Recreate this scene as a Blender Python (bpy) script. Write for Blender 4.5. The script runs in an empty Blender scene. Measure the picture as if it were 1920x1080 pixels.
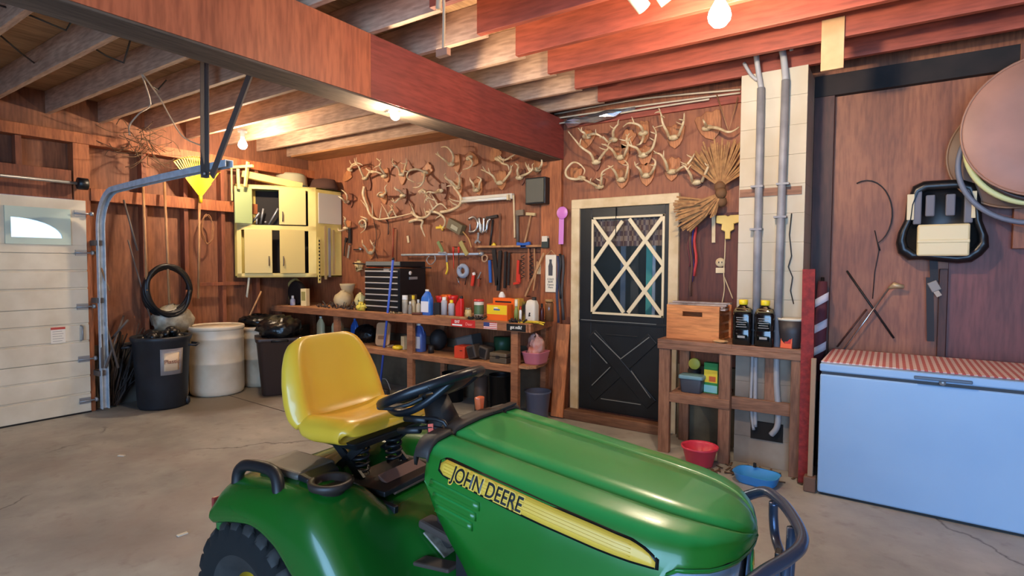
import bpy, bmesh, math, random
from mathutils import Vector, Matrix, Euler
S = bpy.context.scene
COL = S.collection
rnd = random.Random(7)
R = math.radians

# ------------------------------------------------------------ camera
CAM = Vector((0, 0, 1.44)); FPX = 1050.0
yaw, pitch, roll = R(34.11), R(2.44), R(0.238)
fwd = Vector((-math.sin(yaw)*math.cos(pitch), math.cos(yaw)*math.cos(pitch), -math.sin(pitch)))
rgt0 = Vector((math.cos(yaw), math.sin(yaw), 0)); up0 = rgt0.cross(fwd)
rgt = rgt0*math.cos(roll) + up0*math.sin(roll)
upv = -rgt0*math.sin(roll) + up0*math.cos(roll)
cd = bpy.data.cameras.new('camera'); cam = bpy.data.objects.new('camera', cd); COL.objects.link(cam)
cd.sensor_width = 36; cd.lens = 36*FPX/1920; cd.clip_start = .02; cd.clip_end = 200
m3 = Matrix((rgt, upv, -fwd)).transposed()
cam.matrix_world = Matrix.Translation(CAM) @ m3.to_4x4()
S.camera = cam

def ray(px, py): return fwd + rgt*((px-960)/FPX) - upv*((py-540)/FPX)
def atx(px, py, X): d = ray(px, py); return CAM + d*((X-CAM.x)/d.x)
def aty(px, py, Y): d = ray(px, py); return CAM + d*((Y-CAM.y)/d.y)
def atz(px, py, Z): d = ray(px, py); return CAM + d*((Z-CAM.z)/d.z)

# ------------------------------------------------------------ world, light, exposure
W = bpy.data.worlds.new('world'); S.world = W; W.use_nodes = True
bg = W.node_tree.nodes['Background']; bg.inputs[0].default_value = (.45, .66, 1, 1); bg.inputs[1].default_value = 1.6
S.view_settings.view_transform = 'Standard'; S.view_settings.look = 'None'
S.view_settings.gamma = 1; S.view_settings.exposure = 1.08; S.view_settings.use_curve_mapping = False
S.cycles.max_bounces = 8; S.cycles.diffuse_bounces = 5; S.cycles.use_denoising = True
S.cycles.sample_clamp_indirect = 6

def area(name, loc, rot, sx, sy, power, color):
    l = bpy.data.lights.new(name, 'AREA'); l.shape = 'RECTANGLE'; l.size = sx; l.size_y = sy; l.energy = power; l.color = color
    o = bpy.data.objects.new(name, l); COL.objects.link(o); o.location = loc; o.rotation_euler = rot
    o['kind'] = 'helper'; return o
# daylight entering through the wide open garage doorway behind the camera
area('doorway_daylight', (0.9, -3.35, 1.5), (R(90), 0, R(8)), 5.2, 2.5, 165, (.32, .60, 1))
BULB_P = {'corner': 250, 'beam': 190, 'near': 250}
BULB_C = (1, .80, .56)

# ------------------------------------------------------------ materials
def lin(c):
    return tuple((v/12.92 if v <= .04045 else ((v+.055)/1.055)**2.4) for v in [x/255 for x in c])
_m = {}
def mat(name, c, rough=.6, metal=0, c2=None, scale=6, stretch=(1,1,1), bump=0, detail=4, mixlo=.35, mixhi=.7, emit=0, spec=.5, coat=0, alpha=1, trans=0):
    if name in _m: return _m[name]
    m = bpy.data.materials.new(name); m.use_nodes = True; nt = m.node_tree; b = nt.nodes['Principled BSDF']
    b.inputs['Base Color'].default_value = (*lin(c), 1); b.inputs['Roughness'].default_value = rough
    b.inputs['Metallic'].default_value = metal; b.inputs['Specular IOR Level'].default_value = spec
    b.inputs['Coat Weight'].default_value = coat
    if trans: b.inputs['Transmission Weight'].default_value = trans
    if alpha < 1: b.inputs['Alpha'].default_value = alpha
    if emit:
        b.inputs['Emission Color'].default_value = (*lin(c), 1); b.inputs['Emission Strength'].default_value = emit
    tc = nt.nodes.new('ShaderNodeTexCoord'); mp = nt.nodes.new('ShaderNodeMapping'); mp.inputs['Scale'].default_value = stretch
    n = nt.nodes.new('ShaderNodeTexNoise'); n.inputs['Scale'].default_value = scale; n.inputs['Detail'].default_value = detail
    nt.links.new(tc.outputs['Object'], mp.inputs['Vector']); nt.links.new(mp.outputs[0], n.inputs['Vector'])
    if c2:
        r = nt.nodes.new('ShaderNodeValToRGB'); r.color_ramp.elements[0].position = mixlo; r.color_ramp.elements[1].position = mixhi
        r.color_ramp.elements[0].color = (*lin(c2), 1); r.color_ramp.elements[1].color = (*lin(c), 1)
        nt.links.new(n.outputs['Fac'], r.inputs['Fac']); nt.links.new(r.outputs[0], b.inputs['Base Color'])
    if bump:
        bp = nt.nodes.new('ShaderNodeBump'); bp.inputs['Strength'].default_value = bump; bp.inputs['Distance'].default_value = .01
        nt.links.new(n.outputs['Fac'], bp.inputs['Height']); nt.links.new(bp.outputs[0], b.inputs['Normal'])
    _m[name] = m; return m

def wood(name, c, c2, axis='z', scale=9, rough=.65, stain=None, stain_amt=.5, bump=.25):
    """grain along one axis, plus blotches of a second tone (stain)"""
    if name in _m: return _m[name]
    st = {'x': (.12, 1, 1), 'y': (1, .12, 1), 'z': (1, 1, .12)}[axis]
    m = mat(name, c, rough, c2=c2, scale=scale, stretch=st, bump=bump, detail=6, mixlo=.3, mixhi=.65)
    nt = m.node_tree; b = nt.nodes['Principled BSDF']
    src0 = b.inputs['Base Color'].links[0].from_socket
    mp_ = [n for n in nt.nodes if n.type == 'MAPPING'][0]
    n3 = nt.nodes.new('ShaderNodeTexNoise'); n3.inputs['Scale'].default_value = scale*8; n3.inputs['Detail'].default_value = 4; nt.links.new(mp_.outputs[0], n3.inputs['Vector'])
    r3 = nt.nodes.new('ShaderNodeValToRGB'); r3.color_ramp.elements[0].position = .34; r3.color_ramp.elements[1].position = .6
    r3.color_ramp.elements[0].color = (.74,.71,.69,1); r3.color_ramp.elements[1].color = (1.06,1.06,1.06,1); nt.links.new(n3.outputs['Fac'], r3.inputs['Fac'])
    mm = nt.nodes.new('ShaderNodeMix'); mm.data_type = 'RGBA'; mm.blend_type = 'MULTIPLY'; mm.inputs[0].default_value = 1
    nt.links.new(src0, mm.inputs[6]); nt.links.new(r3.outputs[0], mm.inputs[7]); nt.links.new(mm.outputs[2], b.inputs['Base Color'])
    if stain:
        src = b.inputs['Base Color'].links[0].from_socket
        tc = [n for n in nt.nodes if n.type == 'TEX_COORD'][0]
        n2 = nt.nodes.new('ShaderNodeTexNoise'); n2.inputs['Scale'].default_value = 1.7; n2.inputs['Detail'].default_value = 5; n2.inputs['Roughness'].default_value = .65
        nt.links.new(tc.outputs['Object'], n2.inputs['Vector'])
        r2 = nt.nodes.new('ShaderNodeValToRGB'); r2.color_ramp.elements[0].position = .42; r2.color_ramp.elements[1].position = .68
        r2.color_ramp.elements[0].color = (0,0,0,1); r2.color_ramp.elements[1].color = (stain_amt,)*3 + (1,)
        nt.links.new(n2.outputs['Fac'], r2.inputs['Fac'])
        mx = nt.nodes.new('ShaderNodeMix'); mx.data_type = 'RGBA'
        nt.links.new(r2.outputs[0], mx.inputs[0]); nt.links.new(src, mx.inputs[6]); mx.inputs[7].default_value = (*lin(stain), 1)
        nt.links.new(mx.outputs[2], b.inputs['Base Color'])
    return m

# ------------------------------------------------------------ mesh builder
class MB:
    def __init__(s): s.bm = bmesh.new(); s.fm = []
    def _add(s, vs, fs, mi=0, smooth=False):
        v = [s.bm.verts.new(p) for p in vs]
        for f in fs:
            try:
                fc = s.bm.faces.new([v[i] for i in f]); fc.material_index = mi; fc.smooth = smooth
            except ValueError: pass
        return s
    def box(s, c, d, rot=None, mi=0):
        c = Vector(c); x, y, z = d[0]/2, d[1]/2, d[2]/2
        M = Euler(rot).to_matrix() if rot else Matrix.Identity(3)
        p = [c + M @ Vector((i*x, j*y, k*z)) for k in (-1, 1) for j in (-1, 1) for i in (-1, 1)]
        return s._add(p, [(0,2,3,1),(4,5,7,6),(0,1,5,4),(2,6,7,3),(0,4,6,2),(1,3,7,5)], mi)
    def bx(s, x0, x1, y0, y1, z0, z1, mi=0):
        return s.box(((x0+x1)/2, (y0+y1)/2, (z0+z1)/2), (abs(x1-x0), abs(y1-y0), abs(z1-z0)), mi=mi)
    def bar(s, a, b, w, h, upd=(0,0,1), mi=0):
        """rectangular bar from a to b, w across, h along upd"""
        a, b = Vector(a), Vector(b); d = (b-a).normalized(); u = Vector(upd); sd = d.cross(u)
        if sd.length < 1e-4: sd = d.cross(Vector((1,0,0)))
        sd.normalize(); u = sd.cross(d).normalized()
        p = [q + sd*(i*w/2) + u*(j*h/2) for q in (a, b) for j in (-1, 1) for i in (-1, 1)]
        return s._add(p, [(0,1,3,2),(4,6,7,5),(0,4,5,1),(2,3,7,6),(0,2,6,4),(1,5,7,3)], mi)
    def tube(s, pts, r, n=8, mi=0, closed=False, flat=1.0):
        pts = [Vector(p) for p in pts]; N = len(pts)
        rs = list(r) if hasattr(r, '__len__') else [r]*N
        def tan(i):
            if closed: return (pts[(i+1) % N]-pts[i-1]).normalized()
            return (pts[min(i+1, N-1)]-pts[max(i-1, 0)]).normalized()
        t0 = tan(0); u = t0.orthogonal().normalized(); vs = []
        for i in range(N):
            t = tan(i); u = (u - t*u.dot(t))
            u = u.normalized() if u.length > 1e-6 else t.orthogonal().normalized()
            w = t.cross(u)
            for k in range(n):
                a = 2*math.pi*k/n; vs.append(pts[i] + u*(rs[i]*math.cos(a)) + w*(rs[i]*flat*math.sin(a)))
        fs = []
        for i in range(N if closed else N-1):
            j = (i+1) % N
            for k in range(n): fs.append((i*n+k, i*n+(k+1) % n, j*n+(k+1) % n, j*n+k))
        if not closed: fs += [tuple(reversed(range(n))), tuple(range((N-1)*n, N*n))]
        return s._add(vs, fs, mi, True)
    def lathe(s, prof, c=(0,0,0), n=20, axis='z', mi=0, sx=1, sy=1, rot=None, smooth=True):
        """prof: list of (r, h)"""
        c = Vector(c); vs = []; M = Euler(rot).to_matrix() if rot else Matrix.Identity(3)
        for r, h in prof:
            for k in range(n):
                a = 2*math.pi*k/n; x, y = r*math.cos(a)*sx, r*math.sin(a)*sy
                p = {'z': (x, y, h), 'y': (x, h, -y), 'x': (h, x, y)}[axis]
                vs.append(c + M @ Vector(p))
        fs = []
        for i in range(len(prof)-1):
            for k in range(n): fs.append((i*n+k, i*n+(k+1) % n, (i+1)*n+(k+1) % n, (i+1)*n+k))
        if prof[0][0] > 1e-5: fs.append(tuple(reversed(range(n))))
        if prof[-1][0] > 1e-5: fs.append(tuple(range((len(prof)-1)*n, len(prof)*n)))
        return s._add(vs, fs, mi, smooth)
    def sphere(s, c, r, n=12, mi=0, sc=(1,1,1), rot=None):
        prof = [(max(r*math.sin(math.pi*i/n), 0), -r*math.cos(math.pi*i/n)) for i in range(n+1)]
        c = Vector(c); M = Euler(rot).to_matrix() if rot else Matrix.Identity(3); vs = []
        k0 = n*2
        for rr, h in prof:
            for k in range(k0):
                a = 2*math.pi*k/k0
                vs.append(c + M @ Vector((rr*math.cos(a)*sc[0], rr*math.sin(a)*sc[1], h*sc[2])))
        fs = [(i*k0+k, i*k0+(k+1) % k0, (i+1)*k0+(k+1) % k0, (i+1)*k0+k) for i in range(n) for k in range(k0)]
        return s._add(vs, fs, mi, True)
    def prism(s, poly, M, th, mi=0):
        """2-D polygon in the plane of matrix M (x,y), extruded along its z by th"""
        n = len(poly); vs = [M @ Vector((x, y, 0)) for x, y in poly] + [M @ Vector((x, y, th)) for x, y in poly]
        fs = [tuple(reversed(range(n))), tuple(range(n, 2*n))] + [(i, (i+1) % n, n+(i+1) % n, n+i) for i in range(n)]
        return s._add(vs, fs, mi)
    def loft(s, secs, closed=True, caps=True, mi=0, smooth=True):
        n = len(secs[0]); vs = [Vector(p) for sec in secs for p in sec]; fs = []
        for i in range(len(secs)-1):
            for k in range(n if closed else n-1):
                fs.append((i*n+k, i*n+(k+1) % n, (i+1)*n+(k+1) % n, (i+1)*n+k))
        if caps and closed: fs += [tuple(reversed(range(n))), tuple(range((len(secs)-1)*n, len(secs)*n))]
        return s._add(vs, fs, mi, smooth)
    def move(s, M):
        bmesh.ops.transform(s.bm, matrix=M, verts=s.bm.verts); return s
    def build(s, name, m, parent=None, bevel=0, seg=2, smooth=None, sub=0, solid=0, world=False, weld=False):
        me = bpy.data.meshes.new(name)
        if weld: bmesh.ops.remove_doubles(s.bm, verts=s.bm.verts, dist=1e-5)
        bmesh.ops.recalc_face_normals(s.bm, faces=s.bm.faces)
        if smooth is not None:
            for f in s.bm.faces: f.smooth = smooth
        off = None
        if parent is None:   # a thing or the setting that is one mesh: origin at its base
            xs = [v.co for v in s.bm.verts]
            off = Vector(((min(v.x for v in xs)+max(v.x for v in xs))/2, (min(v.y for v in xs)+max(v.y for v in xs))/2, min(v.z for v in xs)))
            bmesh.ops.translate(s.bm, vec=-off, verts=s.bm.verts)
        elif world:
            bmesh.ops.transform(s.bm, matrix=wm(parent).inverted(), verts=s.bm.verts)
        s.bm.to_mesh(me); s.bm.free()
        for mm in (m if isinstance(m, (list, tuple)) else [m]): me.materials.append(mm)
        o = bpy.data.objects.new(name, me); COL.objects.link(o)
        if off is not None: o.location = off
        if parent is not None: o.parent = parent
        if solid:
            md = o.modifiers.new('solid', 'SOLIDIFY'); md.thickness = solid; md.offset = -1
        if bevel:
            md = o.modifiers.new('bevel', 'BEVEL'); md.width = bevel; md.segments = seg; md.limit_method = 'ANGLE'; md.angle_limit = R(40)
        if sub:
            md = o.modifiers.new('sub', 'SUBSURF'); md.levels = sub; md.render_levels = sub
        return o
def wm(o):
    M = Matrix.LocRotScale(o.location, o.rotation_euler, o.scale)
    return wm(o.parent) @ M if o.parent else M
def tag(o, label, cat, group=None):
    o['label'] = label; o['category'] = cat
    if group: o['group'] = group
    return o
def struct(o): o['kind'] = 'structure'; return o
def thing(name, label, cat, loc=(0,0,0), rz=0, group=None, rot=None):
    o = bpy.data.objects.new(name, None); COL.objects.link(o); o.empty_display_size = .05
    o.location = loc; o.rotation_euler = rot if rot else (0, 0, rz)
    return tag(o, label, cat, group)
def one(name, label, cat, mb, m, group=None, **k):
    return tag(mb.build(name, m, None, **k), label, cat, group)
def copy_tree(o, parent=None):
    c = o.copy(); COL.objects.link(c); c.parent = parent
    for ch in [x for x in bpy.data.objects if x.parent == o]: copy_tree(ch, c)
    return c
def smooth_path(pts, n=6):
    """Catmull-Rom through points"""
    P = [Vector(p) for p in pts]; out = []
    for i in range(len(P)-1):
        a, b, c, d = P[max(i-1, 0)], P[i], P[i+1], P[min(i+2, len(P)-1)]
        for k in range(n):
            t = k/n
            out.append(.5*((2*b) + (c-a)*t + (2*a-5*b+4*c-d)*t*t + (3*b-a-3*c+d)*t**3))
    out.append(P[-1]); return out
def rrect(w, h, r, n=4):
    out = []
    for cx, cy, a0 in ((w/2-r, h/2-r, 0), (-w/2+r, h/2-r, 90), (-w/2+r, -h/2+r, 180), (w/2-r, -h/2+r, 270)):
        for k in range(n+1):
            a = R(a0 + 90*k/n); out.append((cx + r*math.cos(a), cy + r*math.sin(a)))
    return out
def FY(loc, rz=0, tilt=0):
    """frame for drawings on a wall that faces -Y: x right, y up, z towards the viewer"""
    return Matrix.Translation(Vector(loc)) @ Matrix.Rotation(rz, 4, 'Y') @ Matrix(((1,0,0,0),(0,0,-1,0),(0,1,0,0),(0,0,0,1))) 
def text(name, s, size, M, m, parent, ext=.0006, align='CENTER', bold=0.0, sx=1):
    c = bpy.data.curves.new(name, 'FONT'); c.body = s; c.size = size; c.extrude = ext; c.align_x = align; c.align_y = 'CENTER'; c.offset = bold
    t = bpy.data.objects.new('tmp_text', c); COL.objects.link(t)
    dg = bpy.context.evaluated_depsgraph_get(); me = bpy.data.meshes.new_from_object(t.evaluated_get(dg))
    bpy.data.objects.remove(t); bpy.data.curves.remove(c)
    me.transform(M @ Matrix.Diagonal((sx, 1, 1, 1)))
    if parent is not None: me.transform(wm(parent).inverted())
    me.materials.clear(); me.materials.append(m); me.name = name
    o = bpy.data.objects.new(name, me); COL.objects.link(o); o.parent = parent
    return o
ORD = ['first','second','third','fourth','fifth','sixth','seventh','eighth','ninth','tenth']
# ============================================================ SETTING
YW, XL, ZJ = 4.72, -6.39, 2.81
JH = .205
M_ply = wood('painted_plywood', (162,98,62), (132,76,48), 'z', 7, .55, stain=(104,54,40), stain_amt=.5)
M_plyL = wood('plywood_brown', (150,94,62), (116,70,46), 'z', 6, .7, stain=(94,52,40), stain_amt=.5)
M_beam = wood('beam_red', (150,66,56), (128,54,48), 'y', 7, .5, stain=(116,50,48), stain_amt=.6, bump=.1)
M_joistR = wood('joist_red', (176,86,62), (134,60,46), 'x', 6, .6, stain=(110,56,42), stain_amt=.4)
M_joistL = wood('joist_bare', (204,168,140), (164,128,104), 'x', 7, .75, stain=(110,80,66), stain_amt=.4)
M_deck = wood('ceiling_deck', (190,150,108), (152,114,78), 'y', 5, .8)
M_stud = wood('stud_wood', (150,86,54), (104,56,38), 'z', 8, .7, stain=(84,44,34), stain_amt=.4)
M_stud_o = wood('stud_orange', (178,104,60), (138,76,44), 'z', 8, .65)
M_white = mat('white_paint', (226,216,196), .45, c2=(206,194,172), scale=3)
M_cream = mat('cream_trim', (222,200,160), .5, c2=(196,168,124), scale=7, bump=.1)
M_black = mat('black_plastic', (20,21,24), .4)
M_steel = mat('steel', (160,160,162), .4, .5)
M_galv = mat('galvanised', (200,210,220), .4, 0, c2=(170,180,190), scale=14)
M_iron = mat('dark_iron', (92,80,74), .6)

# floor: concrete with blotches, darker oil patches and a few cracks
def concrete():
    m = bpy.data.materials.new('concrete'); m.use_nodes = True; nt = m.node_tree; b = nt.nodes['Principled BSDF']; L = nt.links.new
    tc = nt.nodes.new('ShaderNodeTexCoord')
    def noise(sc, det, ro=.6):
        n = nt.nodes.new('ShaderNodeTexNoise'); n.inputs['Scale'].default_value = sc; n.inputs['Detail'].default_value = det; n.inputs['Roughness'].default_value = ro
        L(tc.outputs['Object'], n.inputs['Vector']); return n
    def ramp(src, a, b_, ca, cb):
        r = nt.nodes.new('ShaderNodeValToRGB'); r.color_ramp.elements[0].position = a; r.color_ramp.elements[1].position = b_
        r.color_ramp.elements[0].color = (*ca, 1); r.color_ramp.elements[1].color = (*cb, 1); L(src, r.inputs[0]); return r
    def mix(f, a, bb):
        x = nt.nodes.new('ShaderNodeMix'); x.data_type = 'RGBA'; L(f, x.inputs[0])
        (L(a, x.inputs[6]) if hasattr(a, 'links') else x.inputs[6].__setattr__('default_value', a))
        (L(bb, x.inputs[7]) if hasattr(bb, 'links') else x.inputs[7].__setattr__('default_value', bb)); return x.outputs[2]
    n1 = noise(1.6, 9); r1 = ramp(n1.outputs[0], .32, .72, lin((136,132,126)), lin((180,175,165)))
    n2 = noise(9, 8); r2 = ramp(n2.outputs[0], .56, .72, (0,0,0), (.45,.45,.45))
    c = mix(r2.outputs[0], r1.outputs[0], (*lin((120,108,100)), 1))
    n3 = noise(.55, 5); r3 = ramp(n3.outputs[0], .52, .62, (0,0,0), (.5,.5,.5))
    c = mix(r3.outputs[0], c, (*lin((138,122,114)), 1))
    # oil patch where cars stand
    mp = nt.nodes.new('ShaderNodeMapping'); mp.inputs['Location'].default_value = (4.2*.9, -2.7*1.1, 0); mp.inputs['Scale'].default_value = (.9, 1.1, 1)
    L(tc.outputs['Object'], mp.inputs[0]); g = nt.nodes.new('ShaderNodeTexGradient'); g.gradient_type = 'SPHERICAL'; 
    wv = noise(2.4, 4); add = nt.nodes.new('ShaderNodeVectorMath'); add.operation = 'ADD'
    sc = nt.nodes.new('ShaderNodeVectorMath'); sc.operation = 'SCALE'; sc.inputs['Scale'].default_value = .35; L(wv.outputs['Color'], sc.inputs[0])
    L(mp.outputs[0], add.inputs[0]); L(sc.outputs[0], add.inputs[1]); L(add.outputs[0], g.inputs[0])
    r4 = ramp(g.outputs['Color'], .02, .3, (0,0,0), (.85,.85,.85)); c = mix(r4.outputs[0], c, (*lin((100,88,72)), 1))
    v = nt.nodes.new('ShaderNodeTexVoronoi'); v.feature = 'DISTANCE_TO_EDGE'; v.inputs['Scale'].default_value = .45
    n5 = noise(3, 5); ad2 = nt.nodes.new('ShaderNodeVectorMath'); sc2 = nt.nodes.new('ShaderNodeVectorMath'); sc2.operation = 'SCALE'; sc2.inputs['Scale'].default_value = .25
    L(n5.outputs['Color'], sc2.inputs[0]); L(tc.outputs['Object'], ad2.inputs[0]); L(sc2.outputs[0], ad2.inputs[1]); L(ad2.outputs[0], v.inputs['Vector'])
    r5 = ramp(v.outputs['Distance'], .0, .006, (.75,.75,.75), (0,0,0)); 
    r5m = nt.nodes.new('ShaderNodeMath'); r5m.operation = 'MULTIPLY'; n6 = noise(.9, 2); r6 = ramp(n6.outputs[0], .5, .56, (0,0,0), (1,1,1))
    L(r5.outputs[0], r5m.inputs[0]); L(r6.outputs[0], r5m.inputs[1])
    c = mix(r5m.outputs[0], c, (*lin((58,52,50)), 1))
    L(c, b.inputs['Base Color']); b.inputs['Roughness'].default_value = .62
    bp = nt.nodes.new('ShaderNodeBump'); bp.inputs['Strength'].default_value = .25; bp.inputs['Distance'].default_value = .01; L(n2.outputs[0], bp.inputs['Height']); L(bp.outputs[0], b.inputs['Normal'])
    return m
o = struct(MB().bx(-6.55, 3.2, -3.6, 4.9, -.12, 0).build('floor', concrete()))
o = struct(MB().bx(-6.55, 3.2, -3.6, 4.9, ZJ+JH, ZJ+JH+.04).build('ceiling', M_deck))
# walls
mb = MB(); mb.bx(-6.55, -2.42, YW, YW+.12, 0, ZJ+JH); mb.bx(-1.56, 3.2, YW, YW+.12, 0, ZJ+JH); mb.bx(-2.42, -1.56, YW, YW+.12, 1.97, ZJ+JH); mb.bx(-2.42, -1.56, YW, YW+.12, 0, .1)
wb = struct(mb.build('wall_back', M_ply))
w_r = struct(MB().bx(3.08, 3.2, -3.4, YW, 0, ZJ+JH).build('wall_right', M_plyL))
mb = MB()
mb.bx(-6.55, -1.9, -3.6, -3.45, 0, ZJ+JH); mb.bx(-1.9, 3.2, -3.6, -3.45, 2.75, ZJ+JH)
struct(mb.build('wall_rear', M_plyL))
# left wall: sheathing round the garage door opening (Y .1 .. 2.17, z 0 .. 2.05)
mb = MB(); XS = XL-.11
mb.bx(XS-.05, XS, 2.17, YW, 0, ZJ+JH); mb.bx(XS-.05, XS, -.35, 2.17, 2.03, ZJ+JH); mb.bx(XS-.05, XS, -3.45, -.35, 0, ZJ+JH)
wl = struct(mb.build('wall_left', M_plyL))
# studs, plates and rails of the left wall, each a piece of trim
k = 0
def trim(mb, m=M_stud, **kw):
    global k; k += 1
    return struct(mb.build('trim_%d' % k, m, bevel=.003, **kw))
trim(MB().bx(XS, XL+.03, -.4, YW, 2.56, 2.66), M_stud_o)           # top plate
trim(MB().bx(XS, XL+.01, -.4, 2.06, 2.03, 2.30), M_stud)            # header over the door
trim(MB().bx(XS, XL+.02, 2.07, 2.20, 0, 2.56), M_stud_o)             # post beside the door
for y in (2.66, 3.07, 3.48, 3.90): trim(MB().bx(XS, XL-.01, y, y+.045, 0, 2.56), M_stud)
for y in (-.1, .35, .8, 1.25, 1.66): trim(MB().bx(XS, XL-.01, y, y+.045, 2.30, 2.56), M_stud)
trim(MB().bx(XL-.01, XL+.03, 2.2, 4.05, 2.03, 2.15), M_stud_o)         # tool rail
trim(MB().bx(XL-.01, XL+.02, 3.2, 3.75, 1.18, 1.22), M_stud)
trim(MB().bx(XS-.001, XS+.02, 2.2, 4.7, .0, .62), mat('block_base', (104,96,86), .85, c2=(78,70,62), scale=5, bump=.3))   # block footing
# back wall: post under the beam, header, dark post right of the pillar, panel edge
trim(MB().bx(-2.83, -2.61, YW-.045, YW, 0, 2.43), M_stud_o)
M_dark = wood('dark_stain', (84,46,36), (52,30,26), 'z', 8, .6)
trim(MB().bx(-.50, -.37, YW-.05, YW, 0, 2.72), M_dark)
trim(MB().bx(-.50, 3.0, YW-.06, YW, 2.66, ZJ), mat('sooty_plate', (48,36,32), .8, c2=(30,24,22), scale=6))
trim(MB().bx(-2.5, -1.0, YW-.03, YW, 2.72, ZJ), M_joistR)
trim(MB().bx(.265, .31, YW-.04, YW, .80, 1.42), M_dark)
trim(MB().bx(.62, .80, YW-.07, YW, 1.55, ZJ), M_ply)
trim(MB().bx(.312, 3.05, YW-.008, YW-.0005, .4, 1.98), wood('maroon_panel', (124,66,58), (100,52,46), 'z', 6, .55, stain=(88,44,40), stain_amt=.5))
# block course low on the back wall below the bench
trim(MB().bx(-6.3, -2.62, YW-.03, YW-.001, 0, .62), mat('block_low', (116,98,76), .85, c2=(80,66,50), scale=4, bump=.3))
# ceiling panel in the left bay near the back wall
struct(MB().bx(-6.38, -2.86, 4.38, YW-.002, ZJ-.02, ZJ).build('trim_ceiling_panel', wood('tan_panel', (176,122,74), (146,98,58), 'x', 5, .6)))

# beam
M_beamo = wood('beam_orange', (192,104,66), (168,84,54), 'z', 6, .5, bump=.1)
bm_ = MB().bx(-2.83, -2.61, 2.34, YW-.001, 2.435, ZJ).bx(-2.83, -2.611, -3.3, 2.34, 2.435, ZJ, mi=1)
one('ceiling_beam', 'deep red painted beam running overhead to the post beside the door', 'beam', bm_, [M_beam, M_beamo])
one('beam_sole_strip', 'grey weathered timber strip along the underside of the red beam', 'timber strip', MB().bx(-2.825, -2.615, -3.3, YW-.05, 2.423, 2.436), wood('grey_strip', (112,92,76), (74,60,50), 'y', 7, .75), bevel=.004)

# joists: bare in the left bay, painted in the right bay, lapped side by side over the beam
YJ = [4.40, 3.985, 3.57, 3.155, 2.74, 2.325, 1.91, 1.495, 1.08, .665, .25]
for i, y in enumerate(YJ):
    where = '%s from the back wall' % ORD[i] if i < 10 else 'farthest from the back wall'
    one('ceiling_joist', 'bare brown timber joist over the garage door bay, %s' % where, 'joist',
        MB().bx(XS, -2.06, y, y+.04, ZJ+.001, ZJ+JH-.001), M_joistL, 'bare joists of the garage door bay', bevel=.003)
    one('ceiling_joist', 'red painted ceiling joist right of the beam, %s' % where, 'joist',
        MB().bx(-2.83 if False else -2.09, 3.07, y-.042, y-.001, ZJ+.001, ZJ+JH-.001), M_joistR, 'red painted joists', bevel=.003)
# ============================================================ LEFT WALL: garage door, track, tools, barrels
M_dwhite = mat('garage_door_white', (224,212,190), .5, c2=(208,194,170), scale=4)
M_surround = mat('window_surround', (188,204,190), .5)
M_glass = mat('frosted_pane', (235,245,255), .25, trans=.9)
XD = XL+.035
gd = thing('door_1', '', 'door', (XD, .92, 0)); del gd['label'], gd['category']; gd['kind'] = 'structure'
zs = [0.012, .515, 1.015, 1.525, 2.03]
M_seam = mat('seam_shadow', (120,112,100), .7)
for i in range(4):
    z0, z1 = zs[i], zs[i+1]-.006
    mb = MB(); Y0, Y1 = -.33, 2.155
    if i < 3:
        prof = [(0, z0)]; n = 3; h = (z1-z0)
        for q in range(n):
            a = z0 + h*q/n; b = z0 + h*(q+1)/n
            if q: prof += [(0, a), (-.012, a+.006), (-.012, a+.016), (0, a+.022)]
        prof += [(0, z1)]
        secs = []
        for y in (Y0, Y1): secs.append([(XD+x, y, z) for x, z in prof] + [(XD-.05, y, z1), (XD-.05, y, z0)])
        mb.loft(secs, smooth=False)
    else:
        wz0, wz1, wy0, wy1 = 1.60, 1.93, 1.56, 2.03
        mb.bx(XD-.05, XD, Y0, Y1, z0, wz0); mb.bx(XD-.05, XD, Y0, Y1, wz1, z1); mb.bx(XD-.05, XD, wy1, Y1, wz0, wz1)
        mb.bx(XD-.05, XD, Y0, wy0, wz0, wz1)
    if i < 3: mb.bx(XD-.05, XD-.02, Y0, Y1, z1-.004, zs[i+1]+.006)
    p = mb.build('panel', M_dwhite, gd, world=True, bevel=.002)
    if i == 3:
        fr = MB()   # surround with a quarter-arch opening
        pts = [(1.60, 1.66), (1.965, 1.66)]
        arc = [(1.60 + .365*math.sin(R(a)), 1.66 + .175*math.cos(R(a))) for a in range(90, -1, -10)]
        Mx = Matrix(((0,0,1,XD-.006),(1,0,0,0),(0,1,0,0),(0,0,0,1)))
        outer = [(wy0, wz0), (wy1, wz0), (wy1, wz1), (wy0, wz1)]
        # surround as strips: below, right/above the arch, left
        fr.bx(XD-.02, XD+.012, wy0, wy1, wz0, 1.66); fr.bx(XD-.02, XD+.012, wy0, 1.60, 1.66, wz1)
        ring = [(1.965, 1.66)] + arc[1:]
        for a, b in zip(ring[:-1], ring[1:]):
            fr.prism([a, (a[0], wz1), (b[0], wz1), b], Mx, .018)
        fr.prism([(1.965, 1.66), (wy1, 1.66), (wy1, wz1), (1.965, wz1)], Mx, .018)
        f = fr.build('window_frame', M_surround, p, world=True)
        MB().bx(XD-.016, XD-.012, 1.59, 1.98, 1.65, 1.86).build('pane', M_glass, f, world=True)
for z in (.12, .52, 1.02, 1.53, 1.9):
    mb = MB(); mb.bx(XD, XD+.012, 2.06, 2.15, z-.028, z+.028); mb.tube([(XD+.03, 2.05, z), (XD+.03, 2.20, z)], .008)
    mb.lathe([(.02,-.012),(.022,0),(.02,.012)], (XD+.03, 2.19, z), 10, 'y'); mb.build('roller_hinge', M_steel, gd, world=True)
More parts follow.
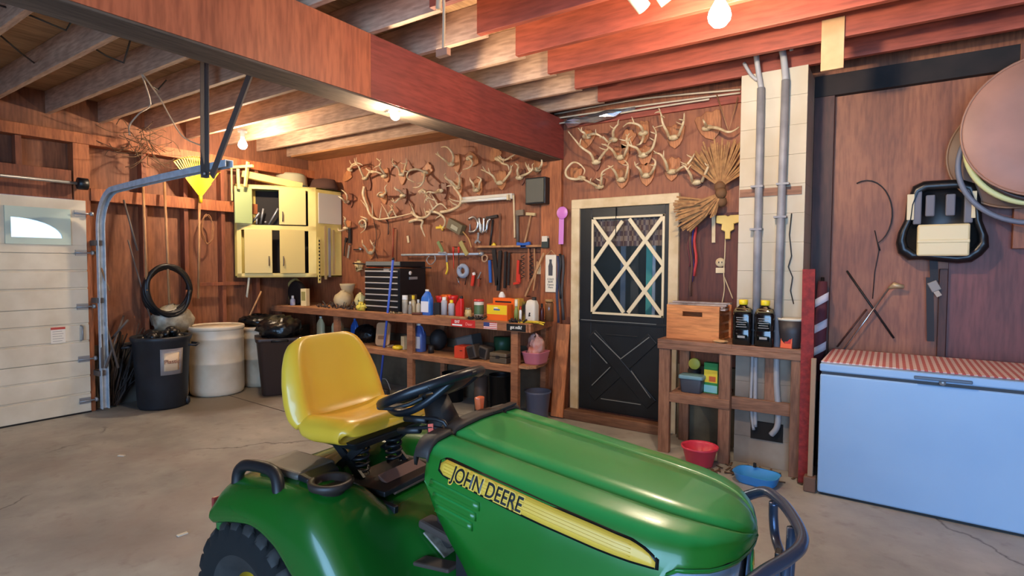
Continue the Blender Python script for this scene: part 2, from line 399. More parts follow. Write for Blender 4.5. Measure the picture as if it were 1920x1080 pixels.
MB().tube([(XD, 2.09, .70), (XD+.035, 2.09, .71), (XD+.035, 2.09, .83), (XD, 2.09, .84)], .008).build('lift_handle', M_steel, gd, world=True)
lab = atx(109, 628, XD); mb = MB().bx(XD-.001, XD+.0015, lab.y-.055, lab.y+.055, lab.z-.075, lab.z+.075)
st = mb.build('warning_sticker', mat('sticker_paper', (232,222,206), .6), gd, world=True)
MB().bx(XD+.001, XD+.002, lab.y-.055, lab.y+.055, lab.z+.05, lab.z+.072).build('red_band', mat('sticker_red', (186,70,60), .6), st, world=True)
mb = MB()
for q in range(5): mb.bx(XD+.001, XD+.002, lab.y-.042, lab.y+.03+.01*(q % 2), lab.z+.03-.022*q, lab.z+.034-.022*q)
mb.build('fine_print', mat('sticker_grey', (150,140,130), .6), st, world=True)
MB().bx(XD-.055, XD+.01, -.33, 2.155, 0, .014).build('bottom_seal', M_black, gd, world=True)

# track and spring shaft
t = thing('door_track', 'galvanised garage door track curving from beside the door out under the joists', 'track', (XL+.13, 2.2, 0))
ty = 2.235; cx = XL+.13
path = [(cx, ty, .03), (cx, ty, .6), (cx, ty, 1.2), (cx, ty, 1.75)]
for a in range(10, 91, 10):
    path.append((cx + .36*(1-math.cos(R(a))), ty, 1.75 + .36*math.sin(R(a))))
path += [(-5.5, ty, 2.125), (-5, ty, 2.14), (-4.5, ty, 2.15), (-3.99, ty, 2.16)]
def channel(path, w, d):
    """C-section: three thin strips following path in the plane Y = const"""
    secs = []
    P = [Vector(p) for p in path]
    for i, p in enumerate(P):
        tg = (P[min(i+1, len(P)-1)]-P[max(i-1, 0)]).normalized(); nrm = Vector((tg.z, 0, -tg.x)); y = Vector((0,1,0))
        q = [(-w/2,-d/2),(w/2,-d/2),(w/2,-d/2+.006),(-w/2+.006,-d/2+.006),(-w/2+.006,d/2-.006),(w/2,d/2-.006),(w/2,d/2),(-w/2,d/2)]
        secs.append([p + nrm*a + y*b for a, b in q])
    return secs
MB().loft(channel(path, .05, .06), smooth=False).build('track_rail', M_galv, t, world=True)
for z in (.35, 1.05, 1.6):
    MB().bx(XL-.0, cx, ty-.05, ty+.01, z, z+.05).build('wall_bracket', M_iron, t, world=True)
t2 = thing('track_hanger', 'dark angle iron hanger and brace holding the end of the door track', 'bracket', (-4.02, ty, 2.1))
pt, pb = aty(398, 160, ty), aty(398, 335, ty)
MB().bar((pb.x, ty-.035, pb.z), (pt.x, ty-.035, ZJ+.1), .045, .006, (0,1,0)).bar((pb.x-.02, ty-.055, pb.z), (pt.x-.02, ty-.055, ZJ+.1), .006, .04, (0,1,0)).build('angle_iron', M_iron, t2, world=True)
pd, pe = aty(405, 332, ty), aty(490, 146, ty)
MB().bar((pd.x, ty-.03, pd.z), (pe.x, ty-.03, ZJ+.02), .06, .012, (0,1,0)).build('brace', M_iron, t2, world=True)
mb = MB(); mb.lathe([(.012,-.005),(.012,.012)], (pb.x, ty-.06, pb.z+.03), 8, 'y'); mb.build('bolt', M_steel, t2, world=True)
t = thing('spring_shaft', 'grey steel shaft over the garage door with a black end bearing', 'shaft', (XL+.1, 2.0, 2.2))
a, b = atx(0, 328, XL+.10), atx(158, 345, XL+.10)
MB().tube([(XL+.1, -.3, a.z+ (a.z-b.z)/(a.y-b.y)*(-.3-a.y)*0), (XL+.1, 2.13, b.z)], .014).build('shaft', M_steel, t, world=True)
MB().lathe([(.03,-.05),(.055,-.045),(.055,.03),(.03,.035)], (XL+.1, 2.12, b.z), 16, 'y').bx(XL+.01, XL+.1, 2.09, 2.15, b.z-.02, b.z+.02).build('end_bearing', M_black, t, world=True)

# long-handled tools against the left wall
M_handle = wood('tool_handle', (186,138,92), (150,104,66), 'z', 10, .6)
M_rakeY = mat('rake_yellow', (226,190,30), .45)
def long_tool(label, head, foot, m=M_handle, r=.014, name='garden_tool'):
    mb = MB(); mb.tube([foot, head], [r*1.05, r*.95], 8)
    return one(name, label, 'tool', mb, m)
t = thing('leaf_rake', 'yellow plastic leaf rake hung head up on the left wall', 'rake', tuple(atx(375, 560, XL+.09)))
h0, h1 = atx(372, 560, XL+.09), atx(374, 375, XL+.09)
MB().tube([h0, h1], .013).build('handle', M_handle, t, world=True)
c = atx(376, 368, XL+.1); L_ = atx(328, 293, XL+.13); Rr = atx(408, 330, XL+.13); top = atx(385, 288, XL+.16)
mb = MB(); n = 22
def rake_tip(q): 
    a = -1 + 2*q/(n-1); return Vector((XL+.11+.07*(1-abs(a)), (L_.y+Rr.y)/2+ .01 + a*.235, c.z+.40-.09*a*a-.03*a))
for q in range(n):
    tip = rake_tip(q); mid = c.lerp(tip, .55)
    mb.bar(c + (mid-c)*.08, mid, .026 , .004, (1,0,0)); mb.bar(mid, tip, .012, .004, (1,0,0))
    mb.bar(tip, tip + Vector((.035, 0, .004)), .010, .004, (0,0,1))
mb.tube([c-Vector((0,0,.07)), c+Vector((0,0,.02))], .02)
mb.build('rake_head', M_rakeY, t, world=True)
tools = [((268,345),(276,545),'pale wooden handle leaning left of the black hose coil'), ((308,340),(318,570),'pale wooden handle standing in front of the black hose coil'),
         ]
for (a, b, lb) in tools:
    p, q = atx(*a, XL+.08), atx(*b, XL+.20); long_tool(lb, p, q)
for (a, b, lb, rr) in [((178,470),(205,545),'thin short pale stick leaning beside the door track',.009), ((240,450),(286,610),'dark metal rod leaning into the black trash can',.008),
                   ((232,375),(258,470),'dark metal hook bar hanging on the tool rail',.010)]:
    p, q = atx(*a, XL+.06), atx(*b, XL+.16); long_tool(lb, p, q, M_iron if 'dark' in lb else M_handle, rr, 'rod')
for i, (a, b, lb) in enumerate([((186,565),(222,690),'dark broom handle leaning in the corner behind the door track'), ((232,592),(198,690),'grey iron bar crossing behind the door track'), ((205,640),(240,600),'short dark iron bar by the door track'), ((190,600),(192,690),'thin iron stake standing next to the door track')]):
    p, q = atx(*a, XL+.05), atx(*b, XL+.22); long_tool(lb, p, q, M_iron, .011, 'iron_bar')
# heap of dark scrap behind the trash can
mb = MB(); rr = random.Random(3)
for i in range(40):
    p = Vector((XL-.06+rr.random()*.10, 2.30+rr.random()*.08, .02)); q = p + Vector((rr.uniform(-.04,.04), rr.uniform(-.05,.3), .2+rr.random()*.62))
    mb.tube([p, (p+q)/2+Vector((rr.uniform(-.05,.05),rr.uniform(-.05,.05),0)), q], rr.uniform(.004,.012), 5)
o = one('scrap_rods', 'tangle of dark rusty rods behind the black trash can', 'scrap', mb, mat('rusty', (64,50,44), .8, c2=(40,34,32), scale=9)); o['kind'] = 'stuff'
# hose coil
cc = atx(318, 545, XL+.2)
mb = MB(); pts = []
for i in range(0, 5*36+1):
    a = 2*math.pi*i/36; rad = .255+.02*math.sin(i*.37); pts.append((XL+.14+.012*(i//36)+.012*math.sin(i*.21), cc.y+rad*math.cos(a)*.82, cc.z+rad*math.sin(a)))
mb.tube(pts, .021, 7); one('hose_coil', 'thick black hose coiled against the left wall', 'hose', mb, M_black)
cc = atx(388, 430, XL+.03); pts = []
for i in range(0, 4*30+1):
    a = 2*math.pi*i/30; rad = .10+.015*math.sin(i*.5); pts.append((XL+.03+.006*(i//30), cc.y+rad*.6*math.cos(a), cc.z+.16*math.sin(a)+.01*math.sin(i)))
one('wire_coil', 'coil of thin brown wire hanging beside the rake handle', 'wire', MB().tube(pts, .004, 5), mat('copper_brown', (150,100,62), .5))
# dry vine bundle over the rail
mb = MB(); rr = random.Random(5); c0 = atx(262, 268, XL+.08)
for i in range(46):
    a = rr.random()*6.28; p = c0 + Vector((rr.uniform(-.02,.12), rr.uniform(-.14,.14), rr.uniform(-.14,.12)))
    q = p + Vector((rr.uniform(-.05,.05), rr.uniform(-.3,.3), rr.uniform(-.16,.14)))
    mb.tube(smooth_path([p, (p+q)/2+Vector((rr.uniform(-.05,.05), rr.uniform(-.08,.08), rr.uniform(-.08,.08))), q], 3), .0035, 4)
o = one('dried_vines', 'tangle of dry vines stuffed above the tool rail', 'vines', mb, mat('vine', (92,66,42), .9)); o['kind'] = 'stuff'

# black trash can with a taped paper sign
M_can = mat('trash_black', (24,27,33), .5, c2=(34,38,46), scale=6)
tc = atz(285, 772, 0); tc = Vector((tc.x-.16, tc.y+.17, 0))
t = thing('trash_can', 'black round trash can with a taped paper sign on its front', 'trash can', tuple(tc))
MB().lathe([(.205,0),(.215,.02),(.25,.66),(.262,.67),(.27,.70),(.262,.715),(.235,.71),(.225,.66),(.19,.03),(.001,.03)], n=32).build('body', M_can, t)
d = (CAM-tc); ang = math.atan2(d.y, d.x)
for da in (R(58), R(-118)):
    a = ang + da*0 + (R(78) if da > 0 else R(-100)); 
    u = Vector((math.cos(a), math.sin(a), 0)); v = Vector((-u.y, u.x, 0))
    MB().tube([u*.25 + v*-.08 + Vector((0,0,.62)), u*.315 + v*-.07 + Vector((0,0,.61)), u*.315 + v*.07 + Vector((0,0,.61)), u*.25 + v*.08 + Vector((0,0,.62))], .012).build('handle', M_can, t)
u = Vector((math.cos(ang-.35), math.sin(ang-.35), 0)); v = Vector((-u.y, u.x, 0))
def on_can(a0, a1, z0, z1, off, n=8):
    secs = []
    for i in range(n+1):
        a = ang + a0 + (a1-a0)*i/n; row = []
        for z in (z0, z1):
            r = .215 + (.25-.215)*(z-.02)/.64 + off; row.append((r*math.cos(a), r*math.sin(a), z))
        secs.append(row)
    m = MB(); m.loft([[s[0], s[1]] for s in secs], closed=False, smooth=True); return m
sg = on_can(-.06, .80, .345, .60, .003).build('tape_backing', mat('tape_grey', (150,142,140), .5), t, solid=.001)
on_can(.06, .62, .385, .56, .006).build('paper_sign', mat('paper_tan', (226,196,160), .7), t, solid=.001)
rr_ = .235+.0075; aa = ang+.34
Mx = Matrix.Translation(tc + Vector((rr_*math.cos(aa)+.012*math.cos(aa), rr_*math.sin(aa)+.012*math.sin(aa), .475))) @ Matrix.Rotation(aa+math.pi/2, 4, 'Z') @ Matrix.Rotation(R(90), 4, 'X')
text('handwriting', 'Plastic', .058, Mx, mat('ink', (150,90,70), .7), t)
MB().lathe([(.04,-.02),(.045,0),(.04,.02)], (0.12,.17,.045), 14, 'y').build('wheel', M_can, t)
# rubbish in the can
mb = MB(); rr = random.Random(9)
for i in range(26):
    mb.sphere((tc.x+rr.uniform(-.15,.15), tc.y+rr.uniform(-.15,.15), .70+rr.uniform(-.02,.06)), rr.uniform(.03,.06), 5, sc=(1,1,.6), rot=(rr.random(),rr.random(),0))
o = one('bagged_rubbish', 'crumpled black plastic piled in the open trash can', 'rubbish', mb, mat('bin_bag', (18,19,21), .35, bump=.6, scale=20)); o['kind'] = 'stuff'
# white barrels
M_barrel = mat('barrel_white', (224,210,188), .45, c2=(206,188,162), scale=4)
def barrel(name, label, c, r, h, m=M_barrel, taper=.97, lid=False):
    t = thing(name, label, 'barrel', tuple(c))
    MB().lathe([(r*.90,0),(r*.97,.02),(r,.06),(r,h*.45),(r*1.015,h*.46),(r,h*.48),(r,h*.8),(r*1.015,h*.81),(r,h*.83),(r*.99,h*.95),(r*1.0,h-.012)], n=36).build('body', m, t)
    MB().lathe([(r*1.02,h-.045),(r*1.035,h-.03),(r*1.035,h-.008),(r*1.01,h),(r*.96,h-.004),(r*.94,h-.02)] + ([(.001,h-.02)] if lid else [(r*.93,h-.3),(.001,h-.3)]), n=36).build('rim', m, t)
    return t
b0 = atz(408, 745, 0); bdir = Vector((b0.x, b0.y, 0)).normalized()
barrel('plastic_barrel', 'large white plastic barrel standing beside the sacks', b0 + bdir*.27, .275, .755, lid=True)
b1 = Vector((-6.32, 2.90, 0)); barrel('plastic_barrel', 'narrow white drum half hidden behind the black trash can', b1, .13, .66, lid=True)
b2 = atz(486, 727, 0); barrel('plastic_barrel', 'off-white barrel behind the dark brown bin', b2 + bdir*.24+Vector((.02,.03,0)), .235, .70, mat('barrel_dusty', (206,186,158), .6, c2=(178,154,124), scale=5))
# clear bag of things on the middle barrel
mb = MB(); cb = b1
mb.sphere((cb.x, cb.y, .83), .24, 10, sc=(.55,.9,.68)); 
for v in mb.bm.verts: v.co += Vector((rnd.uniform(-.016,.016), rnd.uniform(-.016,.016), rnd.uniform(-.016,.016)))
one('plastic_bag', 'grey translucent bag sitting on the barrel under the hose coil', 'bag', mb, mat('bag_grey', (186,178,158), .4, c2=(128,118,100), scale=12, bump=.5))
# brown bin with black bag
bb = atz(527, 742, 0) + bdir*.2
t = thing('waste_bin', 'dark brown square bin stuffed with a black bag', 'bin', tuple(bb), R(-30))
secs = []
for z, w in ((0,.17),(.02,.18),(.58,.225),(.60,.24),(.63,.24)): secs.append([(x, y, z) for x, y in rrect(2*w, 2*w, .05)])
MB().loft(secs).build('body', mat('bin_brown', (52,36,30), .5), t, bevel=.003)
for sx in (-1, 1): MB().tube([(sx*.23,-.08,.60),(sx*.275,-.07,.61),(sx*.275,.07,.61),(sx*.23,.08,.60)], .012).build('handle', M_black, t)
def crumple(c, rx, ry, rz, seed, amp=.03, n=14):
    m = MB(); m.sphere(c, 1, n, sc=(rx,ry,rz)); r_ = random.Random(seed)
    for v in m.bm.verts: v.co += Vector((r_.uniform(-amp,amp), r_.uniform(-amp,amp), r_.uniform(-amp,amp)))
    return m
M_bag = mat('bag_black', (16,17,19), .28, bump=.8, scale=16)
one('garbage_bag', 'shiny black garbage bag bulging out of the brown bin', 'bag', crumple((bb.x+.02, bb.y, .72), .25, .22, .13, 3, .025), M_bag)
one('garbage_bag', 'black bag draped over the off-white barrel', 'bag', crumple((b2.x+bdir.x*.24+.02, b2.y+bdir.y*.24+.03, .765), .25, .23, .06, 8, .02), M_bag)
# two thin poles under the cabinet
long_tool('white pole leaning under the cream corner cabinet', atx(467, 520, XL+.1), aty(457, 612, 4.0), mat('pole_white', (220,208,180), .5), .013, 'pole')
long_tool('brown wooden stick leaning under the cream corner cabinet', atx(490, 546, -6.22), atx(456, 618, -6.30), M_handle, .011, 'stick')
# ============================================================ CORNER CABINET
M_cab = mat('cabinet_cream', (226,204,120), .45, c2=(208,182,98), scale=3)
M_cab2 = mat('cabinet_tan', (206,182,112), .5)
M_green = mat('door_green', (156,170,118), .5)
cab = thing('corner_cabinet', 'cream metal corner cabinet hanging under the ceiling in the corner', 'cabinet', (-6.0, 4.35, 1.28))
ZB, ZT = 1.27, 2.36
A = Vector((XL+.015, 3.66)); B = Vector((-6.30, 3.66)); 
pL = Vector((aty(462, 400, 4.0).x, 0))
# plan: left flank on the left wall, angled front, right flank on the back wall
Q = [Vector((XL+.005, YW-.01)), Vector((XL+.005, 3.62)), Vector((-6.33, 3.62)), Vector((-5.82, 4.33)), Vector((-5.82, YW-.01))]
def q3(i, z): return (Q[i].x, Q[i].y, z)
mb = MB()
mb.loft([[q3(i, z) for i in range(5)] for z in (ZB, ZB+.02)], smooth=False)                # bottom
mb.loft([[q3(i, z) for i in range(5)] for z in (ZT-.02, ZT)], smooth=False)                # top
mb.bar((*((Q[0]+Q[1])/2), (ZB+ZT)/2), (*((Q[0]+Q[1])/2+Vector((.012,0))), (ZB+ZT)/2), abs(Q[0].y-Q[1].y), ZT-ZB)   # wall side
mb.loft([[q3(1,z), q3(2,z), (Q[2].x, Q[2].y+.015, z), (Q[1].x, Q[1].y+.015, z)] for z in (ZB, ZT)], smooth=False)
mb.loft([[q3(3,z), q3(4,z), (Q[4].x-.015, Q[4].y, z), (Q[3].x-.015, Q[3].y, z)] for z in (ZB, ZT)], smooth=False)
fd = (Q[3]-Q[2]).normalized(); fn = Vector((fd.y, -fd.x)); FL = (Q[3]-Q[2]).length
def fp(s, z, off=0): p = Q[2] + fd*s + fn*off; return Vector((p.x, p.y, z))
def fslab(m, s0, s1, z0, z1, o0, o1, mi=0):
    p = [fp(s, z, o) for o in (o0, o1) for z in (z0, z1) for s in (s0, s1)]
    m._add(p, [(0,1,3,2),(4,6,7,5),(0,4,5,1),(2,3,7,6),(0,2,6,4),(1,5,7,3)], mi)
zr = 1.86
for s0, s1, z0, z1 in ((0, .05, ZB, ZT), (FL-.09, FL, ZB, ZT), (0, FL, ZB, ZB+.05), (0, FL, ZT-.05, ZT), (0, FL, zr-.03, zr+.03)): fslab(mb, s0, s1, z0, z1, -.015, 0)
fslab(mb, 0, .16, zr, ZT, -.015, 0)
mb.build('carcass', M_cab, cab, world=True, bevel=.003)
def cdoor(s0, s1, z0, z1, hinge, ang, m, name='door', hs=None):
    d = MB()
    # door built closed, then swung about its hinge edge
    for mi, (a, b, c, e, o0, o1) in enumerate([(s0, s1, z0, z1, .002, .020)]): fslab(d, a, b, c, e, o0, o1)
    h = fp(hinge, 0, .002); M = Matrix.Translation(h) @ Matrix.Rotation(ang, 4, 'Z') @ Matrix.Translation(-h); d.move(M)
    o = d.build(name, m, cab, world=True, bevel=.004)
    if hs:
        k = MB(); p0, p1 = fp(hs[0], hs[1], .03), fp(hs[0], hs[1]+.11, .03)
        k.tube([p0 + Vector((0,0,0)), p0 + Vector((fn.x*.015, fn.y*.015, .02)), p1 + Vector((fn.x*.015, fn.y*.015, -.02)), p1], .006)
        k.move(M); k.build('handle', M_iron, o, world=True)
    return o
cdoor(.08, .38, ZB+.05, zr-.02, .08, 0, M_cab2, hs=(.345, ZB+.14))
cdoor(.455, .74, ZB+.05, zr-.02, .74, R(14), M_cab2, hs=(.49, ZB+.14))
cdoor(.17, .37, zr+.04, ZT-.04, .17, R(-150), M_green)
cdoor(.46, .76, zr+.04, ZT-.04, .76, 0, M_cab2, hs=(.50, zr+.08))
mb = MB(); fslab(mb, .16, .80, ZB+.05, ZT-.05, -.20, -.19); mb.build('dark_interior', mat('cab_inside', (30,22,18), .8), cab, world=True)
# grey sheet and saws hung on the right flank
p0 = Q[3]
one('grey_sheet', 'pale grey metal sheet fixed on the right side of the cream cabinet', 'sheet', MB().bx(-5.818, -5.806, 4.36, 4.70, 1.93, 2.30), mat('sheet_grey', (196,188,170), .5), bevel=.002)
t = thing('yardstick', 'yellow yardstick with black print on the cabinet edge', 'ruler', (-5.80, 4.36, 1.2))
MB().bx(-5.815, -5.808, 4.345, 4.385, 1.20, 1.76).build('stick', mat('stick_yellow', (230,206,120), .5), t, world=True)
mb = MB()
for i in range(12): mb.bx(-5.8085, -5.807, 4.355, 4.375, 1.23+.043*i, 1.23+.043*i+.022)
mb.bx(-5.8083, -5.8072, 4.372, 4.376, 1.23, 1.73)
mb.build('print', mat('black_print', (40,34,28), .6), t, world=True)
for i, y in enumerate((4.44, 4.50, 4.56)):
    mb = MB(); mb.bx(-5.814, -5.808, y, y+.035, 1.24+.03*i, 1.90-.02*i)
    one('saw_blade', ['thin saw blade hung next to the yardstick', 'thin saw blade hung between two others on the cabinet', 'thin saw blade nearest the back wall on the cabinet'][i], 'saw', mb, M_steel if i == 1 else mat('blade_tan', (196,172,120), .4, .4), bevel=.001)
mb = MB(); rr = random.Random(21)
for i in range(7):
    a = fp(.07+.045*i, zr+.045+.012*(i % 3), -.13); mb.tube([a, a + Vector((rr.uniform(-.03,.1), rr.uniform(.0,.08), rr.uniform(.0,.22)))], .012, 6)
o = one('metal_parts', 'jumble of metal parts in the open upper cabinet compartment', 'parts', mb, M_steel); o['kind'] = 'stuff'
# on top of the cabinet
ct = Vector((-5.95, 4.45, ZT))
tb = thing('round_tub', 'round cream tub with a blue-grey band on top of the cabinet', 'tub', tuple(aty(546, 345, 4.42)[:2]) + (ZT,))
MB().lathe([(.20,.0),(.205,.02),(.205,.07)], n=28).build('lid_band', mat('tub_blue', (92,128,140), .5), tb)
MB().lathe([(.205,.07),(.20,.09),(.185,.20),(.16,.225),(.001,.23)], n=28).build('tub_body', mat('tub_cream', (196,186,150), .6), tb)
mb = MB(); mb.lathe([(.12,0),(.13,.02),(.10,.12),(.03,.14),(.001,.14)], (0,0,0), 20, sx=1.5); mb.move(Matrix.Translation((-5.93, 4.53, ZT+.001)) @ Matrix.Rotation(R(20), 4, 'Z'))
one('felt_hat', 'dark brown hat-like cover on the cabinet next to the tub', 'hat', mb, mat('felt', (70,42,30), .9))
bx1 = MB(); a = Vector((-6.31, 3.68, ZT+.12)); b = Vector((-6.02, 4.28, ZT+.02)); bx1.bar(a, b, .10, .08)
one('cardboard_tube', 'long cream cardboard box lying over the cabinet top', 'box', bx1, mat('card_cream', (214,182,110), .7), bevel=.004)
mb = MB(); a = aty(432, 314, 3.55); 
mb.bar(a, a + Vector((.26,.12,.01)), .03, .03); mb.bar(a+Vector((.10,.03,-.02)), a+Vector((.11,.03,-.25)), .03, .02); mb.bar(a+Vector((.02,0,0)), a+Vector((.02,0,-.38)), .015, .015); mb.bar(a+Vector((.16,.08,-.22)), a+Vector((.19,.1,.06)), .05,.02)
one('broken_trellis', 'broken cream wooden trellis sticking out left of the cabinet', 'frame', mb, mat('frame_cream', (216,190,124), .6), bevel=.002)

# ============================================================ WORKBENCH
M_bench = wood('bench_wood', (176,116,78), (130,84,58), 'x', 8, .7, stain=(92,58,42), stain_amt=.5)
M_benchtop = wood('bench_top', (200,146,102), (152,106,74), 'x', 8, .7, stain=(104,66,46), stain_amt=.6)
ZBT = .92; YF = 4.10
bn = thing('workbench', 'long wooden workbench along the back wall left of the door', 'workbench', (-4.45, 4.4, 0))
MB().prism([(-6.375,YF+.01),(-2.60,YF+.01),(-2.72,YW-.035),(-6.375,YW-.035)], Matrix.Translation((0,0,ZBT-.045)), .045).build('bench_top', M_benchtop, bn, world=True, bevel=.004)
MB().bx(-6.375, -2.60, YF-.025, YF+.01, ZBT-.075, ZBT-.002).build('front_board', M_bench, bn, world=True, bevel=.004)
MB().bar((-2.586,YF-.01,ZBT-.040),(-2.706,YW-.04,ZBT-.040),.024,.072).build('end_board', M_bench, bn, world=True, bevel=.004)
sh = MB(); sh.bx(-5.3, -2.74, YF+.01, YW-.06, .51, .535); sh.build('lower_shelf', M_benchtop, bn, world=True, bevel=.003)
sh = MB(); sh.prism([(-2.74, YF+.02), (-2.63, YF+.02), (-2.575, YF+.09), (-2.60, YF+.28), (-2.68, YF+.5), (-2.74, YF+.5)], Matrix.Translation((0,0,.515)), .03); sh.build('shelf_end', M_benchtop, bn, world=True, bevel=.003)
MB().bx(-5.3, -2.74, YF, YF+.02, .475, .53).build('shelf_lip', M_bench, bn, world=True, bevel=.003)
for x in (-6.34, -5.22, -4.07, -2.79):
    MB().bx(x, x+.075, YF+.001, YF+.05, 0, ZBT-.046).build('leg', M_bench, bn, world=True, bevel=.004)
for x in (-6.34, -4.07, -2.79):
    MB().bx(x, x+.06, YW-.11, YW-.06, 0, ZBT-.046).build('leg', M_bench, bn, world=True, bevel=.004)
# stickers on the front board
yb = YF-.0255
def bench_sticker(name, label, px0, px1, py, h, m):
    a, b = aty(px0, py, yb), aty(px1, py, yb); w = b.x-a.x; z = ZBT-.0375
    t = thing(name, label, 'sticker', ((a.x+b.x)/2, yb, z))
    MB().box((0, -.001, 0), (w, .002, h)).build('backing', m, t); return t, w
M_wht = mat('print_white', (236,232,224), .5); M_blk = mat('print_black', (14,14,15), .5); M_red = mat('sign_red', (200,44,40), .5)
t, w = bench_sticker('red_sticker', 'red sticker with white lettering on the bench front', 846, 891, 601, .07, M_red)
text('lettering', 'EAT', .034, FY(t.location) @ Matrix.Translation((-w*.24, .012, .0025)), M_wht, t, bold=.001)
MB().box((-w*.24, -.0025, -.018), (w*.42, .001, .014)).build('white_band', M_wht, t)
text('lettering', 'Deer', .04, FY(t.location) @ Matrix.Translation((w*.25, -.004, .0025)), mat('print_pink', (240,150,140), .5), t)
t, w = bench_sticker('flag_sticker', 'small striped flag sticker on the bench front', 907, 932, 605, .062, M_wht)
for i in range(4): MB().box((0, -.0022, .027-.0165*i), (w, .0006, .008)).build('red_stripe', mat('flag_red', (196,70,66), .5), t)
MB().box((-w*.28, -.0028, .011), (w*.44, .0006, .036)).build('blue_canton', mat('flag_blue', (58,70,120), .5), t)
t, w = bench_sticker('black_sticker', 'black sticker with white slogan near the right end of the bench', 950, 986, 609, .062, M_blk)
text('slogan', 'got milk?', .04, FY(t.location) @ Matrix.Translation((0, .002, .0025)), M_wht, t, bold=.0008, sx=.85)
# ============================================================ ANTLER MOUNTS ON THE BACK WALL
M_antler = mat('antler_bone', (232,210,168), .5, c2=(196,164,120), scale=18, bump=.15)
M_bone = mat('skull_bone', (226,206,164), .6, c2=(196,168,122), scale=16)
M_plq = wood('plaque_wood', (190,122,72), (150,90,52), 'z', 14, .5)
M_plq2 = wood('plaque_dark', (128,72,46), (92,50,34), 'z', 14, .5)
def shield(w, h):
    pts = [(-.5,.36),(-.38,.44),(-.22,.40),(0,.50),(.22,.40),(.38,.44),(.5,.36),(.47,.1),(.40,-.15),(.26,-.35),(0,-.5),(-.26,-.35),(-.40,-.15),(-.47,.1)]
    return [(x*w, y*h) for x, y in pts]
def antler_mesh(pts, r0, tines, off0=.06, off1=.15, arc=.06):
    """pts: pixels on the photo's wall; the beam of the antler leaves the wall by off0..off1"""
    n = len(pts); P = []
    for i, (x, y) in enumerate(pts):
        t = i/(n-1); o = off0 + (off1-off0)*t + arc*math.sin(math.pi*t); P.append(aty(x, y, YW-o))
    Q = smooth_path(P, 5); m = len(Q)
    mb = MB(); mb.tube(Q, [1.12*r0*(1-.70*(i/(m-1))**1.3) for i in range(m)], 7)
    for (f, dx, dy) in tines:
        i = min(int(f*(m-1)), m-2); b = Q[i]; dep = (YW-b.y); 
        k = (b - CAM).dot(fwd)/FPX
        tip = b + Vector((dx*k*1.05, -.03, -dy*k)); mid = (b+tip)/2 + Vector((0, -.018, 0)) + (tip-b).orthogonal()*.06
        T = smooth_path([b, mid, tip], 3); mb.tube(T, [r0*.62*(1-.8*j/(len(T)-1)) for j in range(len(T))], 6)
    return mb
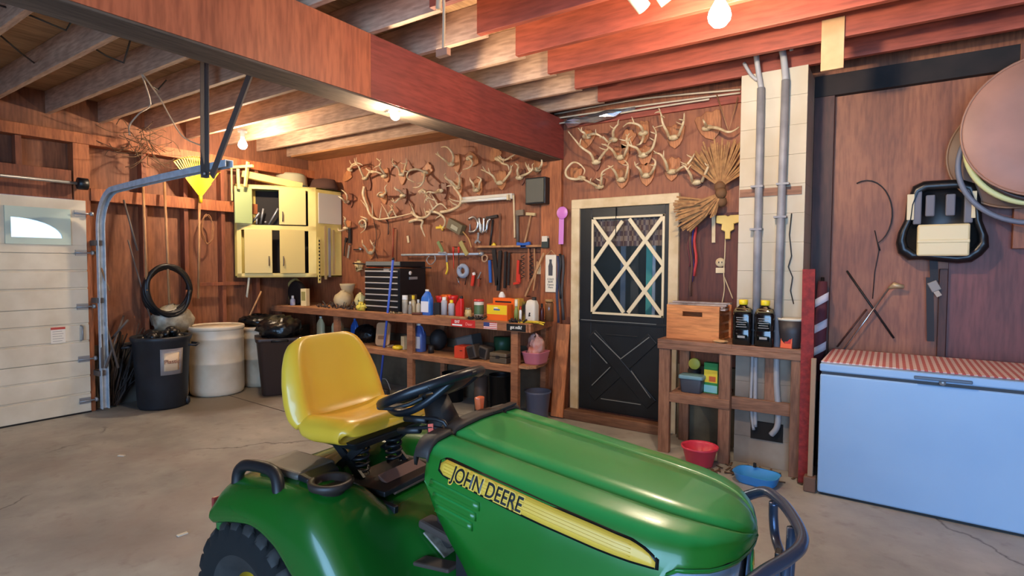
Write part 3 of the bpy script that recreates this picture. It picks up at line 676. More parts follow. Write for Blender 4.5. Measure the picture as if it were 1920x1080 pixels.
# each: label, plaque (px, py, width m, height m, tilt deg, material) or None, skull px, antlers [(points, [(where, dx, dy)])]
MOUNTS = [
 # ---- above the bench
 ('leftmost top antler plaque above the bench, pointing sideways with one small branched antler', (651,331,.13,.20,60,0), (656,318), [([(656,318),(662,308),(672,306),(680,310)], [(.3,-2,-9),(.6,3,-10)])]),
 ('antler mount with a dark tilted plaque second from the cabinet in the top row', (690,345,.14,.20,-25,1), (684,334), [([(682,333),(676,320),(670,309),(660,312)], [(.55,-4,-10),(.75,0,-12)]), ([(688,332),(694,322),(704,322),(716,326)], [(.4,-8,-8)])]),
 ('antler mount with a bright white skull plate in the top row', (724,329,.13,.19,-20,0), (720,330), [([(717,328),(706,322),(696,323),(686,316)], [(.3,2,-6)]), ([(721,326),(712,312),(714,304),(706,297)], [(.4,-12,6),(.7,6,-4)])]),
 ('antler mount with upright forked antlers beside the white skull plate', (755,332,.13,.2,0,0), (753,327), [([(750,326),(747,315),(738,308),(736,297)], [(.5,-8,-4),(.75,5,-4)]), ([(757,325),(760,313),(762,306),(762,297)], [(.4,10,-6),(.65,-10,-3)])]),
 ('antler mount on a plaque turned right with a wide looping antler', (800,320,.14,.2,55,0), (797,323), [([(796,322),(780,317),(766,322),(764,334),(778,342)], [(.3,-6,4),(.5,-10,-3),(.75,6,-8)]), ([(797,326),(794,340),(786,350),(774,352)], [(.4,-8,2)])]),
 ('topmost antler mount with a big hooked antler under the ceiling panel', (856,306,.13,.22,-12,0), (846,308), [([(849,305),(850,293),(844,281),(836,275),(827,276)], []), ([(843,308),(835,301),(826,294),(817,288)], [(.6,-3,-8),(.8,4,-6)])]),
 ('pointed plaque with one curved antler right of the hooked antler', (886,300,.16,.2,-65,0), (880,296), [([(880,296),(886,305),(880,314),(868,318)], [])]),
 ('mid row antler plaque near the middle with one antler reaching left', (832,358,.12,.2,-10,1), (825,358), [([(824,358),(814,361),(802,360),(796,368)], [(.5,3,10),(.8,-8,-4)])]),
 ('antler plaque with spread antlers left of the fluorescent tube', (860,350,.13,.22,-5,0), (857,352), [([(855,350),(846,340),(836,335),(834,328)], [(.5,-4,-8),(.8,6,-6)]), ([(860,350),(862,338),(861,330),(866,323)], [(.5,6,-8),(.7,-5,-10)])]),
 ('narrow antler mount with two short upright antlers above the tube light', (897,350,.13,.2,-15,0), (893,356), [([(889,356),(887,345),(882,338),(881,333)], []), ([(898,355),(899,344),(902,336),(894,331)], [])]),
 ('antler mount with wide V-shaped antlers above the tube light', (940,338,.15,.22,-8,0), (937,343), [([(930,341),(924,330),(914,323),(902,318)], [(.5,-2,-12),(.75,-4,-10)]), ([(944,340),(952,330),(958,320),(957,310)], [(.4,10,-6),(.7,8,-10)])]),
 ('antler plaque right under the beam with thick tangled antlers', (928,290,.15,.18,40,0), (934,298), [([(932,296),(942,306),(952,310),(955,320)], [(.4,5,-10)]), ([(934,294),(946,300),(958,294),(968,288)], [(.3,-4,-8),(.7,6,6)])]),
 ('antler mount right above the black speaker box with thin upright tines', (978,332,.11,.18,-5,1), (974,333), [([(972,331),(970,320),(972,312),(966,306)], [(.5,6,-8)]), ([(978,330),(990,325),(998,318),(998,308)], [(.5,-4,-10),(.8,6,-6)])]),
 ('small antler mount tucked beside the post at the beam end', (1009,312,.12,.16,10,0), (1007,318), [([(1003,318),(996,318),(988,312),(985,304)], [(.5,2,-8)]), ([(1010,317),(1015,310),(1016,302),(1013,295)], [])]),
 ('small antler mount low in the middle row right of a long shed antler', (720,371,.12,.18,-20,0), (716,367), [([(713,369),(708,366),(712,361),(718,361)], []), ([(719,366),(724,360),(722,352),(726,346)], [])]),
 ('mid row antler plaque with a hooked antler pointing left', (758,368,.12,.2,-10,1), (755,367), [([(755,363),(748,357),(742,355),(739,352)], [(.5,-3,-6)]), ([(755,370),(747,374),(740,380),(736,372)], [(.6,-6,-6)])]),
 ('antler mount beside the cabinet in the middle row with plaque turned right', (657,376,.12,.2,-10,1), (650,378), [([(649,380),(643,374),(638,370),(634,368)], []), ([(651,376),(651,368),(646,360),(640,356)], [])]),
 ('lowest antler mount beside the cabinet above the hand saws', (653,424,.12,.16,0,0), (648,428), [([(648,430),(641,432),(635,432),(634,428)], []), ([(649,424),(646,416),(648,410),(644,406)], [(.5,5,-3)])]),
 ('small curled antler mount under the long shed antlers', (684,420,.10,.16,-10,1), (681,424), [([(680,424),(674,418),(680,412),(686,418),(684,430),(676,437)], []), ([(683,420),(688,412),(682,408),(676,406)], [])]),
 ('little antler mount standing just above the black tool chest', (696,476,.12,.14,0,0), (695,474), [([(690,474),(685,464),(680,458),(679,450)], [(.6,5,-5)]), ([(699,474),(702,464),(697,456),(694,450)], [(.5,6,-6)])]),
 # ---- above the door
 ('big dark skull antler mount left above the door with long beams', (1119,306,.10,.16,0,1), (1118,304), [([(1113,302),(1107,288),(1090,276),(1078,262),(1065,246)], [(.55,6,-12)]), ([(1123,300),(1133,286),(1141,276),(1128,270)], [(.5,-12,-6),(.75,10,-6)])]),
 ('antler mount on a hidden plaque at the upper left under the foil pipe', (1101,262,.14,.2,25,0), (1100,256), [([(1098,258),(1096,250),(1090,246),(1084,240)], [(.6,3,-7)]), ([(1103,254),(1114,251),(1124,254),(1134,262)], [(.5,2,-8)])]),
 ('antler mount with a curved antler touching the foil pipe', (1176,262,.13,.2,30,0), (1150,262), [([(1150,258),(1150,246),(1156,236),(1162,232)], [(.5,-6,-6),(.8,5,-8)]), ([(1147,262),(1140,266),(1132,258),(1124,258)], [(.5,-4,-8)])]),
 ('arched antler mount high above the door centre', (1206,248,.13,.22,-10,0), (1206,250), [([(1206,248),(1202,238),(1192,232),(1178,231),(1168,238)], [(.55,-3,-12)]), ([(1207,256),(1204,264),(1200,270),(1194,272)], [])]),
 ('antler mount in the second row left with skull plate over the door edge', (1167,290,.15,.2,-5,0), (1163,295), [([(1156,295),(1150,284),(1142,276),(1134,270)], [(.5,-8,-8)]), ([(1170,293),(1175,280),(1178,266),(1174,252)], [(.5,-8,-4),(.7,10,-8)])]),
 ('antler mount with many tines in the second row centre', (1210,292,.15,.2,-5,0), (1206,291), [([(1202,290),(1194,278),(1180,272),(1174,262),(1180,250)], [(.4,-3,-14),(.7,-12,-4)]), ([(1212,288),(1222,280),(1228,264),(1230,248),(1224,236)], [(.5,-8,-6),(.7,-9,-4)])]),
 ('tall antler mount highest on the right of the group with a forked top', (1266,256,.17,.22,0,0), (1263,258), [([(1254,256),(1250,246),(1243,232),(1240,216),(1235,202)], [(.45,-14,4),(.7,8,4),(.85,-8,3)]), ([(1272,255),(1278,240),(1282,226),(1283,212)], [(.5,-10,-6),(.7,-7,-2)])]),
 ('lower left plaque antler mount directly above the door frame', (1167,334,.15,.2,0,0), (1165,337), [([(1158,335),(1153,322),(1146,314),(1140,311)], [(.6,6,-4)]), ([(1173,334),(1176,322),(1177,308),(1170,300)], [(.6,-8,-2)])]),
 ('lower centre shield plaque antler mount above the door', (1213,327,.16,.22,0,0), (1211,329), [([(1204,328),(1200,318),(1192,310),(1190,303)], [(.6,7,-4)]), ([(1219,327),(1226,316),(1229,303),(1222,296)], [(.5,-8,-2)])]),
 ('lower right shield plaque antler mount with wide antlers above the door', (1260,317,.16,.22,0,0), (1260,322), [([(1252,320),(1248,304),(1238,289),(1226,288)], [(.5,2,-14),(.8,-5,-5)]), ([(1268,321),(1278,314),(1288,309),(1298,296),(1302,288)], [(.5,-10,-6),(.75,-8,-6)])]),
 ('plain skull plate antlers at the right end just over the palm broom', (1308,342,.11,.10,0,1), (1306,342), [([(1298,341),(1295,328),(1286,314),(1278,308)], [(.55,8,-8)]), ([(1316,341),(1322,326),(1328,312),(1326,308)], [(.7,-4,-6)])]),
 ('looped antler mount at the lower left beside the beam', (1080,326,.14,.13,10,0), (1090,334), [([(1090,334),(1078,336),(1064,332),(1061,320),(1072,306),(1084,306),(1096,318),(1094,328)], [])]),
 ('upside-down skull antler mount just above the left door corner', (1124,345,.12,.12,0,1), (1124,350), [([(1121,350),(1110,344),(1098,338),(1090,333)], [(.4,4,-8)]), ([(1127,347),(1128,334),(1130,322),(1150,311)], [(.4,10,-4),(.2,-8,-6)])]),
 ('big rounded plaque with long sideways antlers near the pillar', (1331,236,.22,.26,-15,0), (1326,240), [([(1327,239),(1345,240),(1362,247),(1374,246),(1386,238)], []), ([(1325,238),(1322,232),(1320,228),(1318,224)], [])]),
]
for lb, pl_, sk, ants in MOUNTS:
    c = aty(pl_[0], pl_[1], YW-.012); t = thing('antler_mount', lb, 'antler mount', tuple(c), 0, 'antler mounts on the back wall')
    mb = MB(); mb.prism(shield(pl_[2]*.95, pl_[3]*.95), FY((c.x, YW-.001, c.z), R(pl_[4])), .022); mb.build('plaque', [M_plq, M_plq2][pl_[5]], t, world=True, bevel=.005)
    s = aty(sk[0], sk[1], YW-.045)
    mb = MB(); mb.sphere(s, .04, 6, sc=(1.15, .75, .6), rot=(0, R(pl_[4]*.3), 0)); mb.tube([s+Vector((0,.0,0)), Vector((s.x, YW-.01, s.z-.005))], .02, 6)
    mb.build('skull_plate', M_bone, t, world=True)
    for pts, tn in ants: antler_mesh(pts, .0125, tn).build('antler', M_antler, t, world=True)
# loose shed antlers hung in a row below the mounts
SHEDS = [
 ('longest shed antler sweeping left to right under the mounts', [(683,350),(681,365),(688,385),(694,402),(708,411),(730,409),(752,405),(772,400)], [(.35,-14,-18),(.5,4,-26),(.6,10,-24),(.72,-16,-28),(.82,-14,-24)]),
 ('shed antler arching in the middle with many short tines', [(772,398),(785,408),(800,406),(812,392),(826,382),(838,392)], [(.15,-8,-22),(.4,-2,-16),(.6,-6,-18),(.75,-10,-20)]),
 ('heavy shed antler curving up beside the tube light', [(826,398),(846,394),(862,384),(863,368),(852,352),(844,342),(838,336)], [(.3,-18,-14),(.4,-24,-8),(.75,-10,2)]),
 ('shed antler with a downward hook above the pipe rail', [(768,416),(780,412),(792,414),(790,424),(793,434),(797,444)], [(.25,16,-2)]),
 ('shed antler curling down right of the middle', [(800,398),(818,398),(832,408),(834,420),(828,430)], [(.4,-10,8),(.2,-8,-6)]),
 ('bunch of thin broken antler pieces tied above the chest', [(728,404),(732,398),(736,390),(734,384)], [(.2,10,-6),(.4,12,-2),(.6,8,-6)]),
 ('dark twisted shed antler in the middle of the wall', [(786,360),(794,356),(800,366),(806,372),(818,376)], [(.3,-6,8),(.6,4,10),(.7,-6,10)]),
]
for lb, pts, tn in SHEDS:
    mb = antler_mesh(pts, .016, tn, .04, .05, .03)
    one('shed_antler', lb, 'antler', mb, M_antler, 'loose shed antlers on the back wall')

# ============================================================ TOOLS AND THINGS ON THE BACK WALL ABOVE THE BENCH
YT = YW-.001
M_ply_strip = wood('pegboard_brown', (120,74,48), (92,56,38), 'z', 6, .7)
M_red2 = mat('tool_red', (206,54,36), .4); M_blue = mat('tool_blue', (44,92,170), .4); M_yel = mat('tool_yellow', (228,192,50), .4)
M_chrome = mat('chrome_tool', (190,190,190), .25, .9); M_tdark = mat('tool_dark', (46,42,42), .5, .4); M_grn = mat('tool_green', (120,136,84), .6)
M_wh = M_handle
def wp(px, py, off=.02): return aty(px, py, YW-off)
def hang(name, label, cat, loc): return thing(name, label, cat, tuple(loc))
# tube light
a, b = wp(866,375,.05), wp(960,367,.05)
t = hang('tube_light', 'white unlit fluorescent strip light on the back wall', 'lamp', (a+b)/2)
z = (a.z+b.z)/2
MB().bar((a.x,YW-.03,z),(b.x,YW-.03,z), .05, .055).build('housing', M_white, t, world=True, bevel=.004)
MB().tube([(a.x+.02,YW-.075,z-.02),(b.x-.04,YW-.075,z-.02)], .016).build('tube', mat('tube_off', (230,226,210), .3), t, world=True)
for x in (a.x+.012, b.x-.03): MB().box((x,YW-.065,z-.015),(.02,.045,.055)).build('end_cap', M_cream, t, world=True)
# speaker
p0, p1 = wp(984,334,.14), wp(1021,381,.14)
t = hang('wall_speaker', 'black speaker box with a grey grille high beside the post', 'speaker', (p0+p1)/2)
MB().bx(p0.x,p1.x,YW-.13,YT,p1.z,p0.z).build('case', M_black, t, world=True, bevel=.006)
MB().bx(p0.x+.015,p1.x-.015,YW-.138,YW-.13,p1.z+.015,p0.z-.015).build('grille', mat('grille_grey', (92,88,76), .8), t, world=True)
# pink measuring scoop-like swatter on the post
t = hang('fly_swatter', 'pink plastic swatter with a round top hanging on the post', 'swatter', wp(1054,424,.06))
c = wp(1054,399,.06); MB().lathe([(.055,-.003),(.06,0),(.055,.004),(.03,.006),(.001,.006)], c, 20, 'y').build('round_top', mat('pink_clear', (206,120,190), .3), t, world=True)
a, b = wp(1053,409,.055), wp(1052,458,.055); MB().bar(a, b, .052, .008, (0,1,0)).build('strip', mat('pink', (208,130,196), .4), t, world=True, bevel=.002)
# pipe rail
a, b = wp(753,478,.06), wp(902,476,.06)
t = hang('pipe_rail', 'grey steel pipe fixed level across the wall behind the bench', 'pipe', (a+b)/2)
MB().tube([a, b], .012).build('pipe', M_galv, t, world=True)
for q in (.02,.25,.5,.98): p = a.lerp(b, q); MB().tube([(p.x, YT, p.z), p], .008, 6).build('bracket', M_steel, t, world=True)
MB().lathe([(.016,-.02),(.024,-.01),(.024,.02),(.016,.03)], b, 10, 'x').build('coupling', M_steel, t, world=True)
# tool rack board
a, b = wp(893,463,.045), wp(1020,462,.045)
t = hang('tool_rack', 'wooden tool rack board with tools hanging from it near the post', 'rack', (a+b)/2)
MB().bx(a.x, b.x, YW-.075, YT, a.z-.012, a.z+.010).build('board', mat('rack_wood', (190,136,88), .7, c2=(150,100,62), scale=20), t, world=True, bevel=.004)
MB().bx(a.x, b.x, YW-.02, YT, a.z-.06, a.z-.012).build('back_rail', M_ply_strip, t, world=True)
def flat_tool(name, label, cat, pieces, off=.03):
    """pieces: list of (part name, material, [(px,py)...], half width m, thickness) drawn as bars on the wall"""
    ctr = wp(*pieces[0][2][0], off); t = hang(name, label, cat, ctr)
    for pn, m, pts, w, th in pieces:
        P = [wp(x, y, off) for x, y in pts]; mb = MB()
        if th == 'tube': mb.tube(smooth_path(P, 4) if len(P) > 2 else P, w, 8)
        else:
            for p, q in zip(P[:-1], P[1:]): mb.bar(p, q, w*2, th, (0,1,0))
        mb.build(pn, m, t, world=True, bevel=0 if th == 'tube' else .0015)
    P0 = wp(*pieces[0][2][0], off)
    MB().tube([(P0.x, YT, P0.z), (P0.x, YW-off-.004, P0.z)], .0035, 6).build('nail', M_tdark, t, world=True)
    return t
F = flat_tool
F('hand_saw', 'small hand saw with pale blade hanging under the lowest left antlers', 'saw', [('blade', M_chrome, [(655,460),(652,484)], .016, .003), ('grip', M_tdark, [(656,428),(656,456)], .02, .022)])
F('hand_saw', 'dark hand saw left of the pale bladed one beside the cabinet', 'saw', [('blade', M_tdark, [(648,452),(645,480)], .012, .003), ('grip', M_tdark, [(650,446),(648,454)], .016, .02)])
F('pulley', 'small round metal pulley on the wall left of the tool chest', 'pulley', [('arm', M_tdark, [(663,468),(672,468)], .008, .012), ('wheel', M_chrome, [(674,466),(678,468)], .02, 'tube')])
F('electric_box', 'olive grey electric box hanging on the wall by its cable', 'sander', [('body', mat('olive_box', (104,92,66), .5), [(843,418),(868,432)], .055, .07), ('plate', mat('plate_grey', (170,160,130), .5), [(850,424),(862,431)], .022, .082), ('cable', mat('cable_orange', (196,146,86), .5), [(868,435),(878,447),(884,464)], .007, 'tube')], .05)
for i, (lb, pts, sc) in enumerate([('grey C-clamp hanging widest at the left of the row of clamps', [(879,411),(888,407),(895,414),(895,427),(889,434),(879,434)], [(881,437),(881,420)]), ('shiny C-clamp between two other clamps on the wall', [(898,408),(900,422),(901,434),(906,435),(907,422),(907,408)], [(903,438),(903,420)]), ('slim chrome clamp with a bent arm right of the shiny clamp', [(906,434),(912,432),(914,420),(919,410)], [(912,436),(912,428)])]):
    F('c_clamp', lb, 'clamp', [('frame', M_chrome, pts, .014, 'tube'), ('screw', M_steel, sc, .006, 'tube')], .04)
F('adjustable_wrench', 'chrome adjustable wrench hanging below the clamps', 'wrench', [('shank', M_chrome, [(897,436),(896,452)], .012, .010), ('jaw', M_chrome, [(891,456),(895,450),(901,455)], .012, .014)])
F('claw_hammer', 'hammer with a dark head and slim handle right of the clamps', 'hammer', [('handle', M_tdark, [(919,462),(924,412)], .011, 'tube'), ('head', M_tdark, [(912,409),(933,405)], .014, .03)])
F('chisel', 'long brown file hanging between the hammer and the hatchet', 'file', [('blade', M_ply_strip, [(937,462),(938,400)], .008, .006)])
F('thin_lath', 'thin pale slat hanging from the strip light cable', 'slat', [('slat', M_cream, [(965,446),(963,366)], .009, .006)])
F('hatchet', 'hatchet with a worn grey head upright on the tool rack', 'hatchet', [('handle', mat('handle_grey', (96,84,74), .6), [(971,458),(970,402)], .017, 'tube'), ('head', mat('hatchet_head', (128,112,92), .6, .3), [(968,400),(982,398)], .028, .03)])
F('ball_hammer', 'hammer with a pale curved handle right of the hatchet', 'hammer', [('handle', M_wh, [(984,455),(990,430),(995,404)], .011, 'tube'), ('head', mat('head_pale', (196,170,120), .5), [(987,401),(1004,402)], .014, .028)])
F('blue_clamp', 'blue ratchet tool lying on the tool rack', 'clamp', [('body', M_blue, [(970,457),(982,459),(994,456)], .016, .03), ('grip', M_blue, [(977,462),(988,462)], .010, .03)], .06)
F('yellow_spool', 'small yellow spool sitting on the left end of the tool rack', 'spool', [('spool', M_yel, [(924,461),(928,457)], .02, 'tube')], .05)
one('small_box', 'small dark green box with a white top clipped at the post', 'box', MB().bx(wp(1021,446).x, wp(1033,446).x, YW-.08, YW-.046, wp(1025,465).z, wp(1025,447).z), mat('box_darkgreen', (48,58,54), .5), bevel=.003)
one('white_switch', 'tiny white switch box on top of the dark green box', 'switch', MB().bx(wp(1022,446).x, wp(1032,446).x, YW-.084, YW-.046, wp(1025,453.5).z, wp(1025,445.5).z+.012), M_white, bevel=.002)
# below the rails
F('hacksaw', 'green handled hacksaw with yellow grip hanging on the pipe', 'hacksaw', [('frame', M_chrome, [(822,474),(837,474),(838,492)], .010, .010), ('grip', M_yel, [(838,492),(839,505),(836,514)], .011, 'tube')], .08)
F('plastic_grip', 'olive green plastic handle clipped over the pipe', 'handle', [('grip', M_grn, [(821,453),(826,463),(830,472)], .018, .014)], .08)
F('wood_scraper', 'olive flat scraper stick resting across the pipe', 'scraper', [('stick', mat('olive_stick', (166,150,88), .6), [(863,453),(876,478)], .024, .012)], .085)
for i, (x, lb) in enumerate(((850,'left of two red handled screwdrivers hung on the pipe'), (860,'right of two red handled screwdrivers hung on the pipe'))):
    F('screwdriver', lb, 'screwdriver', [('grip', M_red2, [(x,463),(x,474)], .011, 'tube'), ('blade', M_red2 if i == 0 else M_tdark, [(x,474),(x+1,504)], .0045, 'tube')], .08)
F('pliers', 'curved metal caliper hanging from the pipe', 'pliers', [('left_jaw', M_steel, [(805,480),(800,487),(803,494),(807,496)], .006, 'tube'), ('right_jaw', M_steel, [(809,496),(816,488),(815,478)], .006, 'tube')], .08)
F('long_rod', 'long thin metal rod lying level above the tool chest', 'rod', [('rod', M_tdark, [(662,494),(700,496),(750,500),(808,502)], .008, 'tube')], .18)
F('plastic_scraper', 'orange plastic scraper handle on the rod above the chest', 'knife', [('grip', mat('orange_grip', (228,84,40), .4), [(692,500),(718,500)], .016, 'tube')], .20)
c = wp(868,508,.06); t = hang('tape_roll', 'roll of grey duct tape hung below the pipe', 'tape', c)
pts = [c+Vector((.055*math.cos(2*math.pi*i/24), 0, .055*math.sin(2*math.pi*i/24))) for i in range(24)]
MB().tube(pts, .026, 8, closed=True).build('tape', mat('duct_tape', (150,160,176), .35), t, world=True)
F('clamp_ring', 'round clamp ring at the end of the pipe', 'ring', [('ring', mat('ring_tan', (176,140,106), .5), [(904,481),(910,478),(914,483),(911,490),(905,489),(904,481)], .008, 'tube')], .06)
F('metal_tongs', 'pair of tongs hanging under the duct tape', 'tongs', [('left_arm', M_chrome, [(857,520),(862,534)], .006, 'tube'), ('right_arm', M_tdark, [(875,515),(872,534)], .005, 'tube')], .06)
F('red_pliers', 'red and white handled pliers hanging right of the tape', 'pliers', [('grip', M_red2, [(888,514),(885,536)], .016, .016), ('top', M_wht, [(888,511),(889,516)], .015, .018)], .06)
F('tin_snips', 'tin snips with pale jaws right of the red pliers', 'snips', [('jaw', M_chrome, [(896,523),(902,510)], .008, .01), ('grip', mat('grip_brown', (150,70,50), .5), [(898,523),(897,537)], .010, .014)], .06)
BL = [((918,488),(920,530),M_blue,.014,'blue handled pliers hanging at the left under the tool rack'), ((926,468),(932,535),M_tdark,.022,'wide black saw blade hanging under the tool rack'), ((938,470),(934,545),M_tdark,.018,'black pry bar hanging right of the wide saw blade'), ((948,472),(946,540),M_tdark,.012,'black punch hanging in the middle under the tool rack'), ((955,474),(953,535),M_tdark,.010,'thin black rasp hanging left of the red pipe wrench')]
for a, b, m, w, lb in BL: F('hanging_tool', lb, 'tool', [('body', m, [a, b], w, .018)], .05)
F('pipe_wrench', 'bright orange-red pipe wrench hanging under the tool rack', 'wrench', [('shank', M_red2, [(972,488),(970,528)], .012, .016), ('hook', M_red2, [(963,532),(974,530),(973,514)], .012, .018)], .06)
for i, (x, lb) in enumerate(((980,'spiral wire file left of the double saws'), (996,'black spiral wire file right of the saws'))):
    pts = []
    for k in range(40): a = k*.9; p = wp(x, 478+k*1.15, .05); pts.append(p + Vector((.02*math.cos(a), .0, 0)))
    one('spring', lb, 'spring', MB().tube(pts, .0045, 5), M_tdark)
F('keyhole_saw', 'long narrow copper coloured saw hanging near the post', 'saw', [('blade', mat('copper_blade', (176,112,76), .4, .4), [(991,466),(991,528)], .008, .006)], .06)
F('keyhole_saw', 'pale narrow saw blade just right of the copper coloured saw', 'saw', [('blade', M_wh, [(1002,466),(1003,520)], .006, .005)], .06)
F('wooden_brace', 'long pale wooden brace leaning against the wall beside the opener sign', 'brace', [('left_bar', M_wh, [(985,556),(1020,474)], .010, .016), ('right_bar', M_wh, [(1000,545),(1008,490)], .007, .012)], .09)
F('outlet_plate', 'cream outlet plate on the wall right of the saws', 'outlet', [('plate', M_cream, [(1012,491),(1012,514)], .032, .02), ('socket', M_tdark, [(1012,498),(1012,500)], .009, .026)], .03)
# bottle opener plaque
a, b = wp(1023,478,.06), wp(1042,548,.06); cx_, cz_ = (a.x+b.x)/2, (a.z+b.z)/2; w, h = b.x-a.x, a.z-b.z
t = hang('opener_plaque', 'white hanging plaque with a bottle shape and lettering beside the post', 'sign', (cx_, YW-.06, cz_))
MB().bx(a.x, b.x, YW-.062, YW-.048, b.z, a.z).build('board', mat('plaque_white', (232,220,196), .6), t, world=True, bevel=.002)
MB().prism([(-.022,-.07),(.022,-.07),(.024,.02),(.012,.055),(.014,.085),(-.014,.085),(-.012,.055),(-.024,.02)], FY((cx_, YW-.0625, cz_+.05)), .002).build('bottle_shape', mat('opener_grey', (74,72,76), .5), t, world=True)
for i, s_ in enumerate(('COLD','BEER','Opens','Here')):
    text('lettering', s_, .026, FY((cx_, YW-.063, cz_-.055-.026*i)), mat('ink_dark', (40,36,34), .6), t)
MB().tube([(a.x+.01, YW-.055, a.z), (cx_, YW-.05, a.z+.045), (b.x-.01, YW-.055, a.z)], .003, 5).build('cord', mat('jute', (190,150,96), .8), t, world=True)
# straps and chains beside the door
for i, (x, y0, y1, m, lb) in enumerate(((1046,480,605,mat('strap_blue',(62,66,92),.7),'dark blue strap hanging between the post and the door'), (1055,478,600,mat('strap_grey',(72,66,66),.7),'grey strap hanging closest to the door frame'), (1050,476,560,M_tdark,'knotted dark cord hanging among the straps by the door'))):
    P = [wp(x+1.5*math.sin(k), y0+(y1-y0)*k/8, .05+.01*i) for k in range(9)]
    one('strap', lb, 'strap', MB().tube(P, [.014]*9, 6, flat=.4), m)
F('paper_tag', 'small paper tag pinned above the pipe rail', 'tag', [('paper', M_cream, [(764,442),(766,455)], .016, .002)], .012)
F('glue_gun', 'small yellow plastic gun among the shed antlers', 'tool', [('body', M_yel, [(818,427),(833,426)], .012, .02), ('stem', M_yel, [(825,422),(830,432)], .006, .014)], .05)
F('red_rod', 'thin reddish rod hanging from the wall behind the blue broom pole', 'rod', [('rod', mat('rod_red', (150,66,42), .5), [(738,428),(736,487)], .010, 'tube')], .04)
F('thin_chain', 'thin wire hanging down between the antlers and the tool chest', 'wire', [('wire', M_tdark, [(700,410),(706,440),(703,466),(708,485)], .004, 'tube')], .02)
F('hooked_bar', 'thin hooked bar hanging from the wall below the curled antler', 'bar', [('bar', M_tdark, [(724,412),(728,420),(728,440)], .006, 'tube')], .02)
# cables under the joists and the foil wrapped pipe
for i, (a, b, c, lb) in enumerate((((1040,214),(1200,186),(1388,168),'white cable running highest along the top of the wall'), ((1042,222),(1220,196),(1388,174),'white cable running just below the highest one'), ((1046,232),(1200,206),(1330,186),'pale cable sagging above the foil wrapped pipe'))):
    P = smooth_path([aty(*q, YW-.06-.012*i) for q in (a, b, c)], 8)
    one('cable', lb, 'cable', MB().tube(P, .008, 6), mat('cable_white', (206,188,160), .5))
P = [aty(1065+k*12.5, 231-k*2.6 - (2 if k > 7 else 0), YW-.09) for k in range(11)]
mb = MB(); r_ = random.Random(2); mb.tube(P, [.03+.012*r_.random() if k < 8 else .012 for k in range(11)], 10)
for v in mb.bm.verts: v.co += Vector((r_.uniform(-.008,.008), r_.uniform(-.008,.008), r_.uniform(-.008,.008)))
o = one('foil_pipe', 'pipe wrapped in crumpled silver foil above the antlers', 'pipe', mb, mat('foil', (196,200,206), .22, .9), smooth=False)
# ============================================================ HOUSE DOOR
M_doorb = mat('door_black', (22,27,31), .42, c2=(14,17,20), scale=5)
M_sash = mat('sash_cream', (222,204,166), .5)
fx0, fx1, fz = -2.497, -1.483, 2.03
d2 = thing('door_2', '', 'door', (-1.96, YW, 0)); del d2['label'], d2['category']; d2['kind'] = 'structure'
mb = MB(); mb.bx(fx0, fx0+.085, YW-.05, YW+.0, .0, fz-.07); mb.bx(fx1-.085, fx1, YW-.05, YW, .0, fz-.07); mb.bx(fx0+.001, fx1-.001, YW-.052, YW, fz-.075, fz+.012)
mb.build('door_frame', M_cream, d2, world=True, bevel=.006)
dx0, dx1 = fx0+.085, fx1-.085; yd = YW-.028; gx0, gx1, gz0, gz1 = -2.292, -1.606, .985, 1.872
mb = MB(); mb.bx(dx0, gx0, yd, YW-.002, .09, fz-.075); mb.bx(gx1, dx1, yd, YW-.002, .09, fz-.075); mb.bx(gx0, gx1, yd, YW-.002, gz1, fz-.075); mb.bx(gx0, gx1, yd, YW-.002, .09, gz0)
leaf = mb.build('leaf', M_doorb, d2, world=True, bevel=.003)
# cross-buck on the lower half
mb = MB(); lx0, lx1, lz0, lz1 = dx0+.13, dx1-.13, .22, .80
def xbar(a, b, w, m_): m_.bar((a[0], yd-.004, a[1]), (b[0], yd-.004, b[1]), w, .014, (0,1,0))
xbar((lx0,lz0),(lx1,lz1),.115,mb); mb.bar((lx0, yd-.0055, lz1), (lx1, yd-.0055, lz0), .115, .014, (0,1,0))
mb.build('cross_buck', M_doorb, leaf, world=True, bevel=.005)
mb = MB(); mb.bx(lx0+.12, lx1-.12, yd-.006, yd, lz0-.012, lz0+.004); mb.bx(lx0+.14, lx1-.14, yd-.006, yd, lz1-.004, lz1+.008)
mb.bx(dx0, dx1, yd-.008, yd, .905, .925)
ed = mat('worn_edge', (122,122,116), .6)
E_ = .06
mid = ((lx0+lx1)/2, (lz0+lz1)/2); w45 = .0575
dv = Vector((lx1-lx0, lz1-lz0)).normalized()
for s_ in (1,): pass
mb.build('moulding', M_doorb, leaf, world=True, bevel=.002)
mb = MB()
def edge(a, b): mb.bar((a[0], yd-.012, a[1]), (b[0], yd-.012, b[1]), .008, .004, (0,1,0))
cx_, cz_ = mid
edge((lx0+.03, lz1+.01), (cx_, cz_+.085)); edge((cx_, cz_+.085), (lx1-.03, lz1+.01)); edge((lx0+.01, lz0+.10), (cx_-.1, cz_+.0)); edge((cx_+.1, cz_-.01), (lx1-.01, lz0+.06)); edge((lx0-.0, lz1-.11), (cx_-.13, cz_+.03))
mb.bx(lx0+.1, lx1-.1, yd-.008, yd-.004, lz0-.016, lz0-.008); mb.bx(dx0+.02, dx1-.1, yd-.0095, yd-.006, .922, .928)
mb.build('worn_edges', ed, leaf, world=True)
sash = MB(); fw = .02
for a in ((gx0,gx1,gz0,gz0+fw),(gx0,gx1,gz1-fw,gz1),(gx0,gx0+fw,gz0,gz1),(gx1-fw,gx1,gz0,gz1)): sash.bx(a[0],a[1],yd-.012,yd+.004,a[2],a[3])
sash = sash.build('sash', M_sash, leaf, world=True, bevel=.002)
gw, gh = gx1-gx0, gz1-gz0; xm = (gx0+gx1)/2
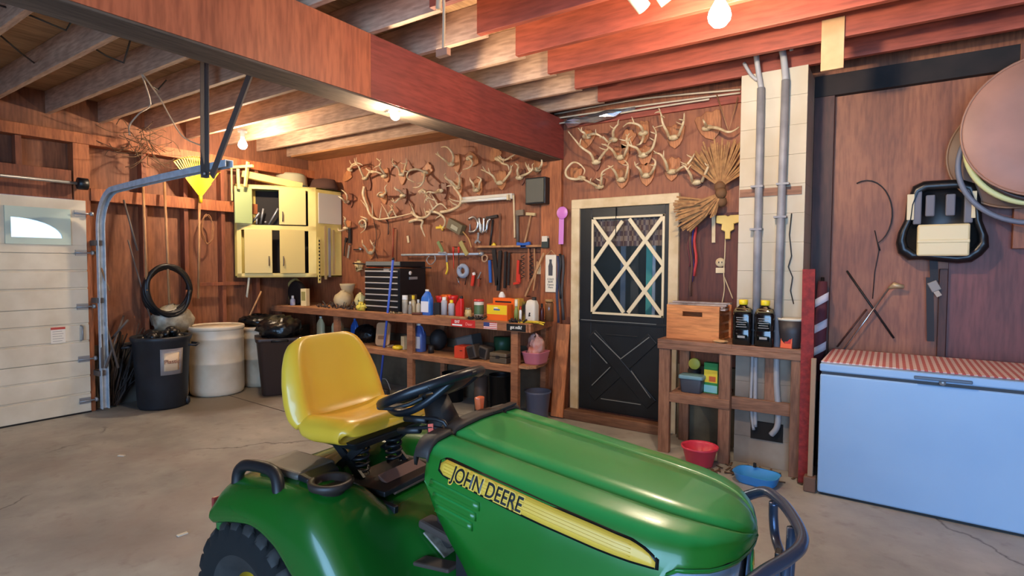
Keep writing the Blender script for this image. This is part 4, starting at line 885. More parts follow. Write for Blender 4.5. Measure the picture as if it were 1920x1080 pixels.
def lat(u0, v0, u1, v1):
    dy_ = .0012 if v1 > v0 else 0
    mb = MB(); mb.bar((gx0+gw*u0, yd-.004-dy_, gz0+gh*v0), (gx0+gw*u1, yd-.004-dy_, gz0+gh*v1), .034, .014, (0,1,0)); mb.build('lattice_bar', M_sash, sash, world=True, bevel=.003)
# two full diamonds: bars of slope one half-height per half-width
lat(.03,.97,.985,.02+.0); lat(.53,.97,.985,.51); lat(.015,.50,.47,.03); lat(.015,.51,.44,.95); lat(.03,.03,.97,.97); lat(.53,.03,.985,.49)
MB().bx(gx0, gx1, yd+.014, yd+.017, gz0, gz1).build('pane', mat('door_glass', (60,74,80), .04, alpha=.16), sash, world=True)
# behind the glass: hall with a plaid curtain, grey light
M_plaid = bpy.data.materials.new('plaid'); M_plaid.use_nodes = True
nt = M_plaid.node_tree; b_ = nt.nodes['Principled BSDF']; tc = nt.nodes.new('ShaderNodeTexCoord'); ck = nt.nodes.new('ShaderNodeTexChecker'); ck.inputs['Scale'].default_value = 22
ck.inputs[1].default_value = (*lin((150,122,100)), 1); ck.inputs[2].default_value = (*lin((88,52,48)), 1); nt.links.new(tc.outputs['Object'], ck.inputs[0]); nt.links.new(ck.outputs[0], b_.inputs[0])
secs = []
for i in range(41):
    x = gx0+gw*i/40; y = YW+.012+.006*math.sin(i*1.3); secs.append([(x, y, gz0+gh*.70), (x, y, gz1+.02)])
cur = MB().loft(secs, closed=False); one('plaid_curtain', 'brown plaid valance behind the top of the door window', 'curtain', cur, M_plaid)
MB().bx(dx0, dx1, yd+.0, YW-.003, .05, .09).build('weather_strip', M_dark, d2, world=True)
MB().tube([(dx0+.36, yd-.01, fz-.078), (dx0+.36, yd-.012, gz1-.2)], .004, 6).build('cable_guard', M_black, d2, world=True)
MB().bx(fx0-.02, fx1-.05, YW-.16, YW-.051, 0, .085).build('door_sill', wood('sill_wood', (140,98,70), (98,66,48), 'x', 8, .75), d2, world=True, bevel=.006)
# hall behind the door (seen through the glass)
hb = MB(); hb.bx(-2.9,-1.1,YW+1.0,YW+1.05,.05,2.4); hb.bx(-2.95,-2.9,YW+.12,YW+1.05,.05,2.4); hb.bx(-1.1,-1.05,YW+.12,YW+1.05,.05,2.4); hb.bx(-2.95,-1.05,YW+.12,YW+1.05,2.4,2.45); hb.bx(-2.95,-1.05,YW+.12,YW+1.05,0,.05)
struct(hb.build('wall_hall', mat('hall_dark', (66,62,60), .8, c2=(40,36,36), scale=2)))
for i, (px, w, c, lb) in enumerate(((1168,.05,(120,132,150),'pale grey upright curtain strip seen through the left side of the door glass'), (1217,.06,(90,190,180),'turquoise curtain strip seen through the right side of the door glass'), (1226,.03,(200,214,230),'bright white strip beside the turquoise one behind the door glass'), (1190,.08,(70,66,62),'dark grey panel seen through the middle of the door glass'))):
    p = aty(px, 500, YW+.5); one('hall_strip', lb, 'strip', MB().bx(p.x-w/2, p.x+w/2, YW+.5, YW+.52, .051, 2.0), mat('hall%d' % i, c, .6))
o = bpy.data.lights.new('hall_fill', 'AREA'); o.energy = 4.0; o.size = .6; o.color = (.8,.9,1); ho = bpy.data.objects.new('hall_fill', o); COL.objects.link(ho); ho.location = (-2.0, YW+.3, 2.3); ho.rotation_euler = (R(25), 0, 0); ho['kind'] = 'helper'  # added fill lamp, out of view, brightens what stands behind the glass
# ============================================================ RIGHT OF THE DOOR: brown board, pillar, shelf
M_board = wood('brown_board', (104,52,36), (76,38,28), 'z', 6, .6)
struct(MB().bx(-1.48, -.98, YW-.02, YW-.001, .95, 1.86).build('trim_board', M_board))
M_block = mat('pillar_block', (200,190,170), .8, c2=(176,158,130), scale=2.2, bump=.2, stretch=(1,1,.6))
PY = 4.28; px0, px1 = -.925, -.50
pil = MB(); nb = 14
for i in range(nb):
    z0 = i*.2; pil.bx(px0, px1, PY, YW-.05, z0+.0004, min(z0+.1996, ZJ-.02), mi=1 if i < 4 else 0)
struct(pil.build('wall_pillar', [M_block, mat('pillar_bare', (160,146,130), .85, c2=(124,110,98), scale=3, bump=.3)], bevel=.002))
# small block infill low behind the shelf
struct(MB().bx(-1.45, px0-.005, 4.60, YW-.03, 0, .62).build('wall_footing', mat('footing', (120,108,84), .85, c2=(84,74,58), scale=4, bump=.3)))
# wooden shelf stand
M_st = wood('stand_wood', (158,112,84), (118,80,60), 'z', 9, .75, stain=(88,58,46), stain_amt=.5)
M_st_x = wood('stand_wood_x', (160,114,86), (116,80,60), 'x', 9, .75, stain=(88,58,46), stain_amt=.5)
SY0, SZ = 4.16, .875
st = thing('shelf_stand', 'rough brown timber shelf stand built round the concrete pillar', 'shelf', (-.95, 4.4, 0))
MB().bx(-1.47, -.47, SY0, 4.26, SZ-.075, SZ-.03).build('front_rail', M_st_x, st, world=True, bevel=.004)
mb = MB(); mb.bx(-1.47, px0-.003, SY0, YW-.03, SZ-.03, SZ); mb.bx(px0-.003, -.47, SY0, PY-.002, SZ-.03, SZ); mb.build('top', M_st_x, st, world=True, bevel=.003)
for x0, x1, y0, y1 in ((-1.46,-1.375,SY0+.01,SY0+.06), (-1.015,-.935,SY0+.01,SY0+.06), (-.545,-.465,SY0+.01,SY0+.10), (-1.42,-1.34,4.55,4.59)):
    MB().bx(x0, x1, y0, y1, 0, SZ-.031).build('leg', M_st, st, world=True, bevel=.004)
MB().bx(-1.374, -1.0, SY0+.03, 4.56, .45, .475).build('lower_shelf', M_st_x, st, world=True, bevel=.003)
MB().bx(-1.374, -.936, SY0+.005, SY0+.03, .40, .47).build('cross_rail', M_st_x, st, world=True, bevel=.003)
MB().bx(-.935, -.55, SY0+.06, SY0+.085, .40, .49).build('cross_rail', M_st_x, st, world=True, bevel=.003)
MB().bx(-.72, -.64, SY0+.086, PY-.002, .45, .84).build('upright_block', M_st, st, world=True, bevel=.003)
# hole in the pillar with sooty edges
one('ash_opening', 'black sooty opening low in the pillar', 'opening', MB().bx(*[f(aty(1408,790,PY), aty(1468,826,PY)) for f in (lambda a,b: a.x, lambda a,b: b.x)], PY-.006, PY+.0, aty(1440,826,PY).z, aty(1440,792,PY).z), mat('soot', (20,16,14), .9), bevel=0)
# conduits
M_cond = mat('conduit_grey', (142,140,142), .5, c2=(118,116,120), scale=8)
def conduit(label, pts, r):
    t = thing('conduit_pipe', label, 'pipe', tuple(pts[-1])); MB().tube(pts, r, 12).build('pipe', M_cond, t, world=True); return t
yc = PY-.04
c1 = conduit('left of the two thick grey conduits running up the pillar', [aty(x, y, yc) for x, y in ((1417,664),(1420,470),(1424,300),(1427,165))], .026)
c2 = conduit('right of the two thick grey conduits running up the pillar', [aty(x, y, yc) for x, y in ((1456,668),(1462,470),(1468,300),(1473,150))], .026)
M_flexp = mat('white_pvc', (158,156,158), .5)
for c_, base in ((c1, (1414,168)), (c2, (1474,150))):
    for (x, y) in ((1418,430),(1420,350)) if c_ is c1 else ((1463,407),(1468,345)):
        p = aty(x, y, yc); MB().bx(p.x-.040, p.x+.040, yc-.0275, PY-.001, p.z-.007, p.z+.007).build('strap_clamp', M_cond, c_, world=True)
def dz(p, z): return aty(p[0], p[1], yc)
def flex(label, P, r): 
    return one('cable_conduit', label, 'conduit', MB().tube(smooth_path(P, 6), r, 10), M_flexp)
flex('grey bent conduit rising from the left pipe into the joists', [aty(1427,165,yc), aty(1420,120,yc), aty(1414,60,yc-.10), aty(1418,30,yc-.2), aty(1426,-25,yc-.3)], .018)
flex('grey bent conduit rising from the right pipe into the joists', [aty(1473,150,yc), aty(1468,100,yc), aty(1452,48,yc-.12), aty(1446,20,yc-.2), aty(1443,-25,yc-.3)], .022)
flex('thin grey conduit leaning over the top of the pillar', [aty(1420,150,yc+.01), aty(1408,140,yc+.01), aty(1395,118,yc+.02)], .012)
flex('thin conduit with an elbow right of the bent ones', [aty(1484,95,yc-.02), aty(1480,60,yc-.08), aty(1474,45,yc-.12), aty(1470,-20,yc-.25)], .012)
flex('thin grey pipe looping below the shelf on the left of the pillar', [aty(1411,640,yc+.02), aty(1410,690,PY-.02), aty(1408,760,PY-.02), aty(1413,806,PY-.02)], .011)
flex('thin copper grey pipe beside the left loop under the shelf', [aty(1417,670,PY-.02), aty(1416,740,PY-.02), aty(1416,800,PY-.02)], .014)
flex('thick grey pipe bending into the sooty opening', [aty(1456,668,yc+.01), aty(1456,720,PY-.03), aty(1459,770,PY-.03), aty(1457,800,PY-.03), aty(1446,815,PY-.02)], .020)
# wire ladder and bits on the pillar
one('wire_hook', 'thin wire with loops hanging on the right half of the pillar', 'wire', MB().tube([aty(x, y, PY-.012) for x, y in ((1484,400),(1480,440),(1484,480),(1478,500),(1486,520),(1482,545),(1488,570))], .004, 5), M_tdark)
one('wooden_batten', 'short brown batten across the pillar behind the conduits', 'batten', MB().bx(px0+.005, px1-.02, PY-.008, PY-.001, aty(1450,367,PY).z, aty(1450,352,PY).z), M_st_x)
one('tape_board', 'pale tan board hanging down from the red joists right of the conduits', 'board', MB().bx(aty(1541,60,3.95).x, aty(1584,60,3.95).x, 3.93, 3.95, aty(1560,132,3.95).z, ZJ+.12), mat('tan_board', (212,172,128), .7, c2=(190,146,104), scale=6), bevel=.002)
# things hung on the brown board
M_palm = mat('palm', (180,132,78), .8, c2=(140,96,56), scale=30)
def fan(label, base, spread, length, a0, n=34, off=.1, seed=1):
    r_ = random.Random(seed); b = aty(*base, YW-off); t = thing('palm_broom', label, 'broom', tuple(b)); mb = MB()
    for i in range(n):
        a = R(a0) + R(spread)*(i/(n-1)-.5)*2; l = length*(.85+.2*r_.random()); d = Vector((math.cos(a), r_.uniform(-.22,.1), math.sin(a)))
        mb.bar(b+d*.03, b+d*l, .012, .003, (0,1,0))
    mb.build('bristles', M_palm, t, world=True); MB().sphere(b, .045, 6).build('binding', mat('binding', (110,76,46), .8), t, world=True); return t
fan('upper palm frond broom fanning upward beside the pillar', (1350,350), 58, .36, 84, seed=4, off=.12, n=46)
fan('lower palm frond broom drooping over the brown board', (1352,378), 27, .36, 197, n=52, seed=6, off=.14)
fan('small palm tuft bound behind the two palm brooms', (1352,362), 30, .2, 225, n=30, seed=8, off=.17)
for i, (x, y0, y1, c, lb) in enumerate(((1293,420,500,(110,52,52),'dark red dog lead hanging under the palm broom'), (1298,415,528,(80,70,140),'purple blue lead hanging in the middle under the palm broom'), (1304,425,518,(190,60,56),'bright red lead hanging under the palm broom'), (1296,430,556,(96,64,50),'brown leather lead hanging lowest under the palm broom'))):
    P = [aty(x+2*math.sin(k*1.3+i), y0+(y1-y0)*k/7, YW-.05-.012*i) for k in range(8)]
    one('dog_lead', lb, 'lead', MB().tube(P, [.012]*8, 6, flat=.4), mat('lead%d' % i, c, .7))
t = thing('plastic_bracket', 'cream yellow plastic bracket hanging beside the pillar', 'bracket', tuple(aty(1366,420,YW-.06)))
MB().prism([(-.09,.06),(-.02,.06),(0,.05),(.02,.06),(.09,.06),(.09,0),(.045,-.01),(.05,-.055),(.02,-.07),(.02,-.13),(-.02,-.13),(-.02,-.07),(-.05,-.055),(-.045,-.01),(-.09,0)], FY(tuple(aty(1366,418,YW-.03))), .03).build('body', mat('plastic_yellow', (222,188,104), .5), t, world=True, bevel=.006)
F('cream_stick', 'short cream pointed stick hanging next to the yellow bracket', 'stick', [('stick', M_cream, [(1338,400),(1338,455)], .014, .008)], .04)
t = thing('wall_outlet', 'round ivory outlet with a cord on the brown board', 'outlet', tuple(aty(1351,492,YW-.03)))
MB().lathe([(.038,0),(.036,-.014),(.001,-.016)], aty(1351,492,YW-.02), 16, 'y').build('round_plate', M_cream, t, world=True)
p = aty(1351,507,YW-.02); MB().bx(p.x-.035, p.x+.035, YW-.036, YW-.02, p.z-.022, p.z+.022).build('lower_plate', M_cream, t, world=True, bevel=.003)
for dx in (-.012, .012): MB().box((aty(1351,492,YW-.03).x+dx, YW-.038, aty(1351,492,YW-.03).z), (.006,.004,.014)).build('slot', M_tdark, t, world=True)
for i, (P, lb) in enumerate((([(1360,448),(1359,480),(1357,510),(1358,545),(1350,585)], 'white cord dropping from the bracket to the crate'), ([(1358,520),(1366,540),(1374,560)], 'short white cord leading to the pillar'))):
    one('power_cord', lb, 'cord', MB().tube(smooth_path([aty(*q, YW-.03-.01*i) for q in P], 5), .005, 5), M_cream)
one('hanging_string', 'thin cord stretched high beside the pillar from the joist', 'string', MB().tube([aty(1344,178,YW-.10), aty(1366,246,YW-.14), aty(1384,182,YW-.10)], .005, 5), M_wh)

# ============================================================ ON THE SHELF STAND
M_crate = wood('crate_wood', (214,140,80), (186,112,62), 'x', 8, .6)
c0 = aty(1300, 634, 4.22)
cr = thing('wooden_crate', 'orange-brown slatted wooden crate on top of the shelf stand', 'crate', (-1.22, 4.38, SZ), R(-4))
w, d, h = .40, .30, .26
mb = MB(); pts = rrect(w, h, .004, 1)
# front with hand hole
hx, hz0, hz1 = .075, h*.68, h*.82
mb.bx(-w/2, w/2, -d/2, -d/2+.014, 0, hz0); mb.bx(-w/2, w/2, -d/2, -d/2+.014, hz1, h); mb.bx(-w/2, -hx, -d/2, -d/2+.014, hz0, hz1); mb.bx(hx, w/2, -d/2, -d/2+.014, hz0, hz1)
mb.build('front_panel', M_crate, cr, bevel=.002)
MB().bx(-w/2, w/2, d/2-.014, d/2, 0, h).build('back_panel', M_crate, cr, bevel=.002)
for sx in (-1, 1):
    for i in range(4): MB().bx(sx*w/2-.008*(1+sx)/1, sx*w/2-.008*(sx-1)*-1 if False else sx*w/2-.016*sx*1, -d/2+.014, d/2-.014, .004+i*.066, .052+i*.066).build('side_slat', M_crate, cr, bevel=.002)
MB().bx(-w/2+.01, w/2-.01, -d/2+.014, d/2-.014, .004, .014).build('bottom', M_crate, cr)
mb = MB(); r_ = random.Random(12)
for i in range(5): mb.box((r_.uniform(-.03,.03), -.06+.03*i, .232+.014*(i % 4)), (.44, .055, .012), (r_.uniform(-.03,.03), 0, r_.uniform(-.15,.15)))
o = one('folded_papers', 'rolled papers and rags heaped on top of the wooden crate', 'papers', mb.move(Matrix.Translation((-1.22,4.38,SZ)) @ Matrix.Rotation(R(-4),4,'Z')), mat('papers', (186,170,160), .7, c2=(120,104,98), scale=12)); o['kind'] = 'stuff'
def oil_jug(px, label):
    p = aty(px, 640, 4.225); t = thing('oil_jug', label, 'jug', (p.x, 4.215, SZ))
    s = []
    for z, wx, wy in ((0,.060,.05),(.008,.066,.055),(.10,.066,.055),(.11,.062,.052),(.12,.066,.055),(.22,.066,.055),(.255,.05,.045),(.275,.026,.026),(.285,.024,.024)): s.append([(x, y, z) for x, y in rrect(2*wx, 2*wy, min(wx,wy)*.5)])
    MB().loft(s).build('bottle', mat('oil_black', (12,11,12), .12, coat=.4), t)
    MB().lathe([(.028,.285),(.030,.287),(.030,.318),(.028,.32)], n=18).build('cap', mat('cap_yellow', (236,206,40), .4), t)
    mb = MB(); s2 = []
    for z, wx, wy in ((.235,.0612,.0512),(.262,.047,.042)): s2.append([(x, y, z) for x, y in rrect(2*wx, 2*wy, min(wx,wy)*.5)])
    MB().loft(s2).build('clear_shoulder', mat('clear_amber', (120,104,70), .2), t)
    for i in range(5): MB().box((0,-.0555,.195-.016*i), (.07-.01*(i%2),.001,.004)).build('print_line', mat('label_print', (150,146,140), .6), t)
    MB().box((0,-.0555,.06), (.05,.001,.016)).build('print_band', mat('label_print', (150,146,140), .6), t)
oil_jug(1393, 'left of the two black oil jugs with yellow caps on the stand'); oil_jug(1434, 'right of the two black oil jugs with yellow caps on the stand')
p = aty(1366,600,4.5); one('red_flask', 'dark red bottle standing between the crate and the pillar', 'bottle', MB().lathe([(.035,0),(.038,.01),(.038,.17),(.02,.2),(.016,.24),(.001,.245)], (p.x, 4.55, SZ), 14), mat('flask_red', (140,58,40), .4))
p = aty(1483, 612, 4.23)
t = thing('black_bag', 'black bag with a white rim standing on the right end of the shelf stand', 'bag', (p.x, 4.215, SZ))
bg_ = MB(); bg_.lathe([(.055,0),(.06,.01),(.07,.10),(.078,.19)], n=18, sx=1.0, sy=.62); bg_.build('body', mat('bag_charcoal', (42,36,38), .5), t)
MB().lathe([(.078,.188),(.083,.195),(.082,.205),(.074,.20)], n=18, sy=.62).build('rim', M_white, t)
p = aty(1475, 632, SY0+.02)
t = thing('orange_packet', 'small orange cardboard packet leaning at the shelf front', 'packet', (p.x, SY0+.03, SZ), R(-15))
MB().box((0,0,.045), (.075,.02,.09), (R(-8),0,0)).build('packet', mat('packet_orange', (226,96,58), .5), t, bevel=.002); MB().box((.01,-.0115,.05), (.04,.001,.03), (R(-8),0,0)).build('print_patch', mat('packet_red', (180,44,44), .5), t)
one('cloth_rag', 'tan rag lying on the shelf front right of the crate', 'rag', crumple((aty(1350,634,4.2).x, 4.20, SZ+.012), .055, .03, .012, 5, .006, 7), mat('rag_tan', (196,150,100), .9))
# on the lower shelf
p = aty(1297, 712, 4.25)
t = thing('food_box', 'dark grey plastic box with a pale blue lid on the lower shelf', 'box', (p.x, 4.27, .475))
MB().loft([[(x, y, z) for x, y in rrect(w_, .7*w_, .02)] for z, w_ in ((0,.145),(.01,.15),(.105,.17))]).build('box', mat('box_slate', (62,66,76), .45), t, bevel=.002)
MB().loft([[(x, y, z) for x, y in rrect(w_, .7*w_, .02)] for z, w_ in ((.105,.185),(.125,.185),(.132,.175))]).build('lid', mat('lid_blue', (112,150,160), .4), t, bevel=.002)
p = aty(1334, 714, 4.3)
t = thing('plant_food_box', 'green and yellow fertiliser carton on the lower shelf', 'carton', (p.x, 4.32, .475), R(-6))
MB().box((0,0,.115), (.105,.06,.23)).build('carton', mat('carton_green', (54,140,74), .5), t, bevel=.001)
MB().box((0,-.0305,.13), (.10,.002,.095)).build('yellow_panel', mat('carton_yellow', (236,206,60), .5), t); MB().box((.012,-.0315,.11), (.05,.001,.04)).build('tomato_print', mat('carton_red', (196,96,50), .5), t)
MB().box((0,-.0305,.035), (.10,.002,.055)).build('pale_panel', mat('carton_aqua', (140,206,210), .5), t)
p = aty(1302, 668, 4.42)
one('tape_measure', 'small yellow tape measure standing behind the lidded box', 'tape measure', MB().lathe([(.04,-.015),(.045,-.012),(.045,.012),(.04,.015),(.001,.016)], (p.x, 4.43, .475+.147+.042), 18, 'y'), mat('disc_yellow', (206,186,70), .5))
one('small_tin', 'dark tin under the yellow tape measure at the back of the lower shelf', 'tin', MB().lathe([(.05,0),(.05,.145),(.046,.147),(.001,.147)], (p.x, 4.43, .475), 16), M_tdark)
# on the floor by the stand
p = atz(1320, 872, 0)
t = thing('pink_pot', 'pink-red plastic pot on the floor under the shelf stand', 'pot', (-1.11, 4.06, 0))
M_pot = mat('pot_pink', (216,62,86), .4)
MB().lathe([(.085,0),(.09,.004),(.118,.12),(.128,.125),(.130,.14),(.122,.14),(.112,.125),(.084,.012),(.001,.012)], n=28).build('pot', M_pot, t)
t = thing('dustpan', 'bright blue plastic tray lying on the floor near the bumper', 'tray', tuple(atz(1418, 905, 0)), R(-8))
M_pan = mat('pan_blue', (60,150,226), .35)
secs = []
for z, w_, d_ in ((.0,.23,.15),(.012,.25,.17),(.065,.275,.21),(.068,.285,.215),(.065,.27,.20),(.018,.24,.155)): secs.append([(x, y, z) for x, y in rrect(w_, d_, .07, 5)])
MB().loft(secs).build('tray', M_pan, t)
MB().box((-.04,.085,.085), (.018,.012,.03)).build('hook', M_tdark, t)
# debris round the pillar foot
mb = MB(); r_ = random.Random(31)
for i in range(60):
    x = r_.uniform(-1.1,-.42); y = r_.uniform(3.95,4.24); l = r_.uniform(.02,.09)
    mb.box((x, y, .006), (l, .012, .004), (r_.uniform(-.1,.1), r_.uniform(-.1,.1), r_.uniform(0,6)))
o = one('dry_leaves', 'dry leaves and chips scattered at the foot of the pillar', 'leaves', mb, mat('litter', (130,98,70), .9, c2=(70,52,42), scale=8)); o['kind'] = 'stuff'
# red post, rolled flag, stick and broom between stand and freezer
t = thing('red_board', 'rough bright red board leaning upright beside the freezer', 'board', (-.43, 4.12, 0))
a, b = atz(1507, 900, 0), aty(1517, 505, 4.3)
MB().bar((-.437, 4.10, 0), (aty(1517,505,4.22).x, 4.22, aty(1517,505,4.22).z), .075, .03, (0,1,0)).build('board', mat('board_red', (146,38,36), .75, c2=(112,26,28), scale=30, bump=.6), t, world=True)
p = aty(1540, 520, 4.5)
t = thing('rolled_flag', 'rolled red, white and blue striped flag standing behind the red board', 'flag', (p.x-.02, 4.55, 0))
a, b = Vector((p.x-.02, 4.50, .0)), Vector((p.x, 4.60, aty(1540,520,4.6).z))
MB().tube([a, b], .012).build('pole', M_black, t, world=True)
MB().tube([a.lerp(b,.45), a.lerp(b,.72), b-Vector((0,0,.03))], [.03,.042,.03], 12).build('cloth', mat('flag_cloth', (92,42,52), .8), t, world=True)
for q in (.62,.74,.88):
    c0_, c1_ = a.lerp(b,q-.022), a.lerp(b,q+.022); MB().loft([[c_+Vector((.0445*math.cos(an), .0445*math.sin(an), .03*math.cos(an))) for an in [2*math.pi*k/14 for k in range(14)]] for c_ in (c0_, c1_)]).build('white_stripe', mat('flag_white', (206,204,214), .8), t, world=True)
a = atz(1514, 905, 0); 
t = thing('wooden_post_stick', 'pale grey wooden stick with a thick foot beside the freezer corner', 'stick', (-.385, 4.0, 0))
MB().bar((-.395, 3.985, .05), (aty(1526,672,4.03).x, 4.04, aty(1526,672,4.03).z), .03, .03).build('stick', mat('stick_grey', (156,126,100), .8), t, world=True, bevel=.004)
MB().bx(-.43, -.36, 3.95, 4.02, 0, .10).build('foot', mat('foot_brown', (110,80,64), .85), t, world=True, bevel=.01)

# ============================================================ FREEZER
M_frz = mat('freezer_day_tint', (154,184,216), .3, c2=(142,174,210), scale=1.5)  # white paint with the blue of the daylight tinted into its colour
fz = thing('chest_freezer', 'white chest freezer with a striped cloth along the right wall', 'freezer', (.5, 4.3, 0), R(-1.2))
fx, fl, fd_ = -.845, 1.75, .72
MB().bx(fx, fx+fl, -.365, .35, .016, .765).build('cabinet', M_frz, fz, bevel=.012, seg=3)
MB().bx(fx-.002, fx+fl+.002, -.372, .352, .782, .832).build('lid', M_frz, fz, bevel=.010, seg=3)
MB().bx(fx+.008, fx+fl-.008, -.358, .345, .764, .784).build('gasket', mat('gasket', (70,70,74), .7), fz)
MB().bx(fx+.02, fx+fl-.02, -.345, .34, 0.0, .017).build('plinth', M_black, fz)
hx_ = .64-.0
p = aty(1771, 708, 3.93)
MB().bx(p.x-.5-.13, p.x-.5+.13, -.392, -.371, .795, .812).build('handle', mat('handle_slate', (78,92,112), .4), fz, bevel=.004)
MB().lathe([(.016,0),(.016,-.008),(.001,-.009)], (p.x-.5, -.372, .785), 14, 'y').build('lock', M_steel, fz)
# striped cloth
M_stripe = bpy.data.materials.new('striped_cloth'); M_stripe.use_nodes = True
nt = M_stripe.node_tree; b_ = nt.nodes['Principled BSDF']; b_.inputs['Roughness'].default_value = .8
tc = nt.nodes.new('ShaderNodeTexCoord'); sx_ = nt.nodes.new('ShaderNodeSeparateXYZ'); nt.links.new(tc.outputs['Object'], sx_.inputs[0])
def tri(out, period):
    m1 = nt.nodes.new('ShaderNodeMath'); m1.operation = 'DIVIDE'; m1.inputs[1].default_value = period; nt.links.new(out, m1.inputs[0])
    m2 = nt.nodes.new('ShaderNodeMath'); m2.operation = 'FRACT'; nt.links.new(m1.outputs[0], m2.inputs[0])
    m3 = nt.nodes.new('ShaderNodeMath'); m3.operation = 'GREATER_THAN'; m3.inputs[1].default_value = .5; nt.links.new(m2.outputs[0], m3.inputs[0]); return m3.outputs[0]
a_, c_ = tri(sx_.outputs[0], .034), tri(sx_.outputs[1], .04)
m4 = nt.nodes.new('ShaderNodeMath'); m4.operation = 'MULTIPLY_ADD'; m4.inputs[1].default_value = .35; nt.links.new(c_, m4.inputs[0]); 
m5 = nt.nodes.new('ShaderNodeMath'); m5.operation = 'MULTIPLY'; m5.inputs[1].default_value = .65; nt.links.new(a_, m5.inputs[0]); nt.links.new(m5.outputs[0], m4.inputs[2])
mx = nt.nodes.new('ShaderNodeMix'); mx.data_type = 'RGBA'; nt.links.new(m4.outputs[0], mx.inputs[0]); mx.inputs[6].default_value = (*lin((232,216,214)), 1); mx.inputs[7].default_value = (*lin((186,72,76)), 1); nt.links.new(mx.outputs[2], b_.inputs[0])
tcl = one('striped_tablecloth', 'red and white checked cloth spread over the freezer lid', 'tablecloth', MB().box((.53, 4.31, .8355), (1.75, .66, .005), (0,0,R(-1.2))), M_stripe)
# ============================================================ RIGHT WALL: car seat, golf club, wires, hat-like lids, hoses
sp = aty(1764, 420, YW-.1)
cs = thing('child_car_seat', 'black child car seat shell with cream base hung on the right wall', 'car seat', (sp.x, YW, sp.z))
w = .40; 
out = [(-.16,.30),(-.10,.335),(.10,.335),(.17,.30),(.205,.18),(.215,.02),(.25,-.10),(.255,-.18),(.22,-.24),(.17,-.29),(.10,-.30),(-.10,-.27),(-.17,-.275),(-.23,-.22),(-.245,-.14),(-.235,-.06),(-.20,.04),(-.19,.18)]
out = [(x*.98, y*.86) for x, y in out]
mb = MB(); secs = []
for sc_, o_ in ((1,.0),(1.0,.05),(.96,.10),(.82,.115),(.78,.06),(.74,.04)): secs.append([(sp.x+x*sc_, YW-.03-o_, sp.z+y*sc_) for x, y in out])
mb.loft(secs); mb.build('shell', mat('seat_shell', (22,22,25), .35), cs, world=True)
for x0, x1, z0, z1, m_ in ((-.085,-.035,.05,.19,'g'), (.02,.07,.05,.19,'g'), (-.15,-.105,.0,.22,'g'), (.115,.16,.0,.22,'g')):
    MB().bx(sp.x+x0, sp.x+x1, YW-.135, YW-.09, sp.z+z0, sp.z+z1).build('belt_pad', mat('belt_grey', (110,108,116), .7), cs, world=True, bevel=.008)
for x0, x1 in ((-.185,-.145),(.15,.175)): MB().bx(sp.x+x0, sp.x+x1, YW-.142, YW-.12, sp.z+.03, sp.z+.20).build('side_label', mat('label_cream', (220,200,160), .6), cs, world=True, bevel=.003)
MB().bx(sp.x-.125, sp.x+.145, YW-.19, YW-.06, sp.z-.21, sp.z-.005).build('base_plate', mat('seat_cream', (226,204,154), .45), cs, world=True, bevel=.012)
MB().bx(sp.x-.125, sp.x+.145, YW-.196, YW-.18, sp.z-.125, sp.z-.105).build('base_rib', mat('seat_cream', (226,204,154), .45), cs, world=True, bevel=.004)
mb = MB()
MB().bar((sp.x-.03, YW-.06, sp.z-.21), (sp.x-.02, YW-.04, sp.z-.38), .045, .004, (0,1,0)).build('strap', mat('belt_black', (40,38,42), .7), cs, world=True)
bk = MB(); bk.bar((sp.x-.035, YW-.05, sp.z-.38), (sp.x-.005, YW-.05, sp.z-.44), .055, .018, (0,1,0)); bk = bk.build('buckle', mat('buckle_grey', (140,128,118), .5), cs, world=True, bevel=.004)
MB().bar((sp.x-.012, YW-.05, sp.z-.44), (sp.x+.01, YW-.05, sp.z-.475), .03, .01, (0,1,0)).build('tongue', mat('tongue_tan', (170,150,130), .5), bk, world=True)
one('grey_strap', 'dark grey strap hanging below the car seat against the wall', 'strap', MB().bar(tuple(aty(1743,520,YW-.045)), tuple(aty(1745,640,YW-.045)), .04, .004, (0,1,0)), mat('belt_black', (40,38,42), .7))
t = thing('golf_club', 'golf club leaning on the right wall behind the freezer', 'golf club', tuple(aty(1590,655,YW-.05)))
a, b = aty(1570, 672, YW-.05), aty(1667, 540, YW-.05)
MB().tube([a, b], .006).build('shaft', M_chrome, t, world=True)
MB().tube([b, b+Vector((.03,-.01,.02)), b+Vector((.085,-.01,.01))], [.010,.022,.012], 8).build('club_head', mat('club_head', (190,160,120), .4, .3), t, world=True)
F('wall_stick', 'thin dark stick crossing behind the golf club', 'stick', [('stick', M_tdark, [(1588,508),(1676,634)], .007, 'tube')], .025)
F('wall_stick', 'brown stick leaning along the golf club shaft', 'stick', [('stick', M_dark, [(1570,650),(1625,580)], .006, 'tube')], .025)
P = [aty(1626+47*math.cos(R(a)), 400-62*math.sin(R(a)), YW-.015) for a in range(115, -75, -12)] + [aty(1650,470,YW-.015)]
one('wire_loop', 'dark wire bent in a wide loop on the right wall', 'wire', MB().tube(P, .004, 5), M_tdark)
mb = MB(); mb.tube([aty(x, y, YW-.012) for x, y in ((1640,432),(1648,470),(1640,510),(1636,560))], .003, 5)
one('wire_tail', 'thin loose wire hanging below the wire loop', 'wire', mb, M_tdark)
